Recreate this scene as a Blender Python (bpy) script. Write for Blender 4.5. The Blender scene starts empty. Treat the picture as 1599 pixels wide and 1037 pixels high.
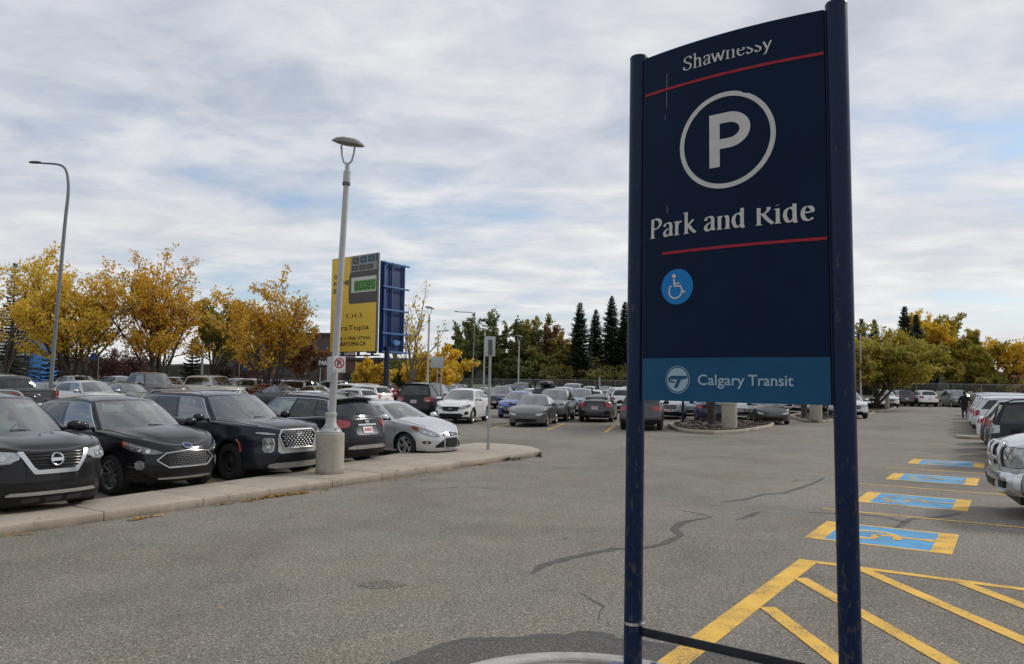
import bpy, bmesh, math, random
import numpy as np
from mathutils import Vector, Matrix
R = math.radians
PI = math.pi
sc = bpy.context.scene
col = bpy.data.collections.new('place'); sc.collection.children.link(col)

# ------------------------------------------------------------------ camera
CAM_H, FPX, PITCH, ROLL = 2.05, 1203.0, 0.0637, 0.0125
cd = bpy.data.cameras.new('camera'); cam = bpy.data.objects.new('camera', cd); sc.collection.objects.link(cam)
cd.sensor_width = 36.0; cd.lens = 36.0 * FPX / 1599.0; cd.clip_start = 0.05; cd.clip_end = 6000
cam.matrix_world = Matrix.Translation((0, 0, CAM_H)) @ Matrix.Rotation(PI/2 + PITCH, 4, 'X') @ Matrix.Rotation(ROLL, 4, 'Z')
sc.camera = cam
sc.view_settings.view_transform = 'Standard'; sc.view_settings.look = 'None'
sc.view_settings.gamma = 1.0; sc.view_settings.exposure = 0.27

# ------------------------------------------------------------------ light
SUN_EL, SUN_AZ = R(36), R(66)          # azimuth clockwise from +Y (straight ahead)
sl = bpy.data.lights.new('sun', 'SUN'); so = bpy.data.objects.new('sun', sl); sc.collection.objects.link(so)
sl.energy = 1.5; sl.angle = R(10); sl.color = (1.0, 0.94, 0.86)
sdir = Vector((math.sin(SUN_AZ)*math.cos(SUN_EL), math.cos(SUN_AZ)*math.cos(SUN_EL), math.sin(SUN_EL)))
so.rotation_euler = sdir.to_track_quat('Z', 'Y').to_euler()
so.location = (30, 10, 60)

class NT:
    def __init__(s, tree): s.t = tree
    def n(s, typ, **kw):
        nd = s.t.nodes.new(typ)
        ins = kw.pop('ins', {})
        for k, v in kw.items(): setattr(nd, k, v)
        for k, v in ins.items():
            if isinstance(v, bpy.types.NodeSocket): s.t.links.new(v, nd.inputs[k])
            else: nd.inputs[k].default_value = v
        return nd
    def math(s, op, a, b=0.0, clamp=False):
        nd = s.n('ShaderNodeMath', operation=op, use_clamp=clamp, ins={0: a, 1: b}); return nd.outputs[0]
    def mix(s, f, a, b, mode='MIX'):
        nd = s.n('ShaderNodeMix', data_type='RGBA', blend_type=mode)
        for idx, v in ((0, f), (6, a), (7, b)):
            if isinstance(v, bpy.types.NodeSocket): s.t.links.new(v, nd.inputs[idx])
            else: nd.inputs[idx].default_value = v if idx == 0 else (tuple(v) + (1,) if len(v) == 3 else v)
        return nd.outputs[2]
    def ramp(s, f, stops, interp='LINEAR'):
        nd = s.n('ShaderNodeValToRGB', ins={0: f}); cr = nd.color_ramp; cr.interpolation = interp
        while len(cr.elements) < len(stops): cr.elements.new(0.5)
        for e, (p, c) in zip(cr.elements, stops):
            e.position = p; e.color = (c, c, c, 1) if not hasattr(c, '__len__') else tuple(c) + (1,)
        return nd.outputs[0]
    def noise(s, vec, scale, detail=4, rough=0.55, dist=0.0, lac=2.0):
        nd = s.n('ShaderNodeTexNoise', ins={'Scale': scale, 'Detail': detail, 'Roughness': rough, 'Distortion': dist, 'Lacunarity': lac})
        if vec is not None: s.t.links.new(vec, nd.inputs['Vector'])
        return nd.outputs['Fac']
    def link(s, a, b): s.t.links.new(a, b)

w = bpy.data.worlds.new('World'); sc.world = w; w.use_nodes = True
w.node_tree.nodes.clear(); T = NT(w.node_tree)
sky = T.n('ShaderNodeTexSky', sky_type='NISHITA', sun_disc=False, sun_elevation=SUN_EL, sun_rotation=SUN_AZ, air_density=1.2, dust_density=0.6, ozone_density=1.5)
tc = T.n('ShaderNodeTexCoord')
sx = T.n('ShaderNodeSeparateXYZ', ins={0: tc.outputs['Generated']})
zz = T.math('ADD', T.math('MAXIMUM', sx.outputs[2], 0.0), 0.10)
px_ = T.math('DIVIDE', sx.outputs[0], zz); py_ = T.math('DIVIDE', sx.outputs[1], zz)
cv = T.n('ShaderNodeCombineXYZ', ins={0: px_, 1: py_, 2: 0.0}).outputs[0]
mp = T.n('ShaderNodeMapping', ins={'Vector': cv, 'Location': (3.1, 1.7, 0.0), 'Rotation': (0, 0, R(-28)), 'Scale': (0.72, 1.0, 1.0)}).outputs[0]
n1 = T.noise(mp, 0.55, 8, 0.52, 0.15)
n2 = T.noise(mp, 1.9, 8, 0.55, 0.1)
n3 = T.noise(mp, 0.33, 3, 0.5, 0.0)
n4 = T.noise(T.n('ShaderNodeMapping', ins={'Vector': cv, 'Rotation': (0, 0, R(20)), 'Scale': (0.85, 1.0, 1.0)}).outputs[0], 3.2, 8, 0.58, 0.35)
cov = T.math('ADD', T.math('ADD', T.math('MULTIPLY', n1, 0.50), T.math('MULTIPLY', n2, 0.26)), T.math('MULTIPLY', n4, 0.24))
mask = T.ramp(cov, [(0.372, 0.0), (0.43, 0.55), (0.49, 0.93), (0.57, 1.0)])
shade = T.math('ADD', T.math('ADD', T.math('MULTIPLY', n2, 0.30), T.math('MULTIPLY', n3, 0.30)), T.math('MULTIPLY', n4, 0.40))
ccol = T.ramp(shade, [(0.38, (4.3, 4.5, 5.05)), (0.46, (5.1, 5.3, 5.85)), (0.53, (6.1, 6.22, 6.55)), (0.61, (7.5, 7.5, 7.5))])
# thinner, brighter bank low down
low = T.ramp(sx.outputs[2], [(0.0, 1.0), (0.14, 0.6), (0.32, 0.0)])
ccol = T.mix(T.math('MULTIPLY', low, 0.5), ccol, (7.3, 7.25, 7.15))
skyc = T.mix(0.42, sky.outputs[0], (3.6, 5.0, 7.2))
full = T.mix(mask, skyc, ccol)
bg = T.n('ShaderNodeBackground', ins={'Color': full, 'Strength': 0.10})
wo = T.n('ShaderNodeOutputWorld', ins={'Surface': bg.outputs[0]})

# ------------------------------------------------------------------ picture -> place
def ray(px, py):
    x = px - 799.5; y = 518.5 - py
    c, s = math.cos(ROLL), math.sin(ROLL)
    xr = x*c - y*s; yr = x*s + y*c
    return Vector((xr, FPX*math.cos(PITCH) - yr*math.sin(PITCH), FPX*math.sin(PITCH) + yr*math.cos(PITCH)))
def at(px, py, z=0.0):
    d = ray(px, py); k = (z - CAM_H)/d.z
    return Vector((d.x*k, d.y*k, z))
def hor(px): return 518.5 + FPX*math.tan(PITCH) + ROLL*(px - 799.5)
def colm(px, D):
    d = ray(px, hor(px)); return Vector((d.x/d.y*D, D, 0))
def top(px, py, D):
    d = ray(px, py); k = D/d.y
    return Vector((d.x*k, D, CAM_H + d.z*k))
GA = R(33.0)
AX = Vector((math.sin(GA), math.cos(GA), 0)); BX = Vector((math.cos(GA), -math.sin(GA), 0))
def ab(a, b, z=0.0): return AX*a + BX*b + Vector((0, 0, z))
def sstep(t): t = max(0.0, min(1.0, t)); return t*t*(3 - 2*t)
def gz(x, y): return 0.42*sstep((-x - 7)/24.0)*sstep((y - 24)/26.0)

# ------------------------------------------------------------------ mesh helpers
class MB:
    def __init__(s): s.v = []; s.f = []; s.m = []
    def add(s, vs, fs, mi=0):
        o = len(s.v); s.v.extend([tuple(q) for q in vs])
        for f in fs: s.f.append([i + o for i in f]); s.m.append(mi)
    def grid(s, P, mi=0, mfn=None):
        n, k = len(P), len(P[0]); o = len(s.v)
        for r in P: s.v.extend([tuple(q) for q in r])
        for i in range(n - 1):
            for j in range(k - 1):
                a = mi if mfn is None else mfn(i, j)
                if a is None: continue
                s.f.append([o + i*k + j, o + (i+1)*k + j, o + (i+1)*k + j + 1, o + i*k + j + 1]); s.m.append(a)
    def box(s, c, d, mi=0, rot=None, taper=1.0):
        c = Vector(c); V = []
        for z in (-1, 1):
            t = taper if z > 0 else 1.0
            for x, y in ((-1, -1), (1, -1), (1, 1), (-1, 1)):
                q = Vector((x*d[0]/2*t, y*d[1]/2*t, z*d[2]/2))
                if rot is not None: q = rot @ q
                V.append(c + q)
        s.add(V, [(0, 3, 2, 1), (4, 5, 6, 7), (0, 1, 5, 4), (1, 2, 6, 5), (2, 3, 7, 6), (3, 0, 4, 7)], mi)
    def bbox(s, c, d, b, mi=0, rot=None):
        # box with chamfered edges
        c = Vector(c); bm = bmesh.new(); bmesh.ops.create_cube(bm, size=1.0)
        for v in bm.verts: v.co = Vector((v.co.x*d[0], v.co.y*d[1], v.co.z*d[2]))
        bmesh.ops.bevel(bm, geom=bm.edges[:], offset=b, segments=2, profile=0.6, affect='EDGES')
        bm.verts.index_update()
        s.add([c + (rot @ v.co if rot is not None else v.co) for v in bm.verts], [[v.index for v in f.verts] for f in bm.faces], mi); bm.free()
    def tube(s, path, rad, seg=8, mi=0, cap=True, flat=1.0):
        path = [Vector(q) for q in path]; n = len(path); rings = []
        if not hasattr(rad, '__len__'): rad = [rad]*n
        up = None
        for i in range(n):
            d = (path[min(i+1, n-1)] - path[max(i-1, 0)])
            if d.length < 1e-9: d = Vector((0, 0, 1))
            d.normalize()
            if up is None:
                up = Vector((0, 0, 1)) if abs(d.z) < 0.9 else Vector((1, 0, 0))
            a = d.cross(up)
            if a.length < 1e-6: a = d.cross(Vector((0, 1, 0)))
            a.normalize(); b = a.cross(d).normalized(); up = b
            rings.append([path[i] + (a*math.cos(2*PI*k/seg) + b*math.sin(2*PI*k/seg)*flat)*rad[i] for k in range(seg)])
        o = len(s.v)
        for r in rings: s.v.extend([tuple(q) for q in r])
        for i in range(n - 1):
            for k in range(seg):
                s.f.append([o + i*seg + k, o + i*seg + (k+1) % seg, o + (i+1)*seg + (k+1) % seg, o + (i+1)*seg + k]); s.m.append(mi)
        if cap:
            s.f.append([o + k for k in range(seg)][::-1]); s.m.append(mi)
            s.f.append([o + (n-1)*seg + k for k in range(seg)]); s.m.append(mi)
    def lathe(s, prof, seg=24, mi=0, M=None, cap0=False, cap1=False):
        P = []
        for k in range(seg + 1):
            a = 2*PI*k/seg
            r = [Vector((q[0]*math.cos(a), q[0]*math.sin(a), q[1])) for q in prof]
            if M is not None: r = [M @ q for q in r]
            P.append(r)
        s.grid(P, mi)
        for fl, j in ((cap0, 0), (cap1, len(prof)-1)):
            if fl: s.add([P[k][j] for k in range(seg)], [list(range(seg))], mi)
    def build(s, name, mats, parent=None, angle=40, weld=True, smooth=True):
        me = bpy.data.meshes.new(name); me.from_pydata(s.v, [], s.f)
        if not isinstance(mats, (list, tuple)): mats = [mats]
        for m in mats: me.materials.append(m)
        me.polygons.foreach_set('material_index', s.m)
        if weld:
            bm = bmesh.new(); bm.from_mesh(me)
            bmesh.ops.remove_doubles(bm, verts=bm.verts, dist=0.0006)
            bmesh.ops.recalc_face_normals(bm, faces=bm.faces)
            bm.to_mesh(me); bm.free()
        if smooth:
            me.polygons.foreach_set('use_smooth', [True]*len(me.polygons))
            me.set_sharp_from_angle(angle=R(angle))
        me.update()
        o = bpy.data.objects.new(name, me); col.objects.link(o)
        if parent is not None: o.parent = parent
        return o
def tag(o, label=None, cat=None, group=None, kind=None):
    if label: o['label'] = label
    if cat: o['category'] = cat
    if group: o['group'] = group
    if kind: o['kind'] = kind
    return o
def empty(name, loc=(0, 0, 0), rz=0.0, label=None, cat=None, group=None):
    o = bpy.data.objects.new(name, None); col.objects.link(o); o.empty_display_size = 0.2
    o.location = loc; o.rotation_euler = (0, 0, rz)
    return tag(o, label, cat, group)
def kids(o): return [c for c in col.objects if c.parent == o]
def dup(root, loc, rz, label=None, group=None, scale=None):
    KM = {}
    def cp(o, par):
        c = o.copy(); col.objects.link(c)
        if par is not None: c.parent = par
        for ch in o.children: cp(ch, c)
        return c
    r = cp(root, None)
    r.location = loc; r.rotation_euler = (0, 0, rz)
    if scale: r.scale = scale
    if label: r['label'] = label
    if group: r['group'] = group
    return r
def struct(o, kind='structure'): o['kind'] = kind; return o

# ------------------------------------------------------------------ materials
MATS = {}
def newmat(name):
    m = bpy.data.materials.new(name); m.use_nodes = True; m.node_tree.nodes.clear()
    T = NT(m.node_tree); out = T.n('ShaderNodeOutputMaterial'); MATS[name] = m
    return m, T, out
def pmat(name, c, rough=0.5, metal=0.0, var=0.12, scale=6.0, coat=0.0, bump=0.0, bscale=40.0, emit=None, spec=0.5, coords='Object'):
    m, T, out = newmat(name)
    tcn = T.n('ShaderNodeTexCoord').outputs[coords]
    nf = T.noise(tcn, scale, 5, 0.6)
    f = T.ramp(nf, [(0.3, 1.0 - var), (0.7, 1.0 + var)])
    cc = T.mix(1.0, (c[0], c[1], c[2]), f, 'MULTIPLY')
    b = T.n('ShaderNodeBsdfPrincipled', ins={'Base Color': cc, 'Metallic': metal, 'Specular IOR Level': spec, 'Coat Weight': coat, 'Coat Roughness': 0.06})
    rr = T.ramp(nf, [(0.3, max(0.0, rough*0.85)), (0.7, min(1.0, rough*1.15))]); T.link(rr, b.inputs['Roughness'])
    if bump:
        bn = T.n('ShaderNodeBump', ins={'Strength': bump, 'Distance': 0.01, 'Height': T.noise(tcn, bscale, 4, 0.6)}); T.link(bn.outputs[0], b.inputs['Normal'])
    T.link(b.outputs[0], out.inputs[0])
    return m
def paint(name, c, metal=0.0, dirt=0.25):
    m, T, out = newmat(name)
    ob = T.n('ShaderNodeTexCoord').outputs['Object']
    sp = T.n('ShaderNodeSeparateXYZ', ins={0: ob})
    nf = T.noise(ob, 2.2, 6, 0.65)
    # road dust gathered along the sills and bumpers
    lowz = T.ramp(sp.outputs[2], [(0.25, 1.0), (0.62, 0.22), (1.0, 0.06)])
    df = T.math('MULTIPLY', T.math('MULTIPLY', lowz, dirt), T.ramp(nf, [(0.3, 0.3), (0.65, 1.3)]), True)
    fl = T.ramp(T.noise(ob, 900, 1, 0.5), [(0.4, 0.93), (0.6, 1.07)])
    base = T.mix(1.0, c, fl, 'MULTIPLY')
    cc = T.mix(df, base, (0.16, 0.145, 0.125))
    b = T.n('ShaderNodeBsdfPrincipled', ins={'Base Color': cc, 'Metallic': metal, 'Coat Weight': 0.85, 'Coat IOR': 1.34 if max(c) < 0.03 else 1.5, 'Coat Roughness': 0.04, 'Specular IOR Level': 0.2})
    T.link(T.math('ADD', T.math('MULTIPLY', df, 0.5), 0.32), b.inputs['Roughness'])
    T.link(b.outputs[0], out.inputs[0]); return m
def glassmat(name, tint, refl=0.055, rough=0.015):
    m, T, out = newmat(name)
    lw = T.n('ShaderNodeLayerWeight', ins={'Blend': 0.5}).outputs['Facing']
    f = T.math('ADD', T.math('MULTIPLY', T.math('POWER', lw, 4.0), 0.85), refl, True)
    ob = T.n('ShaderNodeTexCoord').outputs['Object']
    dust = T.ramp(T.noise(ob, 3.0, 5, 0.6), [(0.35, 0.02), (0.75, 0.10)])
    tr = T.n('ShaderNodeBsdfTransparent', ins={'Color': tuple(tint) + (1,)})
    gl = T.n('ShaderNodeBsdfGlossy', ins={'Color': (1, 1, 1, 1), 'Roughness': rough})
    di = T.n('ShaderNodeBsdfDiffuse', ins={'Color': (0.32, 0.33, 0.33, 1)})
    m1 = T.n('ShaderNodeMixShader', ins={0: dust, 1: tr.outputs[0], 2: di.outputs[0]})
    mx = T.n('ShaderNodeMixShader', ins={0: f, 1: m1.outputs[0], 2: gl.outputs[0]})
    T.link(mx.outputs[0], out.inputs[0]); return m

M_GLASS = glassmat('clear_glass', (0.56, 0.64, 0.59), 0.20)
M_TINT = glassmat('tinted_glass', (0.13, 0.14, 0.14), 0.06)
M_BLACK = pmat('black_plastic', (0.011, 0.011, 0.012), 0.5, var=0.25, scale=9, spec=0.25)
M_GLOSSB = pmat('gloss_black', (0.008, 0.008, 0.009), 0.12, var=0.1)
M_RUBBER = pmat('rubber', (0.018, 0.018, 0.018), 0.85, var=0.3, scale=14)
M_CHROME = pmat('chrome', (0.60, 0.61, 0.62), 0.2, 1.0, var=0.06)
M_FBLUE = pmat('badge_blue', (0.01, 0.03, 0.12), 0.3)
M_ALLOY = pmat('alloy', (0.50, 0.51, 0.52), 0.32, 0.85, var=0.08)
M_DALLOY = pmat('dark_alloy', (0.09, 0.092, 0.095), 0.35, 0.7, var=0.1)
M_STEEL = pmat('black_steel', (0.02, 0.02, 0.021), 0.6, 0.2)
M_LENS = pmat('lamp_lens', (0.36, 0.38, 0.39), 0.1, 0.4, var=0.32, scale=14, coat=1.0)
M_LENSD = pmat('smoked_lens', (0.16, 0.165, 0.17), 0.08, 0.3, var=0.5, scale=28, coat=1.0)
M_REFL = pmat('reflector', (0.52, 0.53, 0.54), 0.15, 1.0, var=0.1)
M_AMBER = pmat('amber_lens', (0.36, 0.07, 0.015), 0.12, coat=1.0)
M_RED = pmat('red_lens', (0.27, 0.006, 0.010), 0.1, var=0.35, scale=22, coat=1.0)
M_SEAT = pmat('seat_cloth', (0.09, 0.088, 0.084), 0.9)
M_LSEAT = pmat('pale_seat', (0.42, 0.40, 0.36), 0.85)
M_TRIM = pmat('cabin_trim', (0.035, 0.035, 0.036), 0.8)
M_SHADE = pmat('pale_card', (0.62, 0.66, 0.60), 0.8)
M_PLATE = pmat('plate', (0.62, 0.56, 0.57), 0.45)
M_PLATER = pmat('plate_print', (0.42, 0.10, 0.12), 0.5)
M_SILVERP = pmat('silver_plastic', (0.45, 0.45, 0.44), 0.35, 0.5)
PAINT = {
 'black': paint('paint_black', (0.005, 0.005, 0.007), 0.0, 0.07), 'navyblack': paint('paint_navy_black', (0.005, 0.007, 0.013), 0.0, 0.07),
 'graphite': paint('paint_graphite', (0.012, 0.015, 0.026), 0.3, 0.07), 'charcoal': paint('paint_charcoal', (0.055, 0.056, 0.06), 0.4),
 'grey': paint('paint_grey', (0.125, 0.125, 0.13), 0.4), 'silver': paint('paint_silver', (0.58, 0.59, 0.60), 0.45, 0.08),
 'white': paint('paint_white', (0.78, 0.78, 0.77), 0.0, 0.12), 'cream': paint('paint_cream', (0.62, 0.59, 0.52), 0.0, 0.12),
 'beige': paint('paint_beige', (0.42, 0.38, 0.31), 0.4, 0.15), 'red': paint('paint_red', (0.16, 0.008, 0.014), 0.2),
 'blue': paint('paint_blue', (0.05, 0.11, 0.32), 0.25), 'paleblue': paint('paint_pale_blue', (0.22, 0.30, 0.37), 0.4),
 'navy': paint('paint_navy', (0.012, 0.022, 0.06), 0.2), 'teal': paint('paint_teal', (0.13, 0.17, 0.16), 0.4),
 'greygreen': paint('paint_grey_green', (0.12, 0.13, 0.12), 0.4), 'brown': paint('paint_brown', (0.06, 0.05, 0.046), 0.35),
}
# ------------------------------------------------------------------ vehicles
def pchip(pts):
    xs = [p[0] for p in pts]; ys = [p[1] for p in pts]; n = len(xs)
    h = [xs[i+1]-xs[i] for i in range(n-1)]; d = [(ys[i+1]-ys[i])/h[i] for i in range(n-1)]
    m = [d[0]] + [0.0 if d[i-1]*d[i] <= 0 else 2*d[i-1]*d[i]/(d[i-1]+d[i]) for i in range(1, n-1)] + [d[-1]]
    def f(x):
        if x <= xs[0]: return ys[0]
        if x >= xs[-1]: return ys[-1]
        i = 0
        while x > xs[i+1]: i += 1
        t = (x-xs[i])/h[i]; t2 = t*t; t3 = t2*t
        return (2*t3-3*t2+1)*ys[i] + (t3-2*t2+t)*h[i]*m[i] + (-2*t3+3*t2)*ys[i+1] + (t3-t2)*h[i]*m[i+1]
    return f
def lin(a, b, t): return a + (b-a)*t

DEF = dict(L=4.6, W=1.84, wb=2.7, fo=0.92, R=0.355, gap=0.055, sill=0.24, fb=0.24, rb=0.30,
    zt=[(0, .90), (.12, .955), (.5, 1.01), (1.15, 1.07), (1.7, 1.09), (3.4, 1.14), (4.6, 1.12)],
    fi=[(.2, .10), (.34, .03), (.5, .0), (.7, .02), (.9, .09)], ri=[(.25, .10), (.42, .0), (.6, .0), (.85, .06), (1.1, .12)],
    si=[(.22, .05), (.36, .015), (.55, .0), (.72, .014), (.85, .004), (1.0, .03), (1.2, .06)],
    cf=.85, nf=2.7, cr=.5, nr=3.4, crown=.05, xc=1.12, bow=.28, xf=1.98, bowt=.14, xr=4.05, xd=4.46, bowr=.10, bowrt=.08,
    zr=[(1.9, 1.60), (2.5, 1.675), (3.3, 1.665), (4.1, 1.60)], wr=.60, rcrown=.055, gB=.44, gC=.80, g0=.045, gD=.955, vlo=.05, vhi=.86,
    deck=False, bed=False, clad=2, flare=.022, wind=(.05, .94), rearv=(.12, .86), tub='dark', tint=True)

class Shape:
    def __init__(s, **kw):
        p = dict(DEF); p.update(kw); s.p = p
        for k, v in p.items(): setattr(s, k, v)
        s.ztf = pchip(p['zt']); s.fif = pchip(p['fi']); s.rif = pchip(p['ri']); s.sif = pchip(p['si']); s.zrf = pchip(p['zr'])
        s.ax = (s.fo, s.fo + s.wb); s.Ra = s.R + s.gap
        # table of the half outline by arc length
        s.tab = []
        def addk(kind, q):
            P = s.pt(kind, q, min(.7, s.zt[0][1]-.08)); s.tab.append([kind, q, P, 0.0])
        for i in range(41): addk('f', i/40)
        for i in range(1, 60): addk('s', lin(s.cf, s.L - s.cr, i/60))
        for i in range(41): addk('r', 1 - i/40)
        for i in range(1, len(s.tab)): s.tab[i][3] = s.tab[i-1][3] + (s.tab[i][2]-s.tab[i-1][2]).length
        s.total = s.tab[-1][3]
    def sref(s, kind, q):
        if kind == 'f': return s.cf*(1 - math.cos(q*PI/2)**(2/s.nf))
        if kind == 'r': return s.L - s.cr*(1 - math.cos(q*PI/2)**(2/s.nr))
        return q
    def zb(s, sr):
        b = lin(s.fb, s.sill, sstep(sr/s.fo*1.2)) if sr < s.fo else (lin(s.sill, s.rb, sstep((sr - s.ax[1])/.6)) if sr > s.ax[1] else s.sill)
        for a in s.ax:
            d = abs(sr - a)
            if d < s.Ra: b = max(b, s.R + math.sqrt(max(0, s.Ra**2 - d*d)))
        return b
    def halfw(s, sr, z):
        y = s.W/2 - s.sif(z)
        if sr < 1.4: y -= .035*((1.4-sr)/1.4)**2
        if sr > s.L-1.2: y -= .045*((sr-s.L+1.2)/1.2)**2
        for a in s.ax:
            d = math.hypot(sr-a, z-s.R) - s.Ra
            y += s.flare*math.exp(-(d/.085)**2)
        return y
    def pt(s, kind, q, z):
        sr = s.sref(kind, q); zt = s.ztf(sr); r = .055; ins = 0.0
        if z > zt - r:
            t = min(1.0, (z-(zt-r))/r); ins = r*(1 - math.sqrt(max(0.0, 1-t*t)))
        hw = s.halfw(sr, z) - ins
        if kind == 's': x, y = q, hw
        elif kind == 'f':
            c = math.cos(q*PI/2)**(2/s.nf) if q < 1 else 0.0; y = hw*math.sin(q*PI/2)**(2/s.nf); x = s.cf - (s.cf - s.fif(z) - ins)*c
        else:
            c = math.cos(q*PI/2)**(2/s.nr) if q < 1 else 0.0; y = hw*math.sin(q*PI/2)**(2/s.nr); x = s.L - s.cr + (s.cr - s.rif(z) - ins)*c
        return Vector((s.L/2 - x, y, z))
    def sig(s, sg, z):
        # point on the left half by arc length from the front centre
        sg = max(0.0, min(s.total, sg)); lo, hi = 0, len(s.tab)-1
        while hi - lo > 1:
            m = (lo+hi)//2
            if s.tab[m][3] <= sg: lo = m
            else: hi = m
        a, b = s.tab[lo], s.tab[hi]; t = (sg-a[3])/max(1e-9, b[3]-a[3])
        A = s.pt(a[0], a[1], z); B = s.pt(b[0], b[1], z)
        return A.lerp(B, t)
    def F(s, sg, z, off=0.0):      # signed arc length from the front centre
        sn = 1 if sg >= 0 else -1; a = abs(sg)
        P = s.sig(a, z)
        if off:
            e = .012
            t1 = s.sig(a+e, z) - s.sig(max(0, a-e), z); t2 = s.sig(a, z+e) - s.sig(a, z-e)
            if a < e: t1 = Vector((0, 1, 0))
            n = t1.cross(t2); n.normalize(); P = P + n*off
        return Vector((P.x, P.y*sn, P.z))
    def B(s, sg, z, off=0.0):      # the same from the rear centre
        sn = 1 if sg >= 0 else -1
        P = s.F(s.total-abs(sg), z, off); return Vector((P.x, P.y*sn, P.z))
    def side(s, x, z, off=0.0, sn=1):   # by distance from the front along the flank
        if x < s.cf:
            q = math.acos(max(0, min(1, (1 - x/s.cf)))**(s.nf/2))*2/PI; kind = 'f'
        elif x > s.L - s.cr:
            q = math.acos(max(0, min(1, (1-(s.L-x)/s.cr)))**(s.nr/2))*2/PI; kind = 'r'
        else: q = x; kind = 's'
        P = s.pt(kind, q, z); return Vector((P.x, (P.y+off)*sn, P.z))
    def roof(s, x, y): return s.zrf(x) - s.rcrown*(abs(y)/s.wr)**2.2
    def zcowl(s, x, y):
        return s.ztf(x) + s.crown*(1-(y/(s.W/2))**2)
    def gh(s, kind, g, v, off=0.0):
        # greenhouse wall: kind w (windscreen, g 0..1 centre to pillar), s (side), r (rear, g 0..1 pillar to centre)
        def wbase(x): return s.halfw(x, s.ztf(x)-.06) - .062
        if kind == 'w':
            wb_ = wbase(s.xc+s.bow); y = wb_*g; x = s.xc + s.bow*g*g; b = (x, y, s.zcowl(x, y) - .035 - .03*g)
            y = s.wr*g; x = s.xf + s.bowt*g*g; t = (x, y, s.roof(x, y))
        elif kind == 's':
            x = lin(s.xc+s.bow, s.xd-s.bowr, g); b = (x, wbase(x), s.ztf(x)-.025)
            x = lin(s.xf+s.bowt, s.xr-s.bowrt, g); wr = s.wr*(1-.05*g*g); t = (x, wr, s.roof(x, s.wr))
        else:
            x0 = s.xd-s.bowr; k = 1-g; y = wbase(x0)*k; x = s.xd - s.bowr*k*k; b = (x, y, s.ztf(min(x, s.L-.08)) - .025)
            y = s.wr*.95*k; x = s.xr - s.bowrt*k*k; t = (x, y, s.roof(x, y/.95))
        P = [lin(b[i], t[i], v) for i in range(3)]
        bul = 4*v*(1-v)
        if kind == 's': P[1] += .028*bul + off; P[2] += .0
        elif kind == 'w': P[0] -= .03*bul*(1-.3*g) + off*.8; P[1] += .02*bul*g; P[2] += off*.6
        else: P[0] += .03*bul + off; P[1] += .02*bul*(1-g)
        return Vector((s.L/2 - P[0], P[1], P[2]))

def frange(a, b, n): return [a + (b-a)*i/n for i in range(n+1)]

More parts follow.
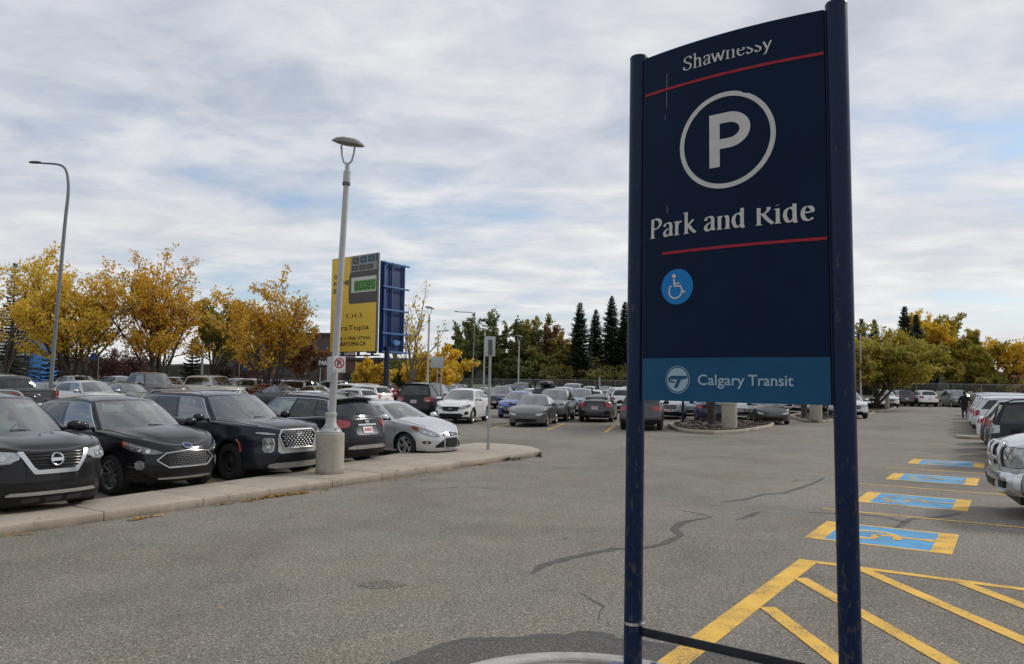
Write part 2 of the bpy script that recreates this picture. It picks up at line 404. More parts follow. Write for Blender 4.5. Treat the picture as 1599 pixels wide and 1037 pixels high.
def body_mesh(S, lod=1):
    mb = MB(); p = S
    nf_ = 16 if lod else 9
    # ring of stations
    ring = []
    qs = set(round(i/nf_, 4) for i in range(nf_+1)); arch = []
    for a in S.ax:
        na = 14 if lod else 9
        for i in range(na+1):
            arch.append(a - S.Ra*math.cos(PI*i/na))
        arch += [a-S.Ra-.004, a+S.Ra+.004]
    ss = [x for x in frange(S.cf, S.L-S.cr, 26 if lod else 12)]
    for x in arch:
        if x < S.cf:
            q = math.acos(max(0, 1-x/S.cf)**(S.nf/2))*2/PI; qs.add(round(q, 5))
        elif x <= S.L-S.cr: ss.append(x)
    ring += [('f', q) for q in sorted(qs)]
    ss = sorted(ss); last = S.cf
    for x in ss:
        if x - last > .003: ring.append(('s', x)); last = x
    qr = set(round(1-i/nf_, 4) for i in range(nf_+1))
    for x in arch:
        if x > S.L-S.cr: qr.add(round(math.acos(max(0, 1-(S.L-x)/S.cr)**(S.nr/2))*2/PI, 5))
    ring += [('r', q) for q in sorted(qr, reverse=True)]
    vs = [0, .035, .08, .15, .24, .34, .44, .54, .64, .74, .83, .90] if lod else [0, .08, .22, .4, .6, .8, .9]
    fz = [1, .75, .5, .3, .14, .04, 0.0] if lod else [1, .6, .25, 0.0]
    for sn in (1, -1):
        rows = []
        for kind, q in ring:
            sr = S.sref(kind, q); b = S.zb(sr); zt = S.ztf(sr)
            zs = [b + (zt-.056-b)*v/.90*0.985 if v < .9 else zt-.056 for v in vs][:-1] + [zt - .055*f for f in fz]
            r = [S.pt(kind, q, z) for z in zs]
            # turn-under / wheel-well return
            inw = Vector((0, -1, 0)) if kind == 's' else Vector((-.5 if kind == 'f' else .5, -1, 0))
            deep = .30 if any(abs(sr-a) < S.Ra for a in S.ax) else .10
            P0 = r[0]; lip = P0 + Vector((0, -min(deep, max(.0, P0.y-.02)), 0 if deep > .2 else .0))
            r = [lip] + r
            rows.append([Vector((P.x, P.y*sn, P.z)) for P in r])
        cl = S.clad
        mb.grid(rows, 0, lambda i, j: 1 if j == 0 or j <= cl else 0)
        # bonnet, shelf and deck
        nl = 16 if lod else 6
        hood = [(k, q) for k, q in ring if S.sref(k, q) <= S.xc + S.bow + .12]
        H = []
        for kind, q in hood:
            P = S.pt(kind, q, S.ztf(S.sref(kind, q))); x = S.L/2-P.x; Wd = S.W/2
            row = []
            for i in range(nl+1):
                y = P.y*(1-i/nl); z = P.z + S.crown*((P.y/Wd)**2 - (y/Wd)**2)
                # raised centre panel of the bonnet
                z += .024*sstep((P.y*.80-abs(y))/.13)*sstep((x-.12)/.5)*sstep((P.y-.35)/.25) - .010*sstep((P.y*.45-abs(y))/.16)*sstep((x-.2)/.5)*sstep((P.y-.4)/.25)
                row.append(Vector((P.x, y*sn, z)))
            H.append(row)
        mb.grid(H, 0)
        x1 = S.xc + S.bow + .02
        sh = [(k, q) for k, q in ring if S.sref(k, q) >= x1]
        if S.deck or S.bed:
            x2 = S.xd - S.bowr - .2
            dk = [(k, q) for k, q in sh if S.sref(k, q) >= x2]; sh = [(k, q) for k, q in sh if S.sref(k, q) <= x2 + .25]
            D = []
            for kind, q in dk:
                P = S.pt(kind, q, S.ztf(S.sref(kind, q)))
                if S.deck:
                    row = [Vector((P.x, P.y*(1-i/nl)*sn, P.z + .03*(1-(1-i/nl)**2))) for i in range(nl+1)]
                else:
                    xi = max(P.x, -S.L/2 + .075); yi = max(0, min(P.y, S.W/2-.13))
                    yi = min(P.y, yi) if P.y > .02 else P.y
                    row = [Vector((P.x, P.y*sn, P.z)), Vector((xi, yi*sn, P.z)), Vector((xi, yi*sn, P.z-.5)), Vector((xi, 0, P.z-.5))]
                D.append(row)
            mb.grid(D, 0, (lambda i, j: 1 if j >= 1 else 0) if S.bed else None)
        Z = []
        for kind, q in sh:
            P = S.pt(kind, q, S.ztf(S.sref(kind, q)))
            xi = max(P.x, -S.L/2 + .22)
            Z.append([Vector((P.x, P.y*sn, P.z)), Vector((lin(P.x, xi, 1), max(0, P.y-.12)*sn, P.z-.012))])
        mb.grid(Z, 0)
    # greenhouse pillars, headers and roof
    vb = [0, S.vlo, .25, .45, .65, S.vhi, .94, 1.0]
    gw = [0, .25, .5, .75, S.wind[1], 1.0]; 
    gs = sorted(set([0, S.g0, (S.g0+S.gB)/2, S.gB-.018, S.gB+.018, (S.gB+S.gC)/2, S.gC-.018, S.gC+.018, (S.gC+S.gD)/2, S.gD, 1.0]))
    gr = [0, S.rearv[0], .4, .7, 1.0]
    vw = sorted(set([0, S.wind[0], .3, .5, .7, .9, .955, 1.0])); vr = sorted(set([0, .14, .3, .5, .7, S.rearv[1], .93, 1.0]))
    glass = {}
    for sn in (1, -1):
        def P(kind, g, v):
            q = S.gh(kind, g, v); return Vector((q.x, q.y*sn, q.z))
        mb.grid([[P('w', g, v) for v in vw] for g in gw], 0, lambda i, j: (None if (gw[i+1] <= S.wind[1]+1e-6 and vw[j] >= S.wind[0]-1e-6 and vw[j+1] <= .956) else (1 if gw[i+1] <= S.wind[1]+1e-6 and vw[j] < .05 else 0)))
        def smat(i, j):
            a, b = gs[i], gs[i+1]; inz = vb[j] >= S.vlo-1e-6 and vb[j+1] <= S.vhi+1e-6
            if inz and a >= S.g0-1e-6 and b <= S.gD+1e-6:
                if abs((a+b)/2-S.gB) < .02: return 2
                if abs((a+b)/2-S.gC) < .02: return 2
                return None
            return 0
        mb.grid([[P('s', g, v) for v in vb] for g in gs], 0, smat)
        mb.grid([[P('r', g, v) for v in vr] for g in gr], 0, lambda i, j: None if (gr[i] >= S.rearv[0]-1e-6 and vr[j] >= .139 and vr[j+1] <= S.rearv[1]+1e-6) else 0)
        topr = [P('w', g, 1) for g in gw] + [P('s', g, 1) for g in gs[1:]] + [P('r', g, 1) for g in gr[1:]]
        Rf = []
        for q in topr:
            x = S.L/2-q.x; xl = max(S.xf+.40, min(S.xr-.40, x)); row = []
            for k in range(7):
                r = 1-k/6; xx = xl + (x-xl)*r; yy = q.y*r
                row.append(Vector((S.L/2-xx, yy, S.roof(xx, yy))))
            Rf.append(row)
        mb.grid(Rf, 0)
    # plain dark box for a floor pan, added to block light under the body
    mb.box((0, 0, .33), (S.L-.5, S.W-.66, .22), 1)
    return mb

def glass_panes(S, root, wmat, smat, rmat):
    out = []
    m = MB()
    gw = frange(-S.wind[1], S.wind[1], 10); vw = frange(S.wind[0], .955, 6)
    m.grid([[ (lambda q: Vector((q.x, q.y*(1 if g >= 0 else -1), q.z)))(S.gh('w', abs(g), v)) for v in vw] for g in gw])
    m.build('windshield', wmat, root, 60)
    m = MB(); gr = frange(S.rearv[0], 1, 5); vr = frange(.14, S.rearv[1], 5)
    for sn in (1, -1):
        m.grid([[ (lambda q: Vector((q.x, q.y*sn, q.z)))(S.gh('r', g, v)) for v in vr] for g in gr])
    m.build('rear_window', rmat, root, 60)
    for sn in (1, -1):
        for a, b, mt in ((S.g0, S.gB-.018, wmat), (S.gB+.018, S.gC-.018, smat), (S.gC+.018, S.gD, smat)):
            if b - a < .04: continue
            m = MB(); vv = frange(S.vlo, S.vhi, 5)
            m.grid([[ (lambda q: Vector((q.x, q.y*sn, q.z)))(S.gh('s', g, v)) for v in vv] for g in frange(a, b, 4)])
            m.build('side_window', mt, root, 60)

def window_trim(S, root, mat_, r=.009):
    for sn in (1, -1):
        m = MB(); path = []
        for g in frange(S.g0-.01, S.gD+.005, 24): path.append(S.gh('s', g, S.vhi+.01, .004))
        for v in frange(S.vhi, S.vlo-.01, 8): path.append(S.gh('s', S.gD+.008, v, .004))
        m.tube([Vector((q.x, q.y*sn, q.z)) for q in path], r, 6)
        path = [S.gh('s', S.g0-.012, v, .004) for v in frange(S.vlo-.02, S.vhi+.01, 8)]
        m.tube([Vector((q.x, q.y*sn, q.z)) for q in path], r, 6)
        path = [S.gh('s', g, S.vlo-.012, .005) for g in frange(S.g0-.01, S.gD+.008, 24)]
        m.tube([Vector((q.x, q.y*sn, q.z)) for q in path], r, 6)
        m.build('window_trim', mat_, root)

def wheel_parts(S, root, style, rimmat, split):
    R_ = S.R; wd = .225; rr = R_*.70 if style != 'steel' else R_*.66
    tp = [(rr, -wd/2+.01), (rr+.02, -wd/2), (R_-.045, -wd/2), (R_-.012, -wd/2+.022), (R_, -wd/2+.05), (R_, wd/2-.05), (R_-.012, wd/2-.022), (R_-.045, wd/2), (rr+.02, wd/2), (rr, wd/2-.01)]
    Mx = Matrix.Rotation(-PI/2, 4, 'X')      # lathe axis z -> +y
    ty = MB(); ty.lathe(tp, 36, 0, Mx)
    for k in range(4):
        rg = R_+.0005
    rm = MB()
    rm.lathe([(rr+.004, wd/2-.012), (rr-.012, wd/2-.006), (rr-.03, wd/2-.02), (rr-.04, -.02)], 36, 0, Mx)
    rm.lathe([(rr-.03, .0), (.05, .012)], 24, 1, Mx, cap1=True)      # dark brake and drum behind
    rm.lathe([(.075, wd/2-.05), (.06, wd/2-.032), (.03, wd/2-.026), (.0005, wd/2-.026)], 20, 0, Mx)
    if style == 'steel':
        rm.lathe([(rr-.035, wd/2-.06), (rr*.72, wd/2-.045), (rr*.55, wd/2-.075), (.07, wd/2-.05)], 30, 0, Mx)
    else:
        n = {'multi': 10, 'five': 5, 'six': 6, 'ten': 10, 'split': 5}[style]
        for k in range(n):
            a = 2*PI*k/n
            def sp(da0, da1, w0, w1):
                P = []
                for rad, da, w_, y in ((.045, da0, w0, wd/2-.035), (rr*.55, lin(da0, da1, .5), lin(w0, w1, .5), wd/2-.026), (rr-.014, da1, w1, wd/2-.016)):
                    ang = a + da; ca, sa = math.cos(ang), math.sin(ang); tx, tz = -sa, ca
                    P.append([Vector((ca*rad + tx*q*w_, y - dy, sa*rad + tz*q*w_)) for q, dy in ((-1, .05), (-1, .006), (-.75, 0), (.75, 0), (1, .006), (1, .05))])
                rm.grid(P, 0)
            if style == 'split': sp(-.08, -.20, .028, .020); sp(.08, .20, .028, .020)
            elif style == 'five': sp(0, 0, .050, .040)
            elif style == 'six': sp(0, 0, .042, .032)
            elif style == 'multi': sp(0, .0, .020, .030) if k % 2 else sp(0, 0, .030, .022)
            else: sp(0, .10, .022, .020)
    proto = None
    for a in S.ax:
        for sn in (1, -1):
            x = S.L/2 - a; y = S.W/2 - wd/2 - .022
            if proto is None:
                if split:
                    e = ty.build('wheel', M_RUBBER, root, 40); r_ = rm.build('rim', [rimmat, M_GLOSSB], e, 40)
                else:
                    o = len(ty.v); ty.v += rm.v; ty.f += [[i+o for i in f] for f in rm.f]; ty.m += [k+1 for k in rm.m]
                    e = ty.build('wheel', [M_RUBBER, rimmat, M_GLOSSB], root, 40)
                proto = e
            else:
                e = proto.copy(); col.objects.link(e)
                for ch in proto.children:
                    c = ch.copy(); col.objects.link(c); c.parent = e
            e.location = (x, y*sn, R_); e.rotation_euler = (0, random.uniform(0, 6), 0 if sn > 0 else PI)

def patch(mb, fn, st, off=.006, mi=0, nz=5, ns=None, skirt=True, mirror=False):
    # a raised skin over fn(s, z, off); st = [(s, z_low, z_high), ...]
    ns = ns or max(6, int(abs(st[-1][0]-st[0][0])/.03)); ss = sorted(set([q[0] for q in st] + frange(st[0][0], st[-1][0], ns)))
    def itp(x):
        for a, b in zip(st, st[1:]):
            if a[0] <= x <= b[0]:
                t = (x-a[0])/max(1e-9, b[0]-a[0]); return lin(a[1], b[1], t), lin(a[2], b[2], t)
        return st[-1][1], st[-1][2]
    for sg in ((1, -1) if mirror else (1,)):
        P = []
        for x in ss:
            lo, hi = itp(x); zz = [lo + (hi-lo)*k/nz for k in range(nz+1)]
            row = [fn(x*sg, z, off) for z in zz]
            if skirt: row = [fn(x*sg, zz[0], -.004)] + row + [fn(x*sg, zz[-1], -.004)]
            P.append(row)
        if skirt:
            P = [[fn(ss[0]*sg, max(min(st[0][2], lin(st[0][1], st[0][2], (k-1)/nz)), st[0][1]), -.004) for k in range(nz+3)]] + P + [[fn(ss[-1]*sg, max(min(st[-1][2], lin(st[-1][1], st[-1][2], (k-1)/nz)), st[-1][1]), -.004) for k in range(nz+3)]]
        mb.grid(P, mi)
def line(mb, fn, pts, r=.006, off=.004, mi=0, seg=6, mirror=False, step=.03, closed=False):
    if closed: pts = list(pts) + [pts[0]]
    for sg in ((1, -1) if mirror else (1,)):
        path = []
        for a, b in zip(pts, pts[1:]):
            n = max(1, int(math.hypot(b[0]-a[0], b[1]-a[1])/step))
            for k in range(n): path.append(fn(lin(a[0], b[0], k/n)*sg, lin(a[1], b[1], k/n), off))
        path.append(fn(pts[-1][0]*sg, pts[-1][1], off)); mb.tube(path, r, seg, mi)

def both(S, root, name, mats, build, fn_side=True):
    # the same part on the left and on the right, each a mesh of its own
    for sg in (1, -1):
        m = MB(); build(m, sg); m.build(name, mats, root, 50)

def headlights(S, root, st, lens=None, bulbs=(), off=.008, extra=None):
    for sg in (1, -1):
        m = MB(); f = lambda x, z, o=0: S.F(x*sg, z, o)
        patch(m, f, st, off, 0)
        for (x, z, r) in bulbs:
            for k in range(1):
                c = f(x, z, off+.001); n = (f(x, z, .05)-f(x, z, 0)).normalized()
                Mq = Matrix.Translation(c) @ n.to_track_quat('Z', 'Y').to_matrix().to_4x4()
                m.lathe([(r, .0), (r*.98, .006), (r*.8, .007), (r*.72, .002), (.001, .001)], 18, 1, Mq)
        if extra: extra(m, f)
        line(m, f, [(a, b) for a, b, c in st] + [(a, c) for a, b, c in reversed(st)], .0065, off*.7, 3, 5, closed=True)
        m.build('headlight', [lens or M_LENS, M_REFL, M_AMBER, M_BLACK], root, 45)
def taillights(S, root, st, off=.012, white=None, cap=None):
    for sg in (1, -1):
        m = MB(); f = lambda x, z, o=0: S.B(x*sg, z, o)
        patch(m, f, st, off, 0)
        if white: patch(m, f, white, off+.005, 1)
        if cap: cap(m, f)
        m.build('taillight', [M_RED, M_LENS, M_CHROME], root, 45)
def mirrors(S, root, pm, x=None, z=None, big=1.0, cap=None):
    x = S.xc + S.bow + .20 if x is None else x; z = S.ztf(x) + .07 if z is None else z
    m = MB(); c = Vector((0, 0, 0))
    bm = bmesh.new(); bmesh.ops.create_uvsphere(bm, u_segments=18, v_segments=10, radius=1)
    for v in bm.verts:
        q = v.co; k = 2.6
        r = (abs(q.x)**k + abs(q.y)**k + abs(q.z)**k)**(-1/k); q = q*r
        v.co = Vector((q.x*.085*big*(1 if q.x > 0 else .75), q.y*.125*big, q.z*.085*big))
    bm.verts.index_update()
    vs = [v.co.copy() for v in bm.verts]; fs = [[v.index for v in f.verts] for f in bm.faces]; bm.free()
    for sg in (1, -1):
        m = MB(); P = S.side(x, S.ztf(x)-.03); cen = Vector((P.x+.02, (S.W/2+.13*big), z))
        for f in fs:
            pass
        m.add([cen + Vector((q.x, q.y, q.z)) for q in vs], fs, 0)
        for i, f in enumerate(fs):
            if all(vs[k].x < -.035*big for k in f): m.m[i] = 2
            elif sum(vs[k].z for k in f)/len(f) < -.03*big: m.m[i] = 1
        m.tube([(P.x, P.y-.06, z-.05), (P.x+.01, cen.y-.05, z-.045)], .028*big, 8, 1)
        for i in range(len(m.v)): m.v[i] = (m.v[i][0], m.v[i][1]*sg, m.v[i][2])
        o = m.build('mirror', [pm if cap is None else cap, M_BLACK, M_GLOSSB], root, 60)
def handles(S, root, mat_, xs, z=.93):
    for sg in (1, -1):
        for x in xs:
            m = MB(); P = [S.side(x+dx, z+.004*math.sin(PI*k/6), o) for k, (dx, o) in enumerate(((0, .0), (.02, .028), (.07, .034), (.11, .036), (.15, .034), (.19, .028), (.21, 0.0)))]
            m.tube([Vector((q.x, q.y*sg, q.z)) for q in P], .011, 8, 0, True, 1.0); m.build('door_handle', mat_, root)
def seams(S, root, doors, z0=None, fuel=None):
    m = MB()
    for sg in (1, -1):
        for pl in doors:
            path = []
            for a, b in zip(pl, pl[1:]):
                n = max(1, int(math.hypot(b[0]-a[0], b[1]-a[1])/.05))
                for k in range(n): path.append(S.side(lin(a[0], b[0], k/n), lin(a[1], b[1], k/n), .0005, sg))
            path.append(S.side(pl[-1][0], pl[-1][1], .0005, sg)); m.tube(path, .0042, 5)
    # bonnet shut line
    hp = []
    for x in frange(.30, S.xc+S.bow-.05, 14):
        P = S.side(x, S.ztf(x)-.004, 0); hp.append(Vector((P.x, P.y-.065, S.ztf(x)+S.crown*.13)))
    for sg in (1, -1): m.tube([Vector((q.x, q.y*sg, q.z)) for q in hp], .0045, 5)
    m.build('panel_gap', M_BLACK, root)
def cabin(S, root, seatm=None, rows=2, wheel_left=True, shades=False):
    seatm = seatm or M_SEAT; m = MB(); zf = .42
    x0, x1 = S.xc+.15, S.xr+.1
    m.box((S.L/2-(x0+x1)/2, 0, zf), (x1-x0, S.W-.5, .06), 1)
    for sg in (1, -1): m.box((S.L/2-(x0+x1)/2, sg*(S.W/2-.19), .68), (x1-x0, .06, .56), 1)
    xdash = S.xc+.32; zd = S.ztf(xdash)
    m.bbox((S.L/2-xdash-.10, 0, zd-.16), (.62, S.W-.42, .26), .05, 1)
    m.bbox((S.L/2-(S.xr+.02), 0, zd-.25), (.12, S.W-.45, .4), .04, 1)
    sx = [S.xf+.42] + [S.xf+.42+.88*k for k in range(1, rows)]
    for k, x in enumerate(sx):
        ys = (.37, -.37) if k == 0 else (.38, -.38, 0)
        for y in ys:
            wseat = .52 if k == 0 else .40
            m.bbox((S.L/2-x+.22, y, .66), (.52, wseat, .17), .05, 0)
            m.bbox((S.L/2-x-.12, y, .98), (.16, wseat, .62), .06, 0, Matrix.Rotation(R(-14), 3, 'Y'))
            m.bbox((S.L/2-x-.22, y, min(1.36, S.zrf(x)-.22)), (.10, .27, .17), .04, 0, Matrix.Rotation(R(-8), 3, 'Y'))
    c = Vector((S.L/2-xdash-.36, .37, zd-.03)); tl = Matrix.Rotation(R(-65), 3, 'Y')
    m.tube([c + tl @ Vector((.185*math.cos(a), .185*math.sin(a), 0)) for a in frange(0, 2*PI, 22)], .016, 6, 1)
    m.bbox(c, (.07, .16, .1), .02, 1)
    mx = S.gh('w', 0, .84); m.bbox((mx.x-.09, 0, mx.z-.05), (.04, .24, .07), .015, 1)     # mirror
    if shades:
        for y in (.34, -.30):
            q = S.gh('w', .55, .80); m.bbox((q.x-.10, y, q.z-.05), (.02, .44, .13), .008, 2, Matrix.Rotation(R(12), 3, 'Y'))
    m.build('cabin', [seatm, M_TRIM, M_SHADE], root, 40)
def wipers(S, root):
    m = MB()
    for y0, y1 in ((.52, -.08), (-.02, -.62)):
        pts = []
        for t in frange(0, 1, 8):
            y = lin(y0, y1, t); g = min(.98, abs(y)/.72); q = S.gh('w', g, .035 + .05*math.sin(t*1.3), .012); pts.append(Vector((q.x, y, q.z+.004)))
        m.tube(pts, .008, 5)
    m.build('wiper', M_BLACK, root)
def rails(S, root, mat_):
    for sg in (1, -1):
        m = MB(); pts = []
        a, b = S.xf+.28, S.xr-.12
        for t in frange(0, 1, 22):
            x = lin(a, b, t); y = S.wr*.90; h = .052*min(1, min(t, 1-t)/.07)
            pts.append(Vector((S.L/2-x, y*sg, S.roof(x, y)+h-.006)))
        m.tube(pts, .016, 8); m.build('roof_rail', mat_, root)
def plate(S, root, rear=True, z=.62, w=.31, h=.155, y=0.0, off=.018):
    m = MB(); f = S.B if rear else S.F
    patch(m, f, [(y-w/2, z-h/2, z+h/2), (y+w/2, z-h/2, z+h/2)], off, 0, 2, 4)
    patch(m, f, [(y-w*.36, z-h*.17, z+h*.2), (y+w*.36, z-h*.17, z+h*.2)], off+.002, 1, 2, 4, False)
    m.build('license_plate', [M_PLATE, M_PLATER], root)
def spoiler(S, root, pm, d=.20, t=.035):
    m = MB(); P = []
    for k in range(13):
        g = -1 + k/6; y = S.wr*.93*g; x = S.xr - .16
        z = S.roof(x, y); xe = S.xr + d*(1-.35*g*g) - .10; ze = S.roof(S.xr-.05, y) - .012
        P.append([Vector((S.L/2-x, y, z+.004)), Vector((S.L/2-S.xr+.02, y, lin(z, ze, .6)+.012)), Vector((S.L/2-xe, y, ze)), Vector((S.L/2-xe+.01, y, ze-t)), Vector((S.L/2-S.xr-.02, y, ze-t-.01)), Vector((S.L/2-x, y, z-.02))])
    m.grid(P, 0); m.build('spoiler', pm, root, 35)
def emblem_ring(S, root, fn, s0, z0, rx, rz, tube_r=.008, bar=0, off=.02, mat_=None, kind='ring', name='emblem'):
    m = MB(); N = 28
    if kind in ('ring', 'oval', 'vw'):
        m.tube([fn(s0 + rx*math.cos(2*PI*k/N), z0 + rz*math.sin(2*PI*k/N), off) for k in range(N+1)], tube_r, 8, 0)
    if bar: patch(m, fn, [(s0-rx*1.12, z0-bar, z0+bar), (s0+rx*1.12, z0-bar, z0+bar)], off+.006, 0, 2, 6)
    if kind == 'oval':
        patch(m, fn, [(s0+rx*math.cos(a), z0-rz*math.sin(a)*.98, z0+rz*math.sin(a)*.98) for a in frange(PI*.98, PI*.02, 14)], off-.006, 1, 2, 14)
    if kind == 'vw':
        line(m, fn, [(s0-rx*.55, z0+rz*.8), (s0-rx*.2, z0+rz*.1), (s0, z0+rz*.55), (s0+rx*.2, z0+rz*.1), (s0+rx*.55, z0+rz*.8)], tube_r*.8, off)
        line(m, fn, [(s0-rx*.9, z0+rz*.3), (s0-rx*.4, z0-rz*.85), (s0, z0-rz*.0), (s0+rx*.4, z0-rz*.85), (s0+rx*.9, z0+rz*.3)], tube_r*.8, off)
    if kind == 'h':
        m.tube([fn(s0-rx*.55, z0-rz, off), fn(s0-rx*.25, z0+rz, off)], tube_r*1.3, 8); m.tube([fn(s0+rx*.25, z0-rz, off), fn(s0+rx*.55, z0+rz, off)], tube_r*1.3, 8)
        m.tube([fn(s0-rx*.7, z0-rz*.25, off+.004), fn(s0, z0+.0, off+.004), fn(s0+rx*.7, z0+rz*.25, off+.004)], tube_r*1.2, 8)
    if kind == 'wing':
        line(m, fn, [(s0-rx, z0+rz*.5), (s0-rx*.4, z0+rz*.1), (s0, z0-rz*.7), (s0+rx*.4, z0+rz*.1), (s0+rx, z0+rz*.5)], tube_r*.8, off)
        m.tube([fn(s0 + rx*1.05*math.cos(2*PI*k/N), z0 + rz*math.sin(2*PI*k/N), off) for k in range(N+1)], tube_r, 8, 0)
    m.build(name, [mat_ or M_CHROME, M_FBLUE], root)

def car(name, label, S, pm, near=False, rim='ten', rimmat=None, tint=True, seatm=None, rows=2, shades=False, group=None, capm=None):
    root = empty(name, (0, 0, 0), 0, label, 'car', group)
    body_mesh(S, 1 if near else 0).build('body', [pm, M_BLACK, M_GLOSSB], root, 38 if near else 50)
    glass_panes(S, root, M_GLASS, M_TINT if tint else M_GLASS, M_TINT if tint else M_GLASS)
    wheel_parts(S, root, rim, rimmat or M_ALLOY, near)
    cabin(S, root, seatm, rows, True, shades)
    mirrors(S, root, pm, cap=capm)
    return root
# ---- the models seen in the photograph, each built once
PM = PAINT
def doors_std(S, clad=.33):
    a = S.xc+S.bow; B = lin(S.xc+S.bow, S.xd-S.bowr, S.gB); C = lin(S.xc+S.bow, S.xd-S.bowr, S.gC)
    f = a - .10; rr = S.ax[1] - S.Ra
    return [[(f, S.sill+.1), (f+.02, .7), (f+.07, S.ztf(f)-.06)], [(B, S.sill+.1), (B, S.ztf(B)-.04)],
            [(rr-.03, S.sill+.12), (rr-.02, .55), (min(C, rr+.35), .80), (C, S.ztf(C)-.04)], [(f, S.sill+.11), (rr-.03, S.sill+.11)]]
def lower_intake(S, root, st, off=.006, name='lower_grille', mats=None):
    m = MB(); patch(m, S.F, st, off, 0, 4); m.build(name, mats or M_BLACK, root)

def make_suv(near=False, name='parked_suv', label=None, pm=None, S=None, tint=True, rim='ten', gmat=None):
    S = S or Shape(); pm = pm or PM['grey']
    r = car(name, label, S, pm, near, rim, None, tint)
    zt = S.zt[0][1]
    m = MB(); patch(m, S.F, [(-.40, zt-.24, zt-.10), (-.30, zt-.30, zt-.075), (.30, zt-.30, zt-.075), (.40, zt-.24, zt-.10)], .008, 0)
    line(m, S.F, [(-.41, zt-.10), (-.31, zt-.30), (.31, zt-.30), (.41, zt-.10)], .012, .012, 1)
    for z in (zt-.14, zt-.19, zt-.24): line(m, S.F, [(-.36, z), (.36, z)], .006, .014, 1)
    m.build('grille', [M_BLACK, M_CHROME], r)
    headlights(S, r, [(.45, zt-.17, zt-.07), (.60, zt-.19, zt-.05), (.80, zt-.17, zt-.02), (1.0, zt-.09, zt+.0)], None, ((.62, zt-.12, .05), (.75, zt-.11, .045)))
    lower_intake(S, r, [(-.55, .33, .40), (-.45, .30, .46), (.45, .30, .46), (.55, .33, .40)])
    taillights(S, r, [(.50, .90, 1.02), (.62, .86, 1.05), (.80, .84, 1.08), (1.0, .90, 1.08)])
    plate(S, r, True, .78); plate(S, r, False, .52, off=.02)
    spoiler(S, r, pm, .16)
    return r, S
def make_sedan(near=False, name='parked_sedan', label=None, pm=None, S=None, tint=False, rim='ten', front='bars'):
    S = S or Shape(**SED); pm = pm or PM['grey']
    r = car(name, label, S, pm, near, rim, None, tint)
    zt = S.zt[0][1]
    m = MB(); patch(m, S.F, [(-.42, zt-.13, zt-.06), (-.3, zt-.15, zt-.05), (.3, zt-.15, zt-.05), (.42, zt-.13, zt-.06)], .008, 0)
    for z in (zt-.06, zt-.10, zt-.14): line(m, S.F, [(-.40, z), (.40, z)], .006, .014, 1)
    m.build('grille', [M_BLACK, M_CHROME], r)
    headlights(S, r, [(.44, zt-.14, zt-.05), (.62, zt-.15, zt-.03), (.82, zt-.12, zt+.0), (.98, zt-.05, zt+.02)], None, ((.58, zt-.09, .045), (.72, zt-.085, .04)))
    lower_intake(S, r, [(-.52, .27, .34), (-.42, .24, .38), (.42, .24, .38), (.52, .27, .34)])
    zd = S.ztf(S.L-.05)
    taillights(S, r, [(.42, zd-.19, zd-.08), (.60, zd-.21, zd-.07), (.85, zd-.20, zd-.05), (1.02, zd-.14, zd-.05)])
    plate(S, r, True, .66)
    return r, S
SED = dict(L=4.62, W=1.79, wb=2.65, fo=.90, R=.315, gap=.045, sill=.20, fb=.19, rb=.24,
    zt=[(0, .66), (.12, .72), (.5, .82), (1.1, .90), (1.6, .93), (3.2, .98), (4.0, 1.0), (4.62, .97)],
    fi=[(.18, .07), (.30, .01), (.45, .0), (.60, .02), (.75, .08)], ri=[(.22, .08), (.40, .0), (.6, .0), (.85, .05), (1.0, .08)],
    si=[(.2, .05), (.34, .015), (.5, .0), (.66, .01), (.78, .004), (.95, .03), (1.1, .05)],
    cf=.85, nf=2.6, cr=.6, nr=3.0, crown=.07, xc=1.15, bow=.28, xf=2.0, bowt=.14, xr=3.10, xd=3.92, bowr=.22, bowrt=.10,
    zr=[(1.9, 1.385), (2.4, 1.45), (2.9, 1.445), (3.2, 1.40)], wr=.56, gB=.44, gC=.80, gD=.93, deck=True, clad=0, flare=.012)
BOXY = dict(L=5.2, W=1.98, wb=3.0, fo=.95, R=.39, gap=.07, sill=.34, fb=.34, rb=.40,
    zt=[(0, 1.02), (.12, 1.07), (.5, 1.12), (1.3, 1.17), (1.8, 1.20), (4.0, 1.23), (5.2, 1.22)],
    fi=[(.3, .08), (.5, .0), (.7, .0), (.95, .03), (1.1, .06)], ri=[(.35, .06), (.55, .0), (.8, .02), (1.2, .06)],
    si=[(.3, .05), (.45, .01), (.65, .0), (.85, .01), (1.1, .02), (1.25, .05)], cf=.7, nf=3.2, cr=.4, nr=4.0,
    xc=1.40, bow=.22, xf=2.05, bowt=.12, xr=4.85, xd=5.12, bowr=.08, bowrt=.06, zr=[(2.0, 1.86), (2.6, 1.93), (4.0, 1.93), (4.9, 1.88)], wr=.70, gB=.36, gC=.68, gD=.965)
MINI = dict(L=5.1, W=1.98, wb=3.0, fo=.98, R=.34, zt=[(0, .80), (.15, .88), (.5, .97), (.95, 1.03), (1.6, 1.07), (4.0, 1.10), (5.1, 1.08)],
    fi=[(.2, .10), (.34, .02), (.5, .0), (.7, .03), (.9, .12)], cf=.95, nf=2.5, xc=.98, bow=.32, xf=1.95, xr=4.65, xd=5.0, zr=[(1.9, 1.66), (2.6, 1.75), (4.0, 1.75), (4.7, 1.70)], wr=.66, gB=.36, gC=.66, clad=0)
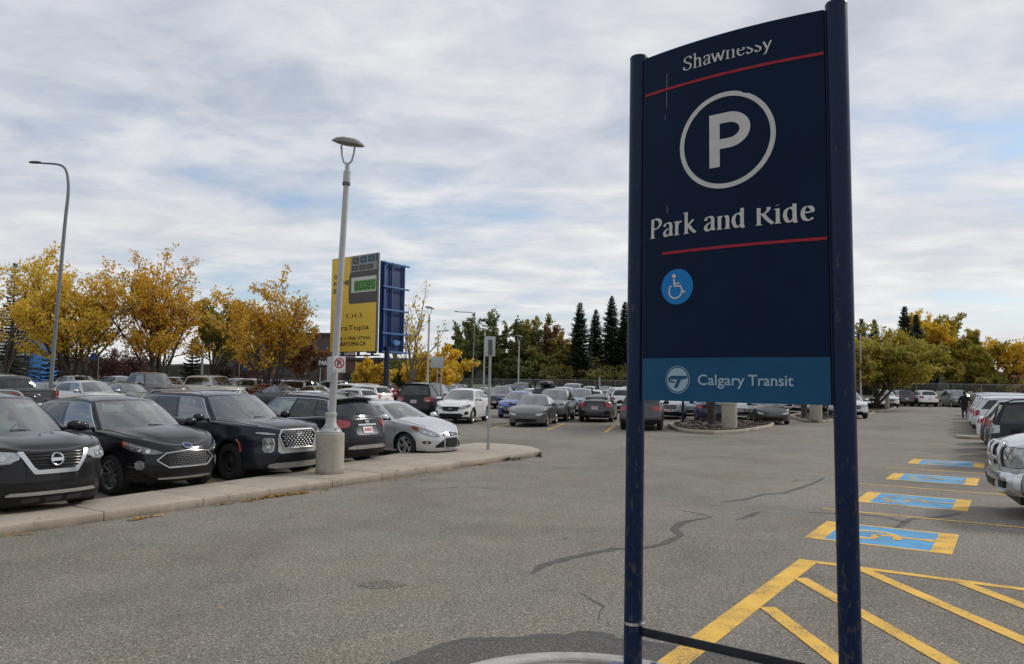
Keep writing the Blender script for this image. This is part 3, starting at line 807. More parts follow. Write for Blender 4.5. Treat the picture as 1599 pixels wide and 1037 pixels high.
PICK = dict(L=5.85, W=2.03, wb=3.7, fo=.98, R=.40, gap=.07, sill=.42, fb=.40, rb=.50,
    zt=[(0, 1.06), (.12, 1.12), (.5, 1.17), (1.5, 1.23), (2.0, 1.25), (3.9, 1.30), (4.3, 1.33), (5.85, 1.36)],
    fi=[(.35, .06), (.55, .0), (.75, .02), (.95, .05), (1.1, .08)], ri=[(.4, .04), (.6, .0), (.75, .05), (1.3, .06)],
    si=[(.4, .04), (.55, .01), (.75, .0), (.95, .01), (1.2, .02), (1.36, .04)], cf=.6, nf=3.4, cr=.25, nr=4.5,
    xc=1.55, bow=.22, xf=2.15, bowt=.12, xr=3.72, xd=3.98, bowr=.08, bowrt=.05, zr=[(2.1, 1.87), (2.5, 1.94), (3.3, 1.94), (3.8, 1.89)], wr=.70, gB=.52, gC=.97, gD=.93, bed=True, clad=1)

def make_boxy(near=False, name='parked_suv', label=None, pm=None, S=None, rim='six'):
    S = S or Shape(**BOXY); pm = pm or PM['black']
    r = car(name, label, S, pm, near, rim, None, True, None, 3)
    zt = S.zt[0][1]
    m = MB(); patch(m, S.F, [(-.46, zt-.27, zt-.09), (.46, zt-.27, zt-.09)], .008, 0)
    for z in (zt-.10, zt-.16, zt-.22, zt-.27): line(m, S.F, [(-.46, z), (.46, z)], .009, .014, 1)
    m.build('grille', [M_BLACK, M_CHROME], r)
    headlights(S, r, [(.52, zt-.27, zt-.08), (.80, zt-.27, zt-.06), (.98, zt-.22, zt-.04)], None, ((.66, zt-.17, .07),))
    lower_intake(S, r, [(-.60, .46, .58), (.60, .46, .58)])
    taillights(S, r, [(.56, .98, 1.16), (.70, .94, 1.19), (.88, .94, 1.19), (1.10, .98, 1.18)], white=[(.66, .99, 1.03), (.86, .99, 1.03)])
    m = MB(); patch(m, S.B, [(-.92, .50, .72), (.92, .50, .72)], .03, 0, 4); m.build('bumper', pm, r)
    plate(S, r, True, .96); spoiler(S, r, M_GLOSSB, .22, .05); rails(S, r, M_BLACK)
    return r, S
def make_pickup(near=False, name='parked_pickup', label=None, pm=None, S=None, chrome=True):
    S = S or Shape(**PICK); pm = pm or PM['charcoal']
    r = car(name, label, S, pm, near, 'six', None, True, None, 2)
    zt = S.zt[0][1]
    m = MB(); patch(m, S.F, [(-.50, zt-.36, zt-.10), (-.44, zt-.40, zt-.08), (.44, zt-.40, zt-.08), (.50, zt-.36, zt-.10)], .010, 0)
    line(m, S.F, [(-.50, zt-.36), (-.50, zt-.10), (.50, zt-.10), (.50, zt-.36)], .022, .016, 1, closed=True)
    for z in (zt-.18, zt-.26): line(m, S.F, [(-.5, z), (.5, z)], .018, .016, 1)
    m.build('grille', [M_BLACK, M_CHROME if chrome else pm], r)
    headlights(S, r, [(.55, zt-.34, zt-.10), (.80, zt-.33, zt-.08), (.96, zt-.28, zt-.08)], None, ((.68, zt-.18, .06),))
    m = MB(); patch(m, S.F, [(-1.05, .50, .66), (-.8, .46, .72), (.8, .46, .72), (1.05, .50, .66)], .05, 0, 5); m.build('bumper', M_CHROME if chrome else pm, r)
    taillights(S, r, [(.80, .96, 1.28), (.90, .95, 1.29), (1.08, .96, 1.28)], white=[(.82, 1.0, 1.05), (1.06, 1.0, 1.05)])
    m = MB(); patch(m, S.B, [(-.95, .52, .72), (.95, .52, .72)], .05, 0, 4); m.build('rear_bumper', M_CHROME if chrome else M_BLACK, r)
    # pressed tailgate
    m = MB(); patch(m, S.B, [(-.74, .84, 1.30), (.74, .84, 1.30)], .012, 0, 4); line(m, S.B, [(-.70, 1.26), (0, 1.245), (.70, 1.26)], .014, .012, 1)
    line(m, S.B, [(-.62, .90), (-.2, .97), (.2, .97), (.62, .90)], .012, .012, 0)
    m.build('tailgate', [pm, M_BLACK], r); plate(S, r, True, .62, off=.06)
    emblem_ring(S, r, S.B, 0, 1.08, .12, .05, .008, kind='oval', off=.025, name='emblem')
    return r, S

# --------------------------------------------------------------- left kerb row, nearest first
def make_grille_suv():
    S = Shape(L=5.04, W=1.96, wb=2.9, fo=.97, R=.37, fb=.25, zt=[(0, .99), (.12, 1.045), (.5, 1.10), (1.2, 1.15), (1.7, 1.16), (4.0, 1.19), (5.04, 1.17)],
        fi=[(.2, .13), (.30, .06), (.46, .0), (.62, .01), (.85, .03), (1.02, .10)], cf=.95, nf=2.7, xc=1.22, bow=.30, xf=2.05, xr=4.55, xd=4.9,
        zr=[(2.0, 1.69), (2.7, 1.775), (3.8, 1.77), (4.6, 1.70)], wr=.64, gB=.40, gC=.72, clad=0, sill=.27)
    r = car('parked_suv', 'black three row SUV with broad chrome V grille, first of the row along the kerb', S, PM['black'], True, 'five', None, True, M_LSEAT, 3)
    m = MB(); patch(m, S.F, [(-.42, .80, .965), (-.30, .72, .975), (.30, .72, .975), (.42, .80, .965)], .004, 0)
    for k, z in enumerate((.945, .905, .865, .825, .785, .745)):
        wdt = .40 - max(0, (.86-z))*.9
        for sg in (1, -1): line(m, S.F, [(.07*sg, z), (wdt*sg, z + .004)], .011 if k % 2 == 0 else .006, .010, 1)
    m.build('grille', [M_BLACK, M_GLOSSB], r)
    m = MB()      # broad chrome V
    for sg in (1, -1): patch(m, lambda x, z, o=0: S.F(x*sg, z, o), [(0.0, .665, .725), (.245, .665, .725), (.30, .675, .775), (.36, .765, .875), (.425, .87, .972), (.49, .955, .975)], .026, 0, 4)
    m.build('grille_surround', M_CHROME, r)
    emblem_ring(S, r, S.F, 0, .855, .078, .078, .012, .020, .03)
    headlights(S, r, [(.46, .88, .965), (.58, .82, .985), (.78, .80, 1.0), (.98, .83, 1.02), (1.16, .93, 1.03)], M_LENS, ((.66, .90, .05), (.80, .905, .05), (.92, .92, .04)), extra=lambda m, f: (line(m, f, [(.50, .875), (.64, .835), (.9, .825), (1.08, .90)], .010, .012, 1), patch(m, f, [(1.02, .90, .99), (1.12, .94, 1.02)], .012, 2)))
    lower_intake(S, r, [(-.62, .44, .50), (-.5, .42, .52), (.5, .42, .52), (.62, .44, .50)])
    m = MB(); patch(m, S.F, [(-.78, .255, .38), (.78, .255, .38)], .012, 0, 5)
    for y in (-.42, -.12, .18): patch(m, S.F, [(y, .28, .34), (y+.22, .29, .345)], .018, 1, 3)
    m.build('lower_valance', [M_BLACK, M_TRIM], r)
    m = MB(); patch(m, S.F, [(-.62, .385, .40), (-.56, .385, .425), (.56, .385, .425), (.62, .385, .40)], .024, 0, 4); m.build('skid_trim', M_SILVERP, r)
    for sg in (1, -1):
        m = MB(); f = lambda x, z, o=0: S.F(x*sg, z, o)
        patch(m, f, [(.76, .52, .60), (.86, .49, .66), (1.02, .51, .66)], .006, 0); patch(m, f, [(.84, .545, .61), (.97, .55, .615)], .012, 1); m.build('fog_lamp', [M_BLACK, M_LENS], r)
    taillights(S, r, [(.5, .95, 1.08), (.9, .92, 1.10), (1.05, .95, 1.1)]); rails(S, r, M_SILVERP)
    handles(S, r, M_CHROME, (2.25, 3.25), 1.0); seams(S, r, doors_std(S)); wipers(S, r); window_trim(S, r, M_CHROME)
    return r, S
def make_mesh_crossover():
    S = Shape(L=4.59, W=1.88, wb=2.71, fo=.92, R=.355, fb=.24, zt=[(0, .87), (.12, .94), (.5, 1.02), (1.15, 1.085), (1.6, 1.10), (3.4, 1.15), (4.59, 1.13)],
        fi=[(.2, .12), (.32, .04), (.48, .0), (.62, .01), (.80, .06), (.93, .15)], cf=1.0, nf=2.5, crown=.075, xc=1.10, bow=.30, xf=1.98, xr=3.95, xd=4.42,
        zr=[(1.9, 1.60), (2.5, 1.68), (3.2, 1.66), (4.0, 1.58)], wr=.60, clad=1, gD=.94)
    r = car('parked_suv', 'black crossover with chrome edged mesh grille and pale sun visors, between two other dark SUVs', S, PM['black'], True, 'multi', pmat('machined_alloy', (0.24, 0.245, 0.25), .35, .8), True, M_SEAT, 2, True)
    out = [(-.55, .62), (-.40, .735), (0, .77), (.40, .735), (.55, .62), (.36, .495), (-.36, .495)]
    m = MB(); patch(m, S.F, [(-.54, .615, .625), (-.40, .52, .73), (-.36, .50, .74), (0, .50, .765), (.36, .50, .74), (.40, .52, .73), (.54, .615, .625)], .006, 0)
    for row in range(8):
        z = .515 + row*.031
        hw = .50*(1 - abs(z-.62)/.17*.35)
        n = 15
        for k in range(n):
            x = (-1 + 2*(k + (.5 if row % 2 else 0))/n)*hw
            if abs(x) < hw-.03: line(m, S.F, [(x-.022, z), (x, z+.011), (x+.022, z)], .0055, .012, 1, 5)
    m.build('grille', [M_BLACK, M_DALLOY], r)
    m = MB(); line(m, S.F, out, .013, .016, 0, 8, closed=True); m.build('grille_surround', M_CHROME, r)
    emblem_ring(S, r, S.F, 0, .842, .085, .036, .007, kind='oval', off=.018)
    headlights(S, r, [(.44, .735, .75), (.60, .715, .815), (.80, .735, .875), (1.02, .80, .93), (1.12, .86, .945)], M_LENSD, ((.68, .775, .042), (.82, .805, .045), (.93, .84, .035)), extra=lambda m, f: patch(m, f, [(1.02, .85, .925), (1.11, .875, .94)], .013, 2))
    lower_intake(S, r, [(-.60, .36, .42), (-.5, .35, .455), (.5, .35, .455), (.6, .36, .42)])
    m = MB(); patch(m, S.F, [(-.52, .305, .33), (.52, .305, .33)], .026, 0, 3); m.build('skid_trim', M_CHROME, r)
    for sg in (1, -1):
        m = MB(); f = lambda x, z, o=0: S.F(x*sg, z, o)
        patch(m, f, [(.74, .50, .58), (.79, .46, .62), (.85, .47, .62), (.89, .51, .58)], .012, 0); m.build('fog_lamp', [M_LENS], r)
    taillights(S, r, [(.45, .92, 1.0), (.8, .9, 1.05), (1.0, .95, 1.06)])
    handles(S, r, PM['black'], (2.15, 3.1), .96); seams(S, r, doors_std(S)); wipers(S, r); window_trim(S, r, M_CHROME)
    plate(S, r, True, .7); spoiler(S, r, PM['black'])
    return r, S
def make_large_grille_suv():
    S = Shape(L=4.98, W=1.975, wb=2.9, fo=.95, R=.375, fb=.26, zt=[(0, 1.02), (.10, 1.07), (.5, 1.12), (1.25, 1.16), (1.7, 1.17), (4.0, 1.21), (4.98, 1.19)],
        fi=[(.2, .12), (.32, .05), (.48, .0), (.62, .01), (.9, .03), (1.06, .10)], cf=.85, nf=2.8, xc=1.28, bow=.28, xf=2.08, xr=4.5, xd=4.86,
        zr=[(2.0, 1.68), (2.7, 1.755), (3.8, 1.75), (4.6, 1.69)], wr=.64, gB=.40, gC=.72, clad=1)
    r = car('parked_suv', 'dark blue grey SUV with tall chrome lattice grille, beside the concrete lamp base', S, PM['graphite'], True, 'steel', M_STEEL, True, M_SEAT, 3)
    m = MB(); patch(m, S.F, [(-.44, .84, .96), (-.36, .70, 1.0), (-.33, .66, 1.0), (.33, .66, 1.0), (.36, .70, 1.0), (.44, .84, .96)], .008, 0)
    for row in range(8):
        z = .695 + row*.039; hw = .40 - max(0, .82-z)*.55
        n = 9
        for k in range(n+1):
            x = (-1 + 2*(k + (.5 if row % 2 else 0))/n)*hw
            if abs(x) < hw-.02: line(m, S.F, [(x-.026, z+.011), (x-.012, z-.006), (x+.012, z-.006), (x+.026, z+.011)], .0065, .016, 1, 5)
    m.build('grille', [M_BLACK, M_ALLOY], r)
    m = MB(); line(m, S.F, [(-.47, .90), (-.40, 1.0), (.40, 1.0), (.47, .90), (.37, .655), (-.37, .655)], .022, .018, 0, 8, closed=True)
    for sg in (1, -1): patch(m, lambda x, z, o=0: S.F(x*sg, z, o), [(.36, .55, .66), (.44, .56, .80), (.49, .60, .88)], .014, 0)
    patch(m, S.F, [(-.37, .56, .64), (.37, .56, .64)], .014, 0, 3)
    m.build('grille_surround', M_SILVERP, r)
    emblem_ring(S, r, S.F, 0, .915, .085, .045, .009, kind='h', off=.03)
    for sg in (1, -1):
        m = MB(); f = lambda x, z, o=0: S.F(x*sg, z, o)
        patch(m, f, [(.54, .925, .945), (.72, .935, .975), (.92, .96, .985)], .010, 0); m.build('daytime_lamp', [M_LENS], r)
    headlights(S, r, [(.55, .62, .85), (.60, .58, .88), (.74, .58, .88), (.80, .63, .85)], M_LENSD, ((.68, .80, .042), (.68, .70, .042)), extra=lambda m, f: line(m, f, [(.60, .86), (.565, .74), (.60, .61), (.67, .585)], .014, .012, 1))
    lower_intake(S, r, [(-.52, .40, .45), (-.44, .385, .50), (.44, .385, .50), (.52, .40, .45)])
    m = MB(); patch(m, S.F, [(-.66, .30, .345), (-.5, .27, .375), (.5, .27, .375), (.66, .30, .345)], .026, 0, 4); m.build('skid_trim', M_SILVERP, r)
    for sg in (1, -1):
        m = MB(); line(m, lambda x, z, o=0: S.side(x, z, o, sg), [(S.ax[0]-.40, .60), (S.ax[0]-.34, .76), (S.ax[0]-.26, .84)], .016, .022, 0); m.build('side_marker', M_AMBER, r)
    taillights(S, r, [(.7, .8, 1.1), (.85, .75, 1.12), (1.0, .8, 1.12)]); rails(S, r, M_SILVERP)
    handles(S, r, PM['graphite'], (2.3, 3.3), 1.02); seams(S, r, doors_std(S)); wipers(S, r); window_trim(S, r, M_CHROME)
    return r, S
def make_backed_crossover():
    S = Shape(L=4.68, W=1.84, wb=2.70, fo=.95, R=.36, rb=.30, zt=[(0, .93), (.12, .98), (.5, 1.03), (1.2, 1.09), (1.7, 1.09), (3.3, 1.13), (3.9, 1.17), (4.68, 1.16)],
        ri=[(.28, .14), (.40, .05), (.55, .0), (.72, .02), (.85, .07), (1.16, .16)], cr=.62, nr=2.9, xc=1.2, xf=2.0, xr=4.12, xd=4.50, bowr=.2, bowrt=.14,
        zr=[(1.9, 1.62), (2.6, 1.715), (3.4, 1.70), (4.15, 1.62)], wr=.60, gC=.78, gD=.945)
    r = car('parked_suv', 'black crossover backed up to the kerb with red tail lamps and pink white plate', S, PM['navyblack'], True, 'split', None, True, M_SEAT, 2)
    taillights(S, r, [(.50, 1.00, 1.06), (.58, .93, 1.09), (.78, .91, 1.115), (.98, .98, 1.125), (1.16, 1.05, 1.12)], white=None)
    m = MB(); patch(m, S.B, [(-.30, .96, 1.0), (.30, .96, 1.0)], .030, 0, 3); m.build('tailgate_trim', M_CHROME, r)
    emblem_ring(S, r, S.B, 0, 1.055, .055, .055, .010, .012, .03, M_ALLOY)
    m = MB(); patch(m, S.B, [(-.36, .77, .86), (-.30, .75, .945), (.30, .75, .945), (.36, .77, .86)], .004, 0, 4); m.build('plate_recess', M_DALLOY, r)
    plate(S, r, True, .86, off=.02)
    m = MB(); patch(m, S.B, [(-.85, .31, .44), (.85, .31, .44)], .012, 0, 4); patch(m, S.B, [(-.60, .60, .69), (.60, .60, .69)], .004, 0, 3); m.build('lower_valance', M_BLACK, r)
    m = MB(); patch(m, S.B, [(-.60, .45, .49), (-.45, .44, .525), (.45, .44, .525), (.60, .45, .49)], .026, 0, 4); m.build('skid_trim', M_CHROME, r)
    for sg in (1, -1):
        m = MB(); f = lambda x, z, o=0: S.B(x*sg, z, o); patch(m, f, [(.68, .50, .55), (.86, .50, .55)], .010, 0, 3); m.build('reflector', M_RED, r)
    spoiler(S, r, PM['navyblack'], .26, .045); rails(S, r, M_SILVERP)
    m = MB()
    q = [S.gh('r', .75+.25*t, .22+.05*t, .014) for t in frange(0, 1, 5)]; m.tube(q, .012, 6); m.build('rear_wiper', M_BLACK, r)
    m = MB(); P = S.roof(4.0, 0); m.tube([(S.L/2-3.85, 0, P-.01), (S.L/2-3.95, 0, P+.07), (S.L/2-4.0, 0, P+.09)], [.03, .018, .006], 8); m.build('antenna_fin', PM['navyblack'], r)
    headlights(S, r, [(.5, .78, .88), (.9, .8, .95)]); handles(S, r, M_CHROME, (2.25, 3.2), .99); seams(S, r, doors_std(S)); window_trim(S, r, M_CHROME, .013)
    return r, S
def make_silver_hatch():
    kw = dict(SED); kw.update(L=4.45, W=1.82, wb=2.65, fo=.90, R=.325, zt=[(0, .67), (.1, .73), (.5, .86), (1.05, .95), (1.5, .98), (3.2, 1.05), (4.45, 1.05)],
        fi=[(.17, .07), (.28, .0), (.42, .0), (.58, .02), (.72, .10)], cf=1.0, nf=2.4, crown=.10, xc=.98, bow=.32, xf=1.98, xr=3.55, xd=4.15, bowr=.15,
        zr=[(1.9, 1.40), (2.45, 1.475), (2.9, 1.465), (3.6, 1.38)], wr=.57, deck=True, gC=.80)
    S = Shape(**kw)
    r = car('parked_hatchback', 'silver hatchback with angular headlamps at the rounded end of the kerb', S, PM['silver'], True, 'split', None, False, M_SEAT, 2)
    m = MB(); patch(m, S.F, [(-.30, .585, .64), (-.22, .575, .665), (.22, .575, .665), (.30, .585, .64)], .006, 0)
    for z in (.60, .63, .655): line(m, S.F, [(-.27, z), (.27, z)], .006, .012, 1)
    m.build('grille', [M_BLACK, M_CHROME], r)
    emblem_ring(S, r, S.F, 0, .63, .07, .03, .007, kind='oval', off=.03)
    m = MB(); patch(m, S.F, [(-.27, .34, .52), (-.20, .27, .535), (.20, .27, .535), (.27, .34, .52)], .008, 0)
    for z in (.33, .385, .44, .495): line(m, S.F, [(-.23, z), (.23, z)], .005, .012, 0)
    line(m, S.F, [(-.28, .34), (-.24, .53), (.24, .53), (.28, .34), (.22, .265), (-.22, .265)], .010, .012, 1, closed=True)
    m.build('lower_grille', [M_BLACK, M_ALLOY], r)
    for sg in (1, -1):
        m = MB(); f = lambda x, z, o=0: S.F(x*sg, z, o)
        patch(m, f, [(.30, .28, .48), (.55, .28, .33)], .006, 0); m.build('side_intake', M_BLACK, r)
        m = MB(); patch(m, f, [(.66, .40, .43), (.72, .375, .455), (.82, .38, .455), (.90, .41, .44)], .006, 0); patch(m, f, [(.73, .39, .44), (.81, .395, .44)], .010, 1); m.build('fog_lamp', [M_BLACK, M_LENS], r)
    headlights(S, r, [(.44, .565, .60), (.60, .57, .70), (.80, .62, .775), (1.02, .72, .83), (1.16, .80, .845)], M_LENS, ((.66, .635, .05), (.80, .69, .045)), extra=lambda m, f: patch(m, f, [(.96, .715, .81), (1.15, .80, .84)], .012, 2))
    m = MB(); patch(m, S.F, [(-.8, .19, .24), (.8, .19, .24)], .018, 0, 3); m.build('lower_valance', PM['silver'], r)
    taillights(S, r, [(.5, .75, 1.0), (.9, .78, 1.0)]); handles(S, r, PM['silver'], (2.05, 3.0), .86); seams(S, r, doors_std(S)); wipers(S, r)
    return r, S
def make_white_crossover():
    S = Shape(L=4.55, W=1.84, wb=2.70, fo=.90, R=.365, zt=[(0, .84), (.12, .93), (.5, 1.01), (1.15, 1.07), (1.6, 1.09), (3.4, 1.16), (4.55, 1.14)],
        fi=[(.2, .12), (.32, .03), (.46, .0), (.62, .02), (.8, .08), (.92, .16)], cf=.95, nf=2.5, zr=[(1.9, 1.60), (2.5, 1.68), (3.2, 1.66), (4.05, 1.58)], xd=4.4, xr=3.95, clad=1)
    r = car('parked_suv', 'white crossover with black shield grille facing the camera beside the tall black SUV', S, PM['white'], True, 'split', None, True)
    m = MB(); patch(m, S.F, [(-.43, .72, .79), (-.36, .62, .81), (0, .585, .82), (.36, .62, .81), (.43, .72, .79)], .008, 0)
    line(m, S.F, [(-.45, .74), (-.36, .615), (0, .575), (.36, .615), (.45, .74)], .010, .014, 1); m.build('grille', [M_BLACK, M_CHROME], r)
    emblem_ring(S, r, S.F, 0, .715, .065, .045, .006, kind='wing', off=.016)
    headlights(S, r, [(.45, .70, .79), (.62, .71, .83), (.82, .77, .88), (1.05, .84, .92)], M_LENSD, ((.58, .76, .045), (.72, .79, .045)))
    lower_intake(S, r, [(-.62, .37, .42), (-.5, .34, .50), (.5, .34, .50), (.62, .37, .42)])
    for sg in (1, -1):
        m = MB(); f = lambda x, z, o=0: S.F(x*sg, z, o); patch(m, f, [(.68, .46, .50), (.74, .43, .60), (.92, .48, .58)], .008, 0); m.build('fog_lamp', M_BLACK, r)
    m = MB(); patch(m, S.F, [(-.95, .24, .335), (.95, .24, .335)], .014, 0, 3); m.build('lower_valance', M_BLACK, r)
    taillights(S, r, [(.5, .9, 1.0), (.9, .88, 1.05)]); handles(S, r, PM['white'], (2.1, 3.05), .96); seams(S, r, doors_std(S)); wipers(S, r)
    return r, S
def make_fastback():
    kw = dict(SED); kw.update(L=4.5, W=1.80, zt=[(0, .64), (.12, .70), (.5, .80), (1.1, .88), (1.6, .91), (3.2, .98), (4.0, 1.03), (4.5, 1.05)], xr=2.95, xd=4.25, bowr=.2,
        zr=[(1.9, 1.35), (2.3, 1.415), (2.8, 1.40), (3.1, 1.36)], ri=[(.22, .10), (.40, .02), (.55, .0), (.8, .05), (1.05, .06)], clad=0)
    S = Shape(**kw)
    r = car('parked_hatchback', 'grey fastback seen from behind with C shaped tail lamps and black bumper vents', S, PM['charcoal'], True, 'ten', M_DALLOY, True)
    taillights(S, r, [(.46, .86, .95), (.62, .78, 1.0), (.72, .76, 1.03), (.85, .78, 1.04), (1.05, .88, 1.04)])
    m = MB(); patch(m, S.B, [(-.55, 1.00, 1.05), (.55, 1.00, 1.05)], .05, 0, 3); m.build('spoiler', M_GLOSSB, r)
    for sg in (1, -1):
        m = MB(); f = lambda x, z, o=0: S.B(x*sg, z, o); patch(m, f, [(.48, .44, .50), (.58, .40, .60), (.78, .42, .60), (.86, .50, .56)], .008, 0); m.build('bumper_vent', M_BLACK, r)
    m = MB(); patch(m, S.B, [(-.8, .24, .36), (.8, .24, .36)], .012, 0, 3); m.build('lower_valance', M_BLACK, r); plate(S, r, True, .74)
    headlights(S, r, [(.45, .55, .62), (.9, .6, .7)]); seams(S, r, doors_std(S))
    return r, S
def make_silver_pickup():
    kw = dict(PICK); kw.update(zt=[(0, 1.10), (.10, 1.16), (.5, 1.22), (1.5, 1.27), (2.0, 1.28), (3.9, 1.33), (4.3, 1.36), (5.85, 1.38)], fi=[(.35, .12), (.5, .08), (.75, .07), (.95, .05), (1.16, .075)], cf=.50, nf=3.9, crown=.07, R=.41)
    S = Shape(**kw)
    r = car('parked_pickup', 'silver pickup truck with chrome crossbar grille and chrome bumper at the right edge', S, PM['silver'], True, 'five', M_CHROME, True, None, 2)
    m = MB(); patch(m, S.F, [(-.46, .80, 1.10), (-.40, .74, 1.12), (.40, .74, 1.12), (.46, .80, 1.10)], .045, 0)
    line(m, S.F, [(-.48, .80), (-.48, 1.08), (-.40, 1.13), (.40, 1.13), (.48, 1.08), (.48, .80), (.40, .73), (-.40, .73)], .036, .05, 1, 10, closed=True)
    line(m, S.F, [(-.46, .92), (.46, .92)], .032, .065, 1, 10); line(m, S.F, [(0, .74), (0, 1.12)], .032, .065, 1, 10)
    m.build('grille', [M_BLACK, M_CHROME], r)
    headlights(S, r, [(.54, .84, 1.10), (.66, .80, 1.115), (.90, .80, 1.12), (1.12, .84, 1.11), (1.24, .92, 1.09)], M_LENS, ((.68, .98, .075), (.86, .99, .06)), extra=lambda m, f: patch(m, f, [(1.10, .98, 1.075), (1.21, .99, 1.07)], .012, 2))
    m = MB(); P = []
    for k in range(41):
        y = -1.0 + k*.05; a = abs(y); dx = .11 + .02*(1-a*a) - .10*max(0, a-.75)**2*6
        f = S.F(y*1.04, .60, 0.0); P.append([Vector((f.x + d, f.y*1.0, z)) for d, z in ((dx-.14, .40), (dx-.05, .38), (dx-.005, .44), (dx, .52), (dx-.01, .62), (dx-.03, .70), (dx-.06, .735), (dx-.16, .74))])
    m.grid(P, 0)
    for sg in (1, -1):
        patch(m, lambda x, z, o=0: S.F(x*sg, z, o), [(.62, .50, .60), (.80, .50, .60)], .135, 1)
    patch(m, S.F, [(-.34, .48, .58), (.34, .48, .58)], .14, 1)
    m.build('bumper', [M_CHROME, M_BLACK], r, 50)
    m = MB(); patch(m, S.F, [(-.95, .735, .80), (.95, .735, .80)], .05, 0, 3); m.build('bumper_cover', PM['silver'], r)
    seams(S, r, doors_std(S)); handles(S, r, M_CHROME, (2.5, 3.5), 1.1); taillights(S, r, [(.8, .96, 1.28), (1.05, .96, 1.28)]); wipers(S, r)
    return r, S
# ------------------------------------------------------------------ ground
def asphalt(name, c, speck=1.0, stain=1.0):
    m, T, out = newmat(name)
    ob = T.n('ShaderNodeTexCoord').outputs['Object']
    fine = T.noise(ob, 62, 2, 0.7); vor = T.n('ShaderNodeTexVoronoi', ins={'Vector': ob, 'Scale': 75}).outputs['Color']
    vs = T.n('ShaderNodeSeparateColor', ins={0: vor}).outputs[0]
    big = T.noise(ob, 0.22, 6, 0.6, 0.6); mid = T.noise(ob, 1.6, 5, 0.6)
    f = T.ramp(fine, [(0.30, 1 - .70*speck), (0.5, 1.0), (0.70, 1 + .80*speck)])
    g = T.ramp(vs, [(0.0, 1 - .38*speck), (0.55, 1.0), (0.9, 1 + .25*speck), (1.0, 1 + .8*speck)])
    b = T.ramp(big, [(0.32, 1 - .24*stain), (0.5, 1.0), (0.68, 1 + .14*stain)])
    d = T.ramp(mid, [(0.3, 1 - .10*stain), (0.6, 1 + .05*stain)])
    cc = T.mix(1.0, c, f, 'MULTIPLY'); cc = T.mix(1.0, cc, g, 'MULTIPLY'); cc = T.mix(1.0, cc, b, 'MULTIPLY'); cc = T.mix(1.0, cc, d, 'MULTIPLY')
    cc = T.mix(1.0, cc, T.ramp(T.noise(ob, 24, 3, 0.75), [(0.30, 1 - .22*speck), (0.5, 1.0), (0.70, 1 + .22*speck)]), 'MULTIPLY')
    cc = T.mix(T.ramp(T.noise(ob, 0.7, 4, 0.6, 1.0), [(0.42, 0.0), (0.62, 0.55)]), cc, T.mix(1.0, cc, (1.08, 0.99, 0.86), 'MULTIPLY'))
    cc = T.mix(T.ramp(T.noise(ob, 2.3, 3, 0.5, 0.4), [(0.70, 0.0), (0.74, 0.30)]), cc, T.mix(1.0, cc, (0.62, 0.62, 0.64), 'MULTIPLY'))
    p = T.n('ShaderNodeBsdfPrincipled', ins={'Base Color': cc, 'Roughness': 0.86, 'Specular IOR Level': 0.35})
    bn = T.n('ShaderNodeBump', ins={'Strength': 0.5, 'Distance': 0.006, 'Height': fine}); T.link(bn.outputs[0], p.inputs['Normal'])
    T.link(p.outputs[0], out.inputs[0]); return m
def roadpaint(name, c, wear=0.5):
    m, T, out = newmat(name)
    ob = T.n('ShaderNodeTexCoord').outputs['Object']
    n = T.noise(ob, 55, 3, 0.7); n2 = T.noise(ob, 2.5, 4, 0.6)
    k = T.math('ADD', T.math('MULTIPLY', n, 0.65), T.math('MULTIPLY', n2, 0.35))
    f = T.ramp(k, [(0.36 + .04*wear, 0.0), (0.44 + .07*wear, 1.0)])
    tone = T.ramp(n2, [(0.3, 0.86), (0.7, 1.08)])
    cc = T.mix(f, (0.15, 0.135, 0.115), T.mix(1.0, c, tone, 'MULTIPLY'))
    p = T.n('ShaderNodeBsdfPrincipled', ins={'Base Color': cc, 'Roughness': 0.75, 'Specular IOR Level': 0.3})
    bn = T.n('ShaderNodeBump', ins={'Strength': 0.4, 'Distance': 0.005, 'Height': T.noise(ob, 62, 2, 0.7)}); T.link(bn.outputs[0], p.inputs['Normal'])
    T.link(p.outputs[0], out.inputs[0]); return m
def concrete(name, c, sc_=1.0):
    m, T, out = newmat(name)
    ob = T.n('ShaderNodeTexCoord').outputs['Object']
    sp = T.n('ShaderNodeSeparateXYZ', ins={0: ob})
    n = T.noise(ob, 70*sc_, 3, 0.7); n2 = T.noise(ob, 1.7*sc_, 6, 0.65, 0.5); n3 = T.noise(ob, 9*sc_, 4, 0.6)
    cc = T.mix(1.0, c, T.ramp(n, [(0.3, 0.80), (0.7, 1.16)]), 'MULTIPLY')
    cc = T.mix(1.0, cc, T.ramp(n2, [(0.3, 0.80), (0.55, 1.0), (0.75, 1.08)]), 'MULTIPLY')
    cc = T.mix(T.ramp(n3, [(0.56, 0.0), (0.72, 0.35)]), cc, (0.13, 0.11, 0.085))
    cc = T.mix(T.math('MULTIPLY', T.ramp(sp.outputs[2], [(0.0, 0.75), (0.05, 0.40), (0.11, 0.0)]), T.ramp(n2, [(0.3, 1.2), (0.7, 0.5)]), True), cc, (0.12, 0.09, 0.06))
    p = T.n('ShaderNodeBsdfPrincipled', ins={'Base Color': cc, 'Roughness': 0.88, 'Specular IOR Level': 0.25})
    bn = T.n('ShaderNodeBump', ins={'Strength': 0.35, 'Distance': 0.006, 'Height': n}); T.link(bn.outputs[0], p.inputs['Normal'])
    T.link(p.outputs[0], out.inputs[0]); return m
M_ASPH = asphalt('asphalt', (0.196, 0.179, 0.150)); M_PATCH = asphalt('new_asphalt', (0.098, 0.093, 0.088), .8)
M_SEAL = asphalt('crack_sealant', (0.095, 0.092, 0.088), .35)
M_GRASS = pmat('dry_grass', (0.10, 0.095, 0.04), 0.95, var=0.35, scale=1.5)
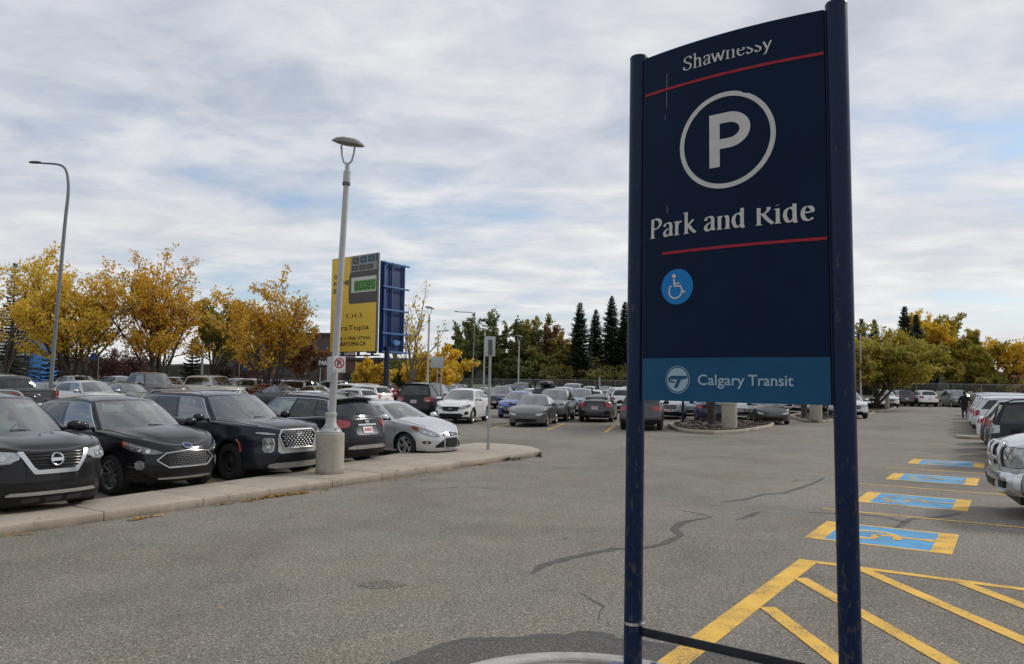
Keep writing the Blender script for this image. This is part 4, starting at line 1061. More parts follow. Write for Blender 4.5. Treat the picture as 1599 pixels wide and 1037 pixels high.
M_YEL = roadpaint('yellow_paint', (0.78, 0.47, 0.085), .4); M_BLUEP = roadpaint('blue_paint', (0.10, 0.36, 0.62), .55)
M_YELF = roadpaint('faded_yellow_paint', (0.58, 0.43, 0.17), 1.2)
M_CONC = concrete('kerb_concrete', (0.415, 0.362, 0.288)); M_CONC2 = concrete('cast_concrete', (0.40, 0.365, 0.305), 1.6)
M_WHITEC = concrete('white_kerb_paint', (0.62, 0.61, 0.58))
M_MULCH = pmat('rock_mulch', (0.085, 0.065, 0.05), 0.95, var=0.7, scale=9, bump=1.0, bscale=9)
M_GALV = pmat('galvanised_steel', (0.34, 0.345, 0.35), 0.45, 0.5, var=0.15, scale=5)
M_LAMPG = pmat('lamp_grey_paint', (0.40, 0.40, 0.395), 0.5, 0.1, var=0.1, scale=4)
M_DGREY = pmat('dark_grey_paint', (0.09, 0.09, 0.092), 0.55)
M_WHITE = pmat('white_enamel', (0.70, 0.70, 0.69), 0.45, var=0.06)
M_SIGNBK = pmat('sign_back', (0.42, 0.43, 0.42), 0.5, 0.2)
M_INK = pmat('black_ink', (0.012, 0.012, 0.013), 0.5); M_SRED = pmat('sign_red', (0.48, 0.02, 0.03), 0.5, var=0.05)

co = sorted(set([-4000, -1500, -500, -250, -150] + [-120 + 5*i for i in range(49)] + [150, 250, 500, 1500, 4000]))
cy = sorted(set([-300, -100, -40] + [-20 + 5*i for i in range(31)] + [150, 200, 300, 600, 1500, 4500]))
m = MB(); m.grid([[(x, y, gz(x, y) - .02) for y in cy] for x in co]); struct(m.build('ground', M_GRASS, None, 60))
m = MB(); xs = [-60 + 4*i for i in range(32)]; ys = [-14 + 4*i for i in range(32)]
def lotok(i, j):
    p = Vector((xs[i]+2, ys[j]+2, 0)); a = p.dot(AX); return 0 if a < 93 and p.dot(BX) < 26 else None
m.grid([[(x, y, gz(x, y)) for y in ys] for x in xs], 0, lotok); struct(m.build('parking_lot', M_ASPH, None, 60))

def flat_poly(name, pts, z, mat_, kind='structure'):
    m = MB(); m.add([(p[0], p[1], gz(p[0], p[1]) + z) for p in pts], [list(range(len(pts)))]); o = m.build(name, mat_, None, 60); o['kind'] = kind; return o
def ribbon(name, pts, w, z, mat_, jag=0.0, seed=1):
    rnd = random.Random(seed); pts = [Vector((p[0], p[1], 0)) for p in pts]
    fine = []
    for a, b in zip(pts, pts[1:]):
        n = max(1, int((b-a).length/.08)) if jag else 1
        for k in range(n): fine.append(a.lerp(b, k/n))
    fine.append(pts[-1]); L, Rr = [], []
    for i, p in enumerate(fine):
        d = (fine[min(i+1, len(fine)-1)] - fine[max(i-1, 0)]).normalized(); n = Vector((-d.y, d.x, 0))
        ww = w/2*(1 + rnd.uniform(-jag, jag)); taper = 1.0 if not jag else min(1, .35 + min(i, len(fine)-1-i)*.15)
        sft = n*rnd.uniform(-jag, jag)*w*.3
        L.append(p + n*ww*taper + sft); Rr.append(p - n*ww*taper + sft)
    m = MB(); m.grid([[(a.x, a.y, gz(a.x, a.y)+z), (b.x, b.y, gz(b.x, b.y)+z)] for a, b in zip(L, Rr)]); return struct(m.build(name, mat_, None, 60))
# sealed cracks and patches
for i, (pl, w_) in enumerate([
    ([(830,896),(845,884),(862,879),(905,868),(960,857),(1003,857),(1035,850),(1063,836),(1052,826),(1066,816),(1090,811),(1112,808)], .13),
    ([(1112,808),(1095,803),(1064,797)], .07), ([(1128,784),(1165,780),(1192,772),(1226,770),(1255,760),(1275,753),(1287,746)], .12),
    ([(1150,812),(1170,806),(1187,799)], .12), ([(1237,752),(1247,749)], .12),
    ([(1260,800),(1340,803),(1385,808),(1412,816)], .10), ([(1395,828),(1420,811),(1470,807),(1500,801)], .12)]):
    ribbon('crack_sealant', [at(*p) for p in pl], w_*.8, .0030, M_SEAL, .35, i)
ribbon('crack_sealant', [at(*p) for p in [(1077,714),(1150,712),(1220,703),(1290,695),(1330,693)]], .55, .0025, asphalt('old_sealant', (0.19, 0.175, 0.158), .6), .2, 9)
ribbon('crack', [at(*p) for p in [(906,925),(925,938),(944,947),(936,956),(935,968)]], .02, .0030, M_SEAL, .5, 4)
ribbon('crack', [at(*p) for p in [(650,768),(720,760),(800,765)]], .02, .0030, M_SEAL, .5, 5)
ribbon('crack', [at(*p) for p in [(800,719),(870,723),(910,722)]], .04, .0030, M_SEAL, .5, 6)
pc = at(597, 913)
flat_poly('asphalt_patch', [pc + Vector((.24*math.cos(2*PI*k/20)*(1+.12*math.sin(3*k)), .15*math.sin(2*PI*k/20)*(1+.1*math.cos(5*k)), 0)) for k in range(20)], .0028, asphalt('worn_patch', (0.148, 0.135, 0.115), 1.0))
pp = [at(*p) for p in [(560,1060),(610,1037),(655,1018),(690,1008),(722,1000),(765,996),(800,998),(850,994),(885,992),(905,987),(940,991),(962,996),(1005,1003),(1080,1016),(1160,1027),(1250,1042),(1300,1055)]]
pp = [p + Vector((0, .035*math.sin(i*2.1), 0)) for i, p in enumerate(pp)]
flat_poly('asphalt_patch', pp + [Vector((2.6, 2.6, 0)), Vector((-1.6, 2.6, 0))], .0022, M_PATCH)
ribbon('crack_sealant', pp[2:-1], .07, .0032, M_SEAL, .5, 17)

# painted markings on the right
def mark(pts, z=.004, mt=None, name='road_marking'): return flat_poly(name, [ab(a, b) for a, b in pts], z, mt or M_YEL)
def mline(p, q, w, mt=None, z=.004, name='parking_line'):
    P, Q = ab(*p), ab(*q); d = (Q-P).normalized(); n = Vector((-d.y, d.x, 0))*w/2
    return flat_poly(name, [P+n, Q+n, Q-n, P-n], z, mt or M_YEL)
for a in (13.7, 17.62, 21.58, 25.6): mline((a, -2.72), (a, 2.6), .085 if a < 22 else .10, M_YEL if a < 25 else M_YELF)
for k in range(14): mline((28.3 + 2.72*k, -2.6), (28.3 + 2.72*k, 2.6), .11, M_YELF)
for k, a in enumerate((11.72, 15.63, 19.6, 23.85)):
    h = .76; b0, b1 = -2.40, -.67
    mark([(a-h, b0), (a+h, b0), (a+h, b0+.24), (a-h, b0+.24)]); mark([(a-h, b1-.24), (a+h, b1-.24), (a+h, b1), (a-h, b1)])
    mark([(a-h, b0+.24), (a-h+.075, b0+.24), (a-h+.075, b1-.24), (a-h, b1-.24)]); mark([(a+h-.075, b0+.24), (a+h, b0+.24), (a+h, b1-.24), (a+h-.075, b1-.24)])
    mark([(a-h+.075, b0+.24), (a+h-.075, b0+.24), (a+h-.075, b1-.24), (a-h+.075, b1-.24)], .0042, M_BLUEP, 'bay_marking')
    # wheelchair figure: head towards the stall, wheel towards the aisle
    def fig(u, v): return (a - u, b0 + .24 + .10 + v*1.05)
    mt = M_YEL if k == 0 else M_YELF
    pts = [fig(.30*math.cos(t), .36 + .30*math.sin(t)) for t in frange(R(100), R(370), 16)]
    ribbon('bay_symbol', [ab(*q) for q in pts], .095, .0065, mt)
    for pl in ([(-.02, .95), (-.05, .55), (-.03, .42)], [(-.03, .42), (.26, .42), (.40, .12), (.50, .16)], [(-.04, .68), (.20, .68)]):
        ribbon('bay_symbol', [ab(*fig(*q)) for q in pl], .105, .0075 if len(pl) > 2 else .0085, mt)
    flat_poly('bay_symbol', [ab(*fig(-.02 + .085*math.cos(t), 1.02 + .085*math.sin(t))) for t in frange(0, 2*PI*15/16, 15)], .0095, mt)
mline((9.60, -2.05), (5.0, -2.15), .21); mline((9.54, -1.945), (9.54, 2.4), .13, z=.0052)
for p, q in (((8.66, -1.94), (4.9, .92)), ((9.475, -1.45), (6.3, 1.1)), ((9.475, -.50), (7.4, 1.2)), ((7.36, -1.94), (4.9, -.15))): mline(p, q, .15, z=.0064)
for a, b0, b1 in ((29.0, -16.95, 0), ): pass
DD = AX*.934 - BX*.357                     # stall direction of the slanted rows
for px, py in ((771, 668), (855, 671), (945, 675)):
    P = at(px, py); Q = P + DD*5.0; d = (Q-P).normalized(); n = Vector((-d.y, d.x, 0))*.06
    flat_poly('parking_line', [P+n, Q+n, Q-n, P-n], .004, M_YEL)
for a in (4.6, 7.1, 9.62, 12.15, 14.95, 18.0): mline((a, -12.9 if a < 13 else -14.4), (a, -17.5), .10)

# the long kerbed pavement, cast in lengths
bb = pchip([(-6, -11.2), (5.25, -11.87), (6.7, -12.06), (8, -12.2), (10.5, -12.45), (15.3, -13.5), (19.0, -14.4)])
fj = [at(*p) for p in [(-330, 893), (-90, 851), (162, 813.8), (317, 791), (421.5, 775.5), (519, 761.5), (596.4, 749.8), (665.4, 739), (721, 730), (790, 719.5), (843, 712.5)]]
rndk = random.Random(4)
m = MB()
def slab(poly, h):
    bm = bmesh.new(); vs = [bm.verts.new((p[0], p[1], 0)) for p in poly]; f = bm.faces.new(vs); bm.normal_update()
    if f.normal.z < 0: f.normal_flip()
    r = bmesh.ops.extrude_face_region(bm, geom=[f]); tv = [e for e in r['geom'] if isinstance(e, bmesh.types.BMVert)]
    for v in tv: v.co.z = h
    te = [e for e in bm.edges if all(v in tv for v in e.verts)]
    bmesh.ops.bevel(bm, geom=te, offset=.022, segments=3, profile=.5, affect='EDGES'); bm.verts.index_update()
    m.add([v.co.copy() for v in bm.verts], [[v.index for v in q.verts] for q in bm.faces]); bm.free()
for i in range(len(fj)-2):
    a0, b0 = fj[i].dot(AX), fj[i].dot(BX); a1, b1 = fj[i+1].dot(AX), fj[i+1].dot(BX); g = .008
    slab([ab(a0+g, b0), ab(a1-g, b1), ab(a1-g, bb(a1)), ab(a0+g, bb(a0))], .138 + rndk.uniform(-.006, .006))
e0, e1 = fj[-2], fj[-1]
nose = [at(846, 706.5, .14), at(843, 702, .14), at(832, 697.5, .14), at(810, 694.5, .14), at(780, 692.5, .14), at(745, 691, .14)]
slab([ab(e0.dot(AX)+.004, e0.dot(BX)), e1, *nose, ab(e0.dot(AX)+.004, bb(e0.dot(AX)))], .14)
struct(m.build('sidewalk', M_CONC, None, 35, False))
# low kerb pads, planted islands
def island(name, pts, fill=True):
    c = sum(pts, Vector())/len(pts); m = MB()
    n = len(pts); inner = [p + (c-p).normalized()*.17 for p in pts]
    rows = []
    for p, q in zip(pts + pts[:1], inner + inner[:1]):
        d = (q-p).normalized(); rows.append([p + Vector((0, 0, -.01)), p + Vector((0, 0, .12)), p + d*.03 + Vector((0, 0, .15)), q - d*.02 + Vector((0, 0, .15)), q + Vector((0, 0, .05))])
    m.grid(rows); struct(m.build(name, M_CONC, None, 35))
    if fill:
        m = MB(); rnd = random.Random(3)
        m.add([(q.x, q.y, .09) for q in inner], [list(range(n))]); struct(m.build('planting_bed', M_MULCH, None, 60))
        m = MB()
        for k in range(240):
            i = rnd.randrange(n); t = rnd.random(); s_ = math.sqrt(rnd.random())*.95
            q = c + (inner[i].lerp(inner[(i+1) % n], t) - c)*s_; r_ = rnd.uniform(.05, .16)
            m.bbox((q.x, q.y, .09 + r_*.2), (r_*1.5, r_, r_*.8), r_*.2, 0, Matrix.Rotation(rnd.uniform(0, 6), 3, 'Z') @ Matrix.Rotation(rnd.uniform(-.4, .4), 3, 'X'))
        struct(m.build('bed_stones', M_MULCH, None, 30), 'stuff')
def rounded(a0, a1, b0, b1, r, n=6, skew=0):
    pts = []
    for ca, cb, t0 in ((a1-r, b1-r, 0), (a0+r, b1-r, 90), (a0+r, b0+r, 180), (a1-r, b0+r, 270)):
        for k in range(n+1):
            t = R(t0 + 90*k/n); pts.append(ab(ca + r*math.cos(t), cb + r*math.sin(t)))
    return pts
isl1 = [at(*p) for p in [(1043,666),(1048,670),(1060,674),(1085,677.5),(1115,678.5),(1150,677),(1180,673),(1205,668),(1209,664.5),(1195,662.5),(1150,660),(1100,658.5),(1060,660)]]
island('island_kerb', isl1)
isl2 = [at(*p) for p in [(1233,651),(1240,655),(1258,659.5),(1280,660.5),(1310,657.5),(1350,650),(1366,646.5),(1362,643.5),(1330,643),(1280,645),(1250,647)]]
island('island_kerb', isl2)
isl3 = [at(*p) for p in [(1345,640.5),(1355,643),(1375,643.5),(1392,640.5),(1400,637.5),(1385,635.8),(1360,637)]]
island('island_kerb', isl3)
m = MB(); slab(rounded(35.35, 36.1, -1.95, 4, .36), .12); struct(m.build('island_kerb', M_CONC, None, 35, False))
island('island_kerb', rounded(92.2, 93.4, -16, 14, .5), False)
# white painted round kerb by the sign
m = MB(); c0 = Vector((.46, 4.74, 0)); m.lathe([(1.17, 0.0), (1.165, .030), (1.14, .042), (1.02, .042), (1.005, .030), (1.0, .012), (.02, .012)], 72, 0, Matrix.Translation(c0)); struct(m.build('sign_footing', M_WHITEC, None, 35))

# ------------------------------------------------------------------ lettering
def text_polys(s, size=1.0, xs=1.0, bold=0.0):
    cu = bpy.data.curves.new('t', 'FONT'); cu.body = s; cu.size = 1.0; cu.offset = bold; cu.resolution_u = 4
    ob = bpy.data.objects.new('t', cu); sc.collection.objects.link(ob)
    dg = bpy.context.evaluated_depsgraph_get(); me = bpy.data.meshes.new_from_object(ob.evaluated_get(dg))
    V = [(v.co.x, v.co.y) for v in me.vertices]; Fc = [list(p.vertices) for p in me.polygons]
    bpy.data.objects.remove(ob); bpy.data.meshes.remove(me); bpy.data.curves.remove(cu)
    x0 = min(v[0] for v in V); x1 = max(v[0] for v in V)
    return [((v[0]-x0), v[1]) for v in V], Fc, x1-x0
def fit_text(mb, s, fn, x0, x1, y0, cap, bold=0.0, mi=0, capref=0.69):
    V, Fc, wd = text_polys(s, 1, 1, bold); k = (x1-x0)/wd
    mb.add([fn(x0 + v[0]*k, y0 + v[1]*cap/capref) for v in V], Fc, mi)
# a broad-nib roman drawn as strokes (x-height 1)
def catmull(P, n=7):
    if len(P) < 3: return [tuple(p) for p in P]
    out = []; Q = [P[0]] + list(P) + [P[-1]]
    for i in range(1, len(Q)-2):
        for k in range(n):
            t = k/n; a, b, c, d = Q[i-1], Q[i], Q[i+1], Q[i+2]
            out.append(tuple(.5*((2*b[j]) + (-a[j]+c[j])*t + (2*a[j]-5*b[j]+4*c[j]-d[j])*t*t + (-a[j]+3*b[j]-3*c[j]+d[j])*t**3) for j in (0, 1)))
    out.append(tuple(P[-1])); return out
GLY = {
 'S': (.92, [[(.76, 1.12), (.70, 1.36), (.48, 1.43), (.24, 1.32), (.17, 1.08), (.34, .84), (.60, .66), (.76, .42), (.66, .12), (.40, .02), (.16, .14), (.10, .40)]], []),
 'h': (.86, [[(.20, 1.55), (.20, 0)], [(.20, .72), (.36, .95), (.54, .95), (.64, .72), (.64, 0)]], [(.20, 0), (.64, 0), (.12, 1.52)]),
 'a': (.76, [[(.12, .74), (.22, .93), (.42, .97), (.56, .80), (.56, .18), (.68, .04)], [(.56, .60), (.30, .50), (.14, .28), (.20, .06), (.38, .04), (.56, .24)]], []),
 'w': (1.14, [[(.06, .97), (.32, .03)], [(.32, .03), (.54, .92)], [(.54, .92), (.80, .03)], [(.80, .03), (1.04, .97)]], [(.05, .97), (1.04, .97)]),
 'n': (.88, [[(.20, 1.0), (.20, 0)], [(.20, .72), (.36, .95), (.54, .95), (.66, .72), (.66, 0)]], [(.20, 0), (.66, 0), (.12, .97)]),
 'e': (.74, [[(.16, .56), (.60, .58), (.56, .84), (.40, .96), (.22, .84), (.13, .50), (.22, .14), (.44, .03), (.64, .18)]], []),
 's': (.64, [[(.52, .78), (.42, .95), (.24, .93), (.15, .74), (.28, .56), (.46, .42), (.52, .22), (.38, .04), (.20, .05), (.10, .22)]], []),
 'y': (.78, [[(.06, .97), (.38, .10)], [(.70, .97), (.38, .08), (.24, -.34), (.06, -.42)]], [(.05, .97), (.70, .97)]),
 'P': (.92, [[(.22, 1.42), (.22, 0)], [(.22, 1.38), (.50, 1.40), (.74, 1.22), (.74, .92), (.50, .68), (.24, .70)]], [(.22, 0)]),
 'r': (.62, [[(.20, 1.0), (.20, 0)], [(.20, .66), (.34, .92), (.52, .93)]], [(.20, 0), (.12, .97)]),
 'k': (.86, [[(.20, 1.55), (.20, 0)], [(.66, .97), (.24, .50)], [(.34, .60), (.56, .24), (.78, .02)]], [(.20, 0), (.12, 1.52)]),
 'd': (.88, [[(.62, 1.55), (.62, .12), (.76, .02)], [(.62, .80), (.42, .97), (.20, .82), (.13, .46), (.24, .10), (.42, .05), (.62, .26)]], [(.54, 1.52)]),
 'R': (1.0, [[(.22, 1.42), (.22, 0)], [(.22, 1.38), (.50, 1.40), (.72, 1.22), (.72, .96), (.50, .74), (.24, .72)], [(.44, .74), (.68, .34), (.96, .02)]], [(.22, 0)]),
 'i': (.46, [[(.22, 1.0), (.22, 0)], [(.215, 1.36), (.225, 1.22)]], [(.22, 0), (.14, .97)]),
 ' ': (.42, [], [])}
def roman(s, thick=.24, thin=.07):
    # list of (letter index, quad) pieces and the total width
    x = 0.0; out = []; lay = 0
    for li, ch in enumerate(s):
        adv, strokes, serifs = GLY[ch]
        for st in strokes:
            P = catmull(st); n = len(P); Ls = []
            for i in range(n):
                dx = P[min(i+1, n-1)][0]-P[max(i-1, 0)][0]; dy = P[min(i+1, n-1)][1]-P[max(i-1, 0)][1]; l = math.hypot(dx, dy) or 1; dx /= l; dy /= l
                ang = abs(dx*math.sin(R(18)) - dy*math.cos(R(18)))       # nib held at 18 degrees
                w_ = thin + (thick-thin)*ang**1.3
                Ls.append(((x+P[i][0]-dy*w_/2, P[i][1]+dx*w_/2), (x+P[i][0]+dy*w_/2, P[i][1]-dx*w_/2)))
            for i in range(n-1): out.append((li, lay, [Ls[i][0], Ls[i+1][0], Ls[i+1][1], Ls[i][1]]))
            lay += 1
        for sx_, sy_ in serifs:
            out.append((li, lay, [(x+sx_-.20, sy_-.02), (x+sx_+.20, sy_-.02), (x+sx_+.10, sy_+.06), (x+sx_-.10, sy_+.06)] if sy_ < .5 else [(x+sx_-.12, sy_-.05), (x+sx_+.12, sy_-.03), (x+sx_+.12, sy_+.05), (x+sx_-.10, sy_+.01)])); lay += 1
        x += adv
    return out, x
def clip(poly, a, b, c):      # keep a*x + b*y <= c
    out = []
    for i, p in enumerate(poly):
        q = poly[(i+1) % len(poly)]; dp = a*p[0]+b*p[1]-c; dq = a*q[0]+b*q[1]-c
        if dp <= 0: out.append(p)
        if dp*dq < 0: t = dp/(dp-dq); out.append((p[0]+(q[0]-p[0])*t, p[1]+(q[1]-p[1])*t))
    return out

# ------------------------------------------------------------------ the big station sign
def navy(name, c, rust=0.0, rough=0.45, spec=0.3):
    m, T, out = newmat(name); ob = T.n('ShaderNodeTexCoord').outputs['Object']
    n = T.noise(ob, 3.0, 5, 0.6); cc = T.mix(1.0, c, T.ramp(n, [(0.3, 0.85), (0.7, 1.15)]), 'MULTIPLY')
    if rust:
        sp = T.n('ShaderNodeSeparateXYZ', ins={0: ob})
        mpn = T.n('ShaderNodeMapping', ins={'Vector': ob, 'Scale': (1, 1, .45)}).outputs[0]
        ch = T.noise(mpn, 27, 6, 0.66); lowf = T.ramp(sp.outputs[2], [(0.0, 0.07), (0.42, 0.035), (0.75, -0.02), (1.0, -0.05)])
        f = T.ramp(T.math('ADD', ch, T.n('ShaderNodeMapRange', ins={0: sp.outputs[2], 1: 0.0, 2: 4.4, 3: .07, 4: -.055}).outputs[0]), [(0.60, 0.0), (0.645, rust)])
        cc = T.mix(f, cc, (0.052, 0.046, 0.042))
    b = T.n('ShaderNodeBsdfPrincipled', ins={'Base Color': cc, 'Roughness': rough, 'Specular IOR Level': spec})
    T.link(b.outputs[0], out.inputs[0]); return m
M_NAVY = navy('navy_panel', (0.0030, 0.0120, 0.036), 0, .5, .10); M_POST = navy('navy_post', (0.0022, 0.0125, 0.046), .8, .38, .22)
M_BAND = navy('blue_band', (0.013, 0.072, 0.150), 0, .5, .12); M_LETTER = pmat('sign_white', (0.52, 0.50, 0.48), 0.6, var=0.08, scale=12, spec=0.2)
M_LETTER2 = pmat('sign_pale_blue', (0.30, 0.40, 0.46), 0.6, var=0.05, spec=0.2); M_LINE = pmat('sign_rule_red', (0.30, 0.018, 0.032), 0.6, var=0.12, scale=15, spec=0.2)
M_DISC = pmat('sign_blue_disc', (0.012, 0.175, 0.46), 0.6, var=0.05, spec=0.15)
sign = empty('transit_sign', (1.45, 5.2, 0), 0, 'tall navy parking sign on two chipped blue posts, nearest thing in the picture', 'sign')
PLb, PLt, PRb, PRt = Vector((.889, 5.62, .05)), Vector((.925, 5.62, 4.47)), Vector((2.0606, 4.75, .377)), Vector((2.0323, 4.75, 4.46))
def axl(a, b, z): return a + (b-a)*((z-a.z)/(b.z-a.z))
O_S = Vector((1.45, 5.2, 0))
def PS(u, z, off=0.0):
    l = axl(PLb, PLt, z); r = axl(PRb, PRt, z); d = r-l; n = Vector((d.y, -d.x, 0)).normalized()
    return l + d*u + n*(.03 + .075*4*u*(1-u) + off) - O_S
SW = 1.408
def PM_(x, z, off=0.0): return PS(x/SW, z, off)
for A_, B_, zt in ((PLb, PLt, 4.47), (PRb, PRt, 4.462)):
    m = MB(); p0 = axl(A_, B_, 0.0) - O_S; p1 = axl(A_, B_, zt) - O_S
    m.tube([p0, p0.lerp(p1, .25), p0.lerp(p1, .5), p0.lerp(p1, .75), p1], .066, 32, 0, False)
    po = m.build('post', M_POST, sign, 50)
    m = MB(); M4 = Matrix.Translation(p1); m.lathe([(.067, -.012), (.067, .002), (.062, .010), (.0, .014)], 32, 0, M4); m.build('cap', M_POST, po, 40)
    m = MB(); m.bbox(p0 + Vector((0, 0, .022)), (.30, .30, .025), .006, 0, Matrix.Rotation(R(-38), 3, 'Z'))
    for sx_ in (-.11, .11):
        for sy_ in (-.11, .11): m.bbox(p0 + Matrix.Rotation(R(-38), 3, 'Z') @ Vector((sx_, sy_, .045)), (.04, .04, .03), .008)
    m.build('base_plate', pmat('base_plate_blue', (0.10, 0.13, 0.22), .5, .1), po, 40)
m = MB(); us = frange(.056, .953, 40); zs = [1.927] + frange(2.0, 4.3, 10) + [4.432]
F_ = [[PS(u, z) for z in zs] for u in us]; Bk = [[PS(u, z, -.05) for z in zs] for u in us]
m.grid(F_); m.grid(Bk); m.grid([F_[0], Bk[0]]); m.grid([F_[-1], Bk[-1]])
m.grid([[r[0] for r in F_], [r[0] for r in Bk]]); m.grid([[r[-1] for r in F_], [r[-1] for r in Bk]])
m.build('panel', M_NAVY, sign, 40)
m = MB()
for u in (.049, .958): m.tube([PS(u, 1.93, -.02), PS(u, 4.43, -.02)], .011, 8)
m.build('edge_channel', M_INK, sign)
m = MB(); m.grid([[PS(u, z, .003) for z in (1.9275, 2.0, 2.1, 2.2235)] for u in us]); m.build('agency_panel', M_BAND, sign)
for u0, u1, z in ((.060, .952, 4.148), (.167, .950, 2.964)):
    m = MB(); m.grid([[PS(u, z + d*(1 + .08*math.sin(u*57)), .004) for d in (-.0095, .0095)] for u in frange(u0, u1, 40)]); m.build('rule_line', M_LINE, sign)
def rom(name, s, u0, u1, z0, xh, cuts, thick=.24):
    pcs, wd = roman(s, thick); k = (u1-u0)*SW/wd; words = {}
    for li, lay, poly in pcs:
        if li in cuts:
            a, b, c = cuts[li]; poly = clip(poly, a, b, c)
            if len(poly) < 3: continue
        m = words.setdefault(s[:li].count(' '), MB())
        m.add([PM_(u0*SW + p[0]*k, z0 + p[1]*xh, .004 + lay*.00012) for p in poly], [list(range(len(poly)))])
    for m in words.values(): m.build(name, M_LETTER, sign, 60, False)
def cut(y, slope=0.0, x=0.0): return (-slope, 1.0, y - slope*x)
rom('lettering', 'Shawnessy', .283, .735, 4.243, .066, {4: cut(.90), 5: cut(.80), 6: cut(.72), 7: cut(.70), 8: cut(.86)}, .16)
rom('lettering', 'Park and Ride', .093, .905, 3.084, .096, {6: cut(.93), 7: cut(1.32), 9: cut(1.16, 0), 10: cut(1.24), 11: cut(1.22), 12: cut(.97)}, .215)
# ring and P
m = MB(); cxs, czs = .506*SW, 3.69
def chip(t): return .010*math.exp(-((t-R(66))/.05)**2)
N = 96; m.grid([[PM_(cxs + (.334 - chip(2*PI*k/N))*math.cos(2*PI*k/N), czs + (.329 - chip(2*PI*k/N))*math.sin(2*PI*k/N), .004), PM_(cxs + .301*math.cos(2*PI*k/N), czs + .297*math.sin(2*PI*k/N), .004)] for k in range(N+1)]); m.build('symbol_ring', M_LETTER, sign)
m = MB(); x0, x1, x2, x3 = .427*SW, .4795*SW, .577*SW, .628*SW
m.grid([[PM_(x, z, .004) for z in (3.511, 3.633, 3.699, 3.807, 3.877)] for x in (x0, x1)])
mid = x1 + .06; Po, Pi = [], []
for k in range(25):
    t = PI/2 - PI*k/24; Po.append((mid + (x3-mid)*math.cos(t), 3.755 + .122*math.sin(t))); Pi.append((mid + (x2-mid)*math.cos(t), 3.753 + .054*math.sin(t)))
Po = [(x1, 3.877)] + Po + [(x1, 3.633)]; Pi = [(x1, 3.807)] + Pi + [(x1, 3.699)]
m.grid([[PM_(*p, .004), PM_(*q, .004)] for p, q in zip(Po, Pi)]); m.build('parking_symbol', M_LETTER, sign)
# wheelchair disc
m = MB(); ca, cz = .254*SW, 2.72
m.add([PM_(ca + .123*math.cos(2*PI*k/48), cz + .124*math.sin(2*PI*k/48), .004) for k in range(48)], [list(range(48))]); disc = m.build('accessible_symbol', M_DISC, sign)
m = MB()
def stroke(P, w, off):
    rows = []
    for i in range(len(P)):
        dx = P[min(i+1, len(P)-1)][0]-P[max(i-1, 0)][0]; dy = P[min(i+1, len(P)-1)][1]-P[max(i-1, 0)][1]; l = math.hypot(dx, dy); nx, ny = -dy/l*w/2, dx/l*w/2
        rows.append([PM_(P[i][0]+nx, P[i][1]+ny, off), PM_(P[i][0]-nx, P[i][1]-ny, off)])
    m.grid(rows)
stroke([(ca - .012 + .050*math.cos(t), cz - .030 + .050*math.sin(t)) for t in frange(R(128), R(372), 26)], .011, .0060)
stroke([(ca - .022, cz + .055), (ca - .020, cz + .008)], .013, .0062)
stroke([(ca - .022, cz + .006), (ca + .028, cz + .004)], .012, .0064); stroke([(ca + .026, cz + .008), (ca + .050, cz - .044), (ca + .066, cz - .036)], .012, .0066); stroke([(ca - .018, cz + .024), (ca + .020, cz + .023)], .010, .0068)
m.add([PM_(ca - .022 + .015*math.cos(2*PI*k/20), cz + .076 + .015*math.sin(2*PI*k/20), .0070) for k in range(20)], [list(range(20))])
m.build('wheelchair_figure', M_LETTER, disc, 60, False)
# agency roundel and name
m = MB(); ca, cz = .259*SW, 2.074
m.add([PM_(ca + .080*math.cos(2*PI*k/48), cz + .082*math.sin(2*PI*k/48), .0065) for k in range(48)], [list(range(48))])
m.grid([[PM_(ca + r_*math.cos(2*PI*k/48), cz + r_*1.02*math.sin(2*PI*k/48), .0065) for r_ in (.0885, .0925)] for k in range(49)])
lg = m.build('agency_roundel', M_LETTER2, sign)
m = MB(); x = lambda a, b: PM_(ca + a, cz + b, .0085)
m.add([x(*p) for p in [(-.070, .012), (-.060, .022), (-.045, .027), (.076, .027), (.070, .008), (.030, .004), (.020, -.010), (-.002, -.055), (-.014, -.058), (-.026, -.054), (.000, .002), (-.050, .002), (-.056, -.004), (-.050, -.010), (-.018, -.010), (-.022, -.020), (-.058, -.020), (-.070, -.008)]], [list(range(18))])
m.build('roundel_mark', M_BAND, lg, 60)
m = MB(); fit_text(m, 'Calgary', lambda a, b: PM_(a, b, .0065), .366*SW, .592*SW, 2.041, .069, .012); m.build('lettering', M_LETTER2, sign, 60)
m = MB(); fit_text(m, 'Transit', lambda a, b: PM_(a, b, .0065), .608*SW, .804*SW, 2.041, .069, .012); m.build('lettering', M_LETTER2, sign, 60)
M_BARE = pmat('bare_film', (0.22, 0.23, 0.24), .6)      # scratches in the film
for pl in ([(.193, 4.262), (.1925, 4.20), (.192, 4.15)], [(.1915, 4.13), (.191, 4.06), (.193, 4.01)], [(.185, 3.96), (.183, 3.93)], [(.197, 3.30), (.199, 3.27), (.197, 3.25)]):
    m = MB(); stroke([(u*SW, z) for u, z in pl], .0035, .0045); m.build('scratch', M_BARE, sign)
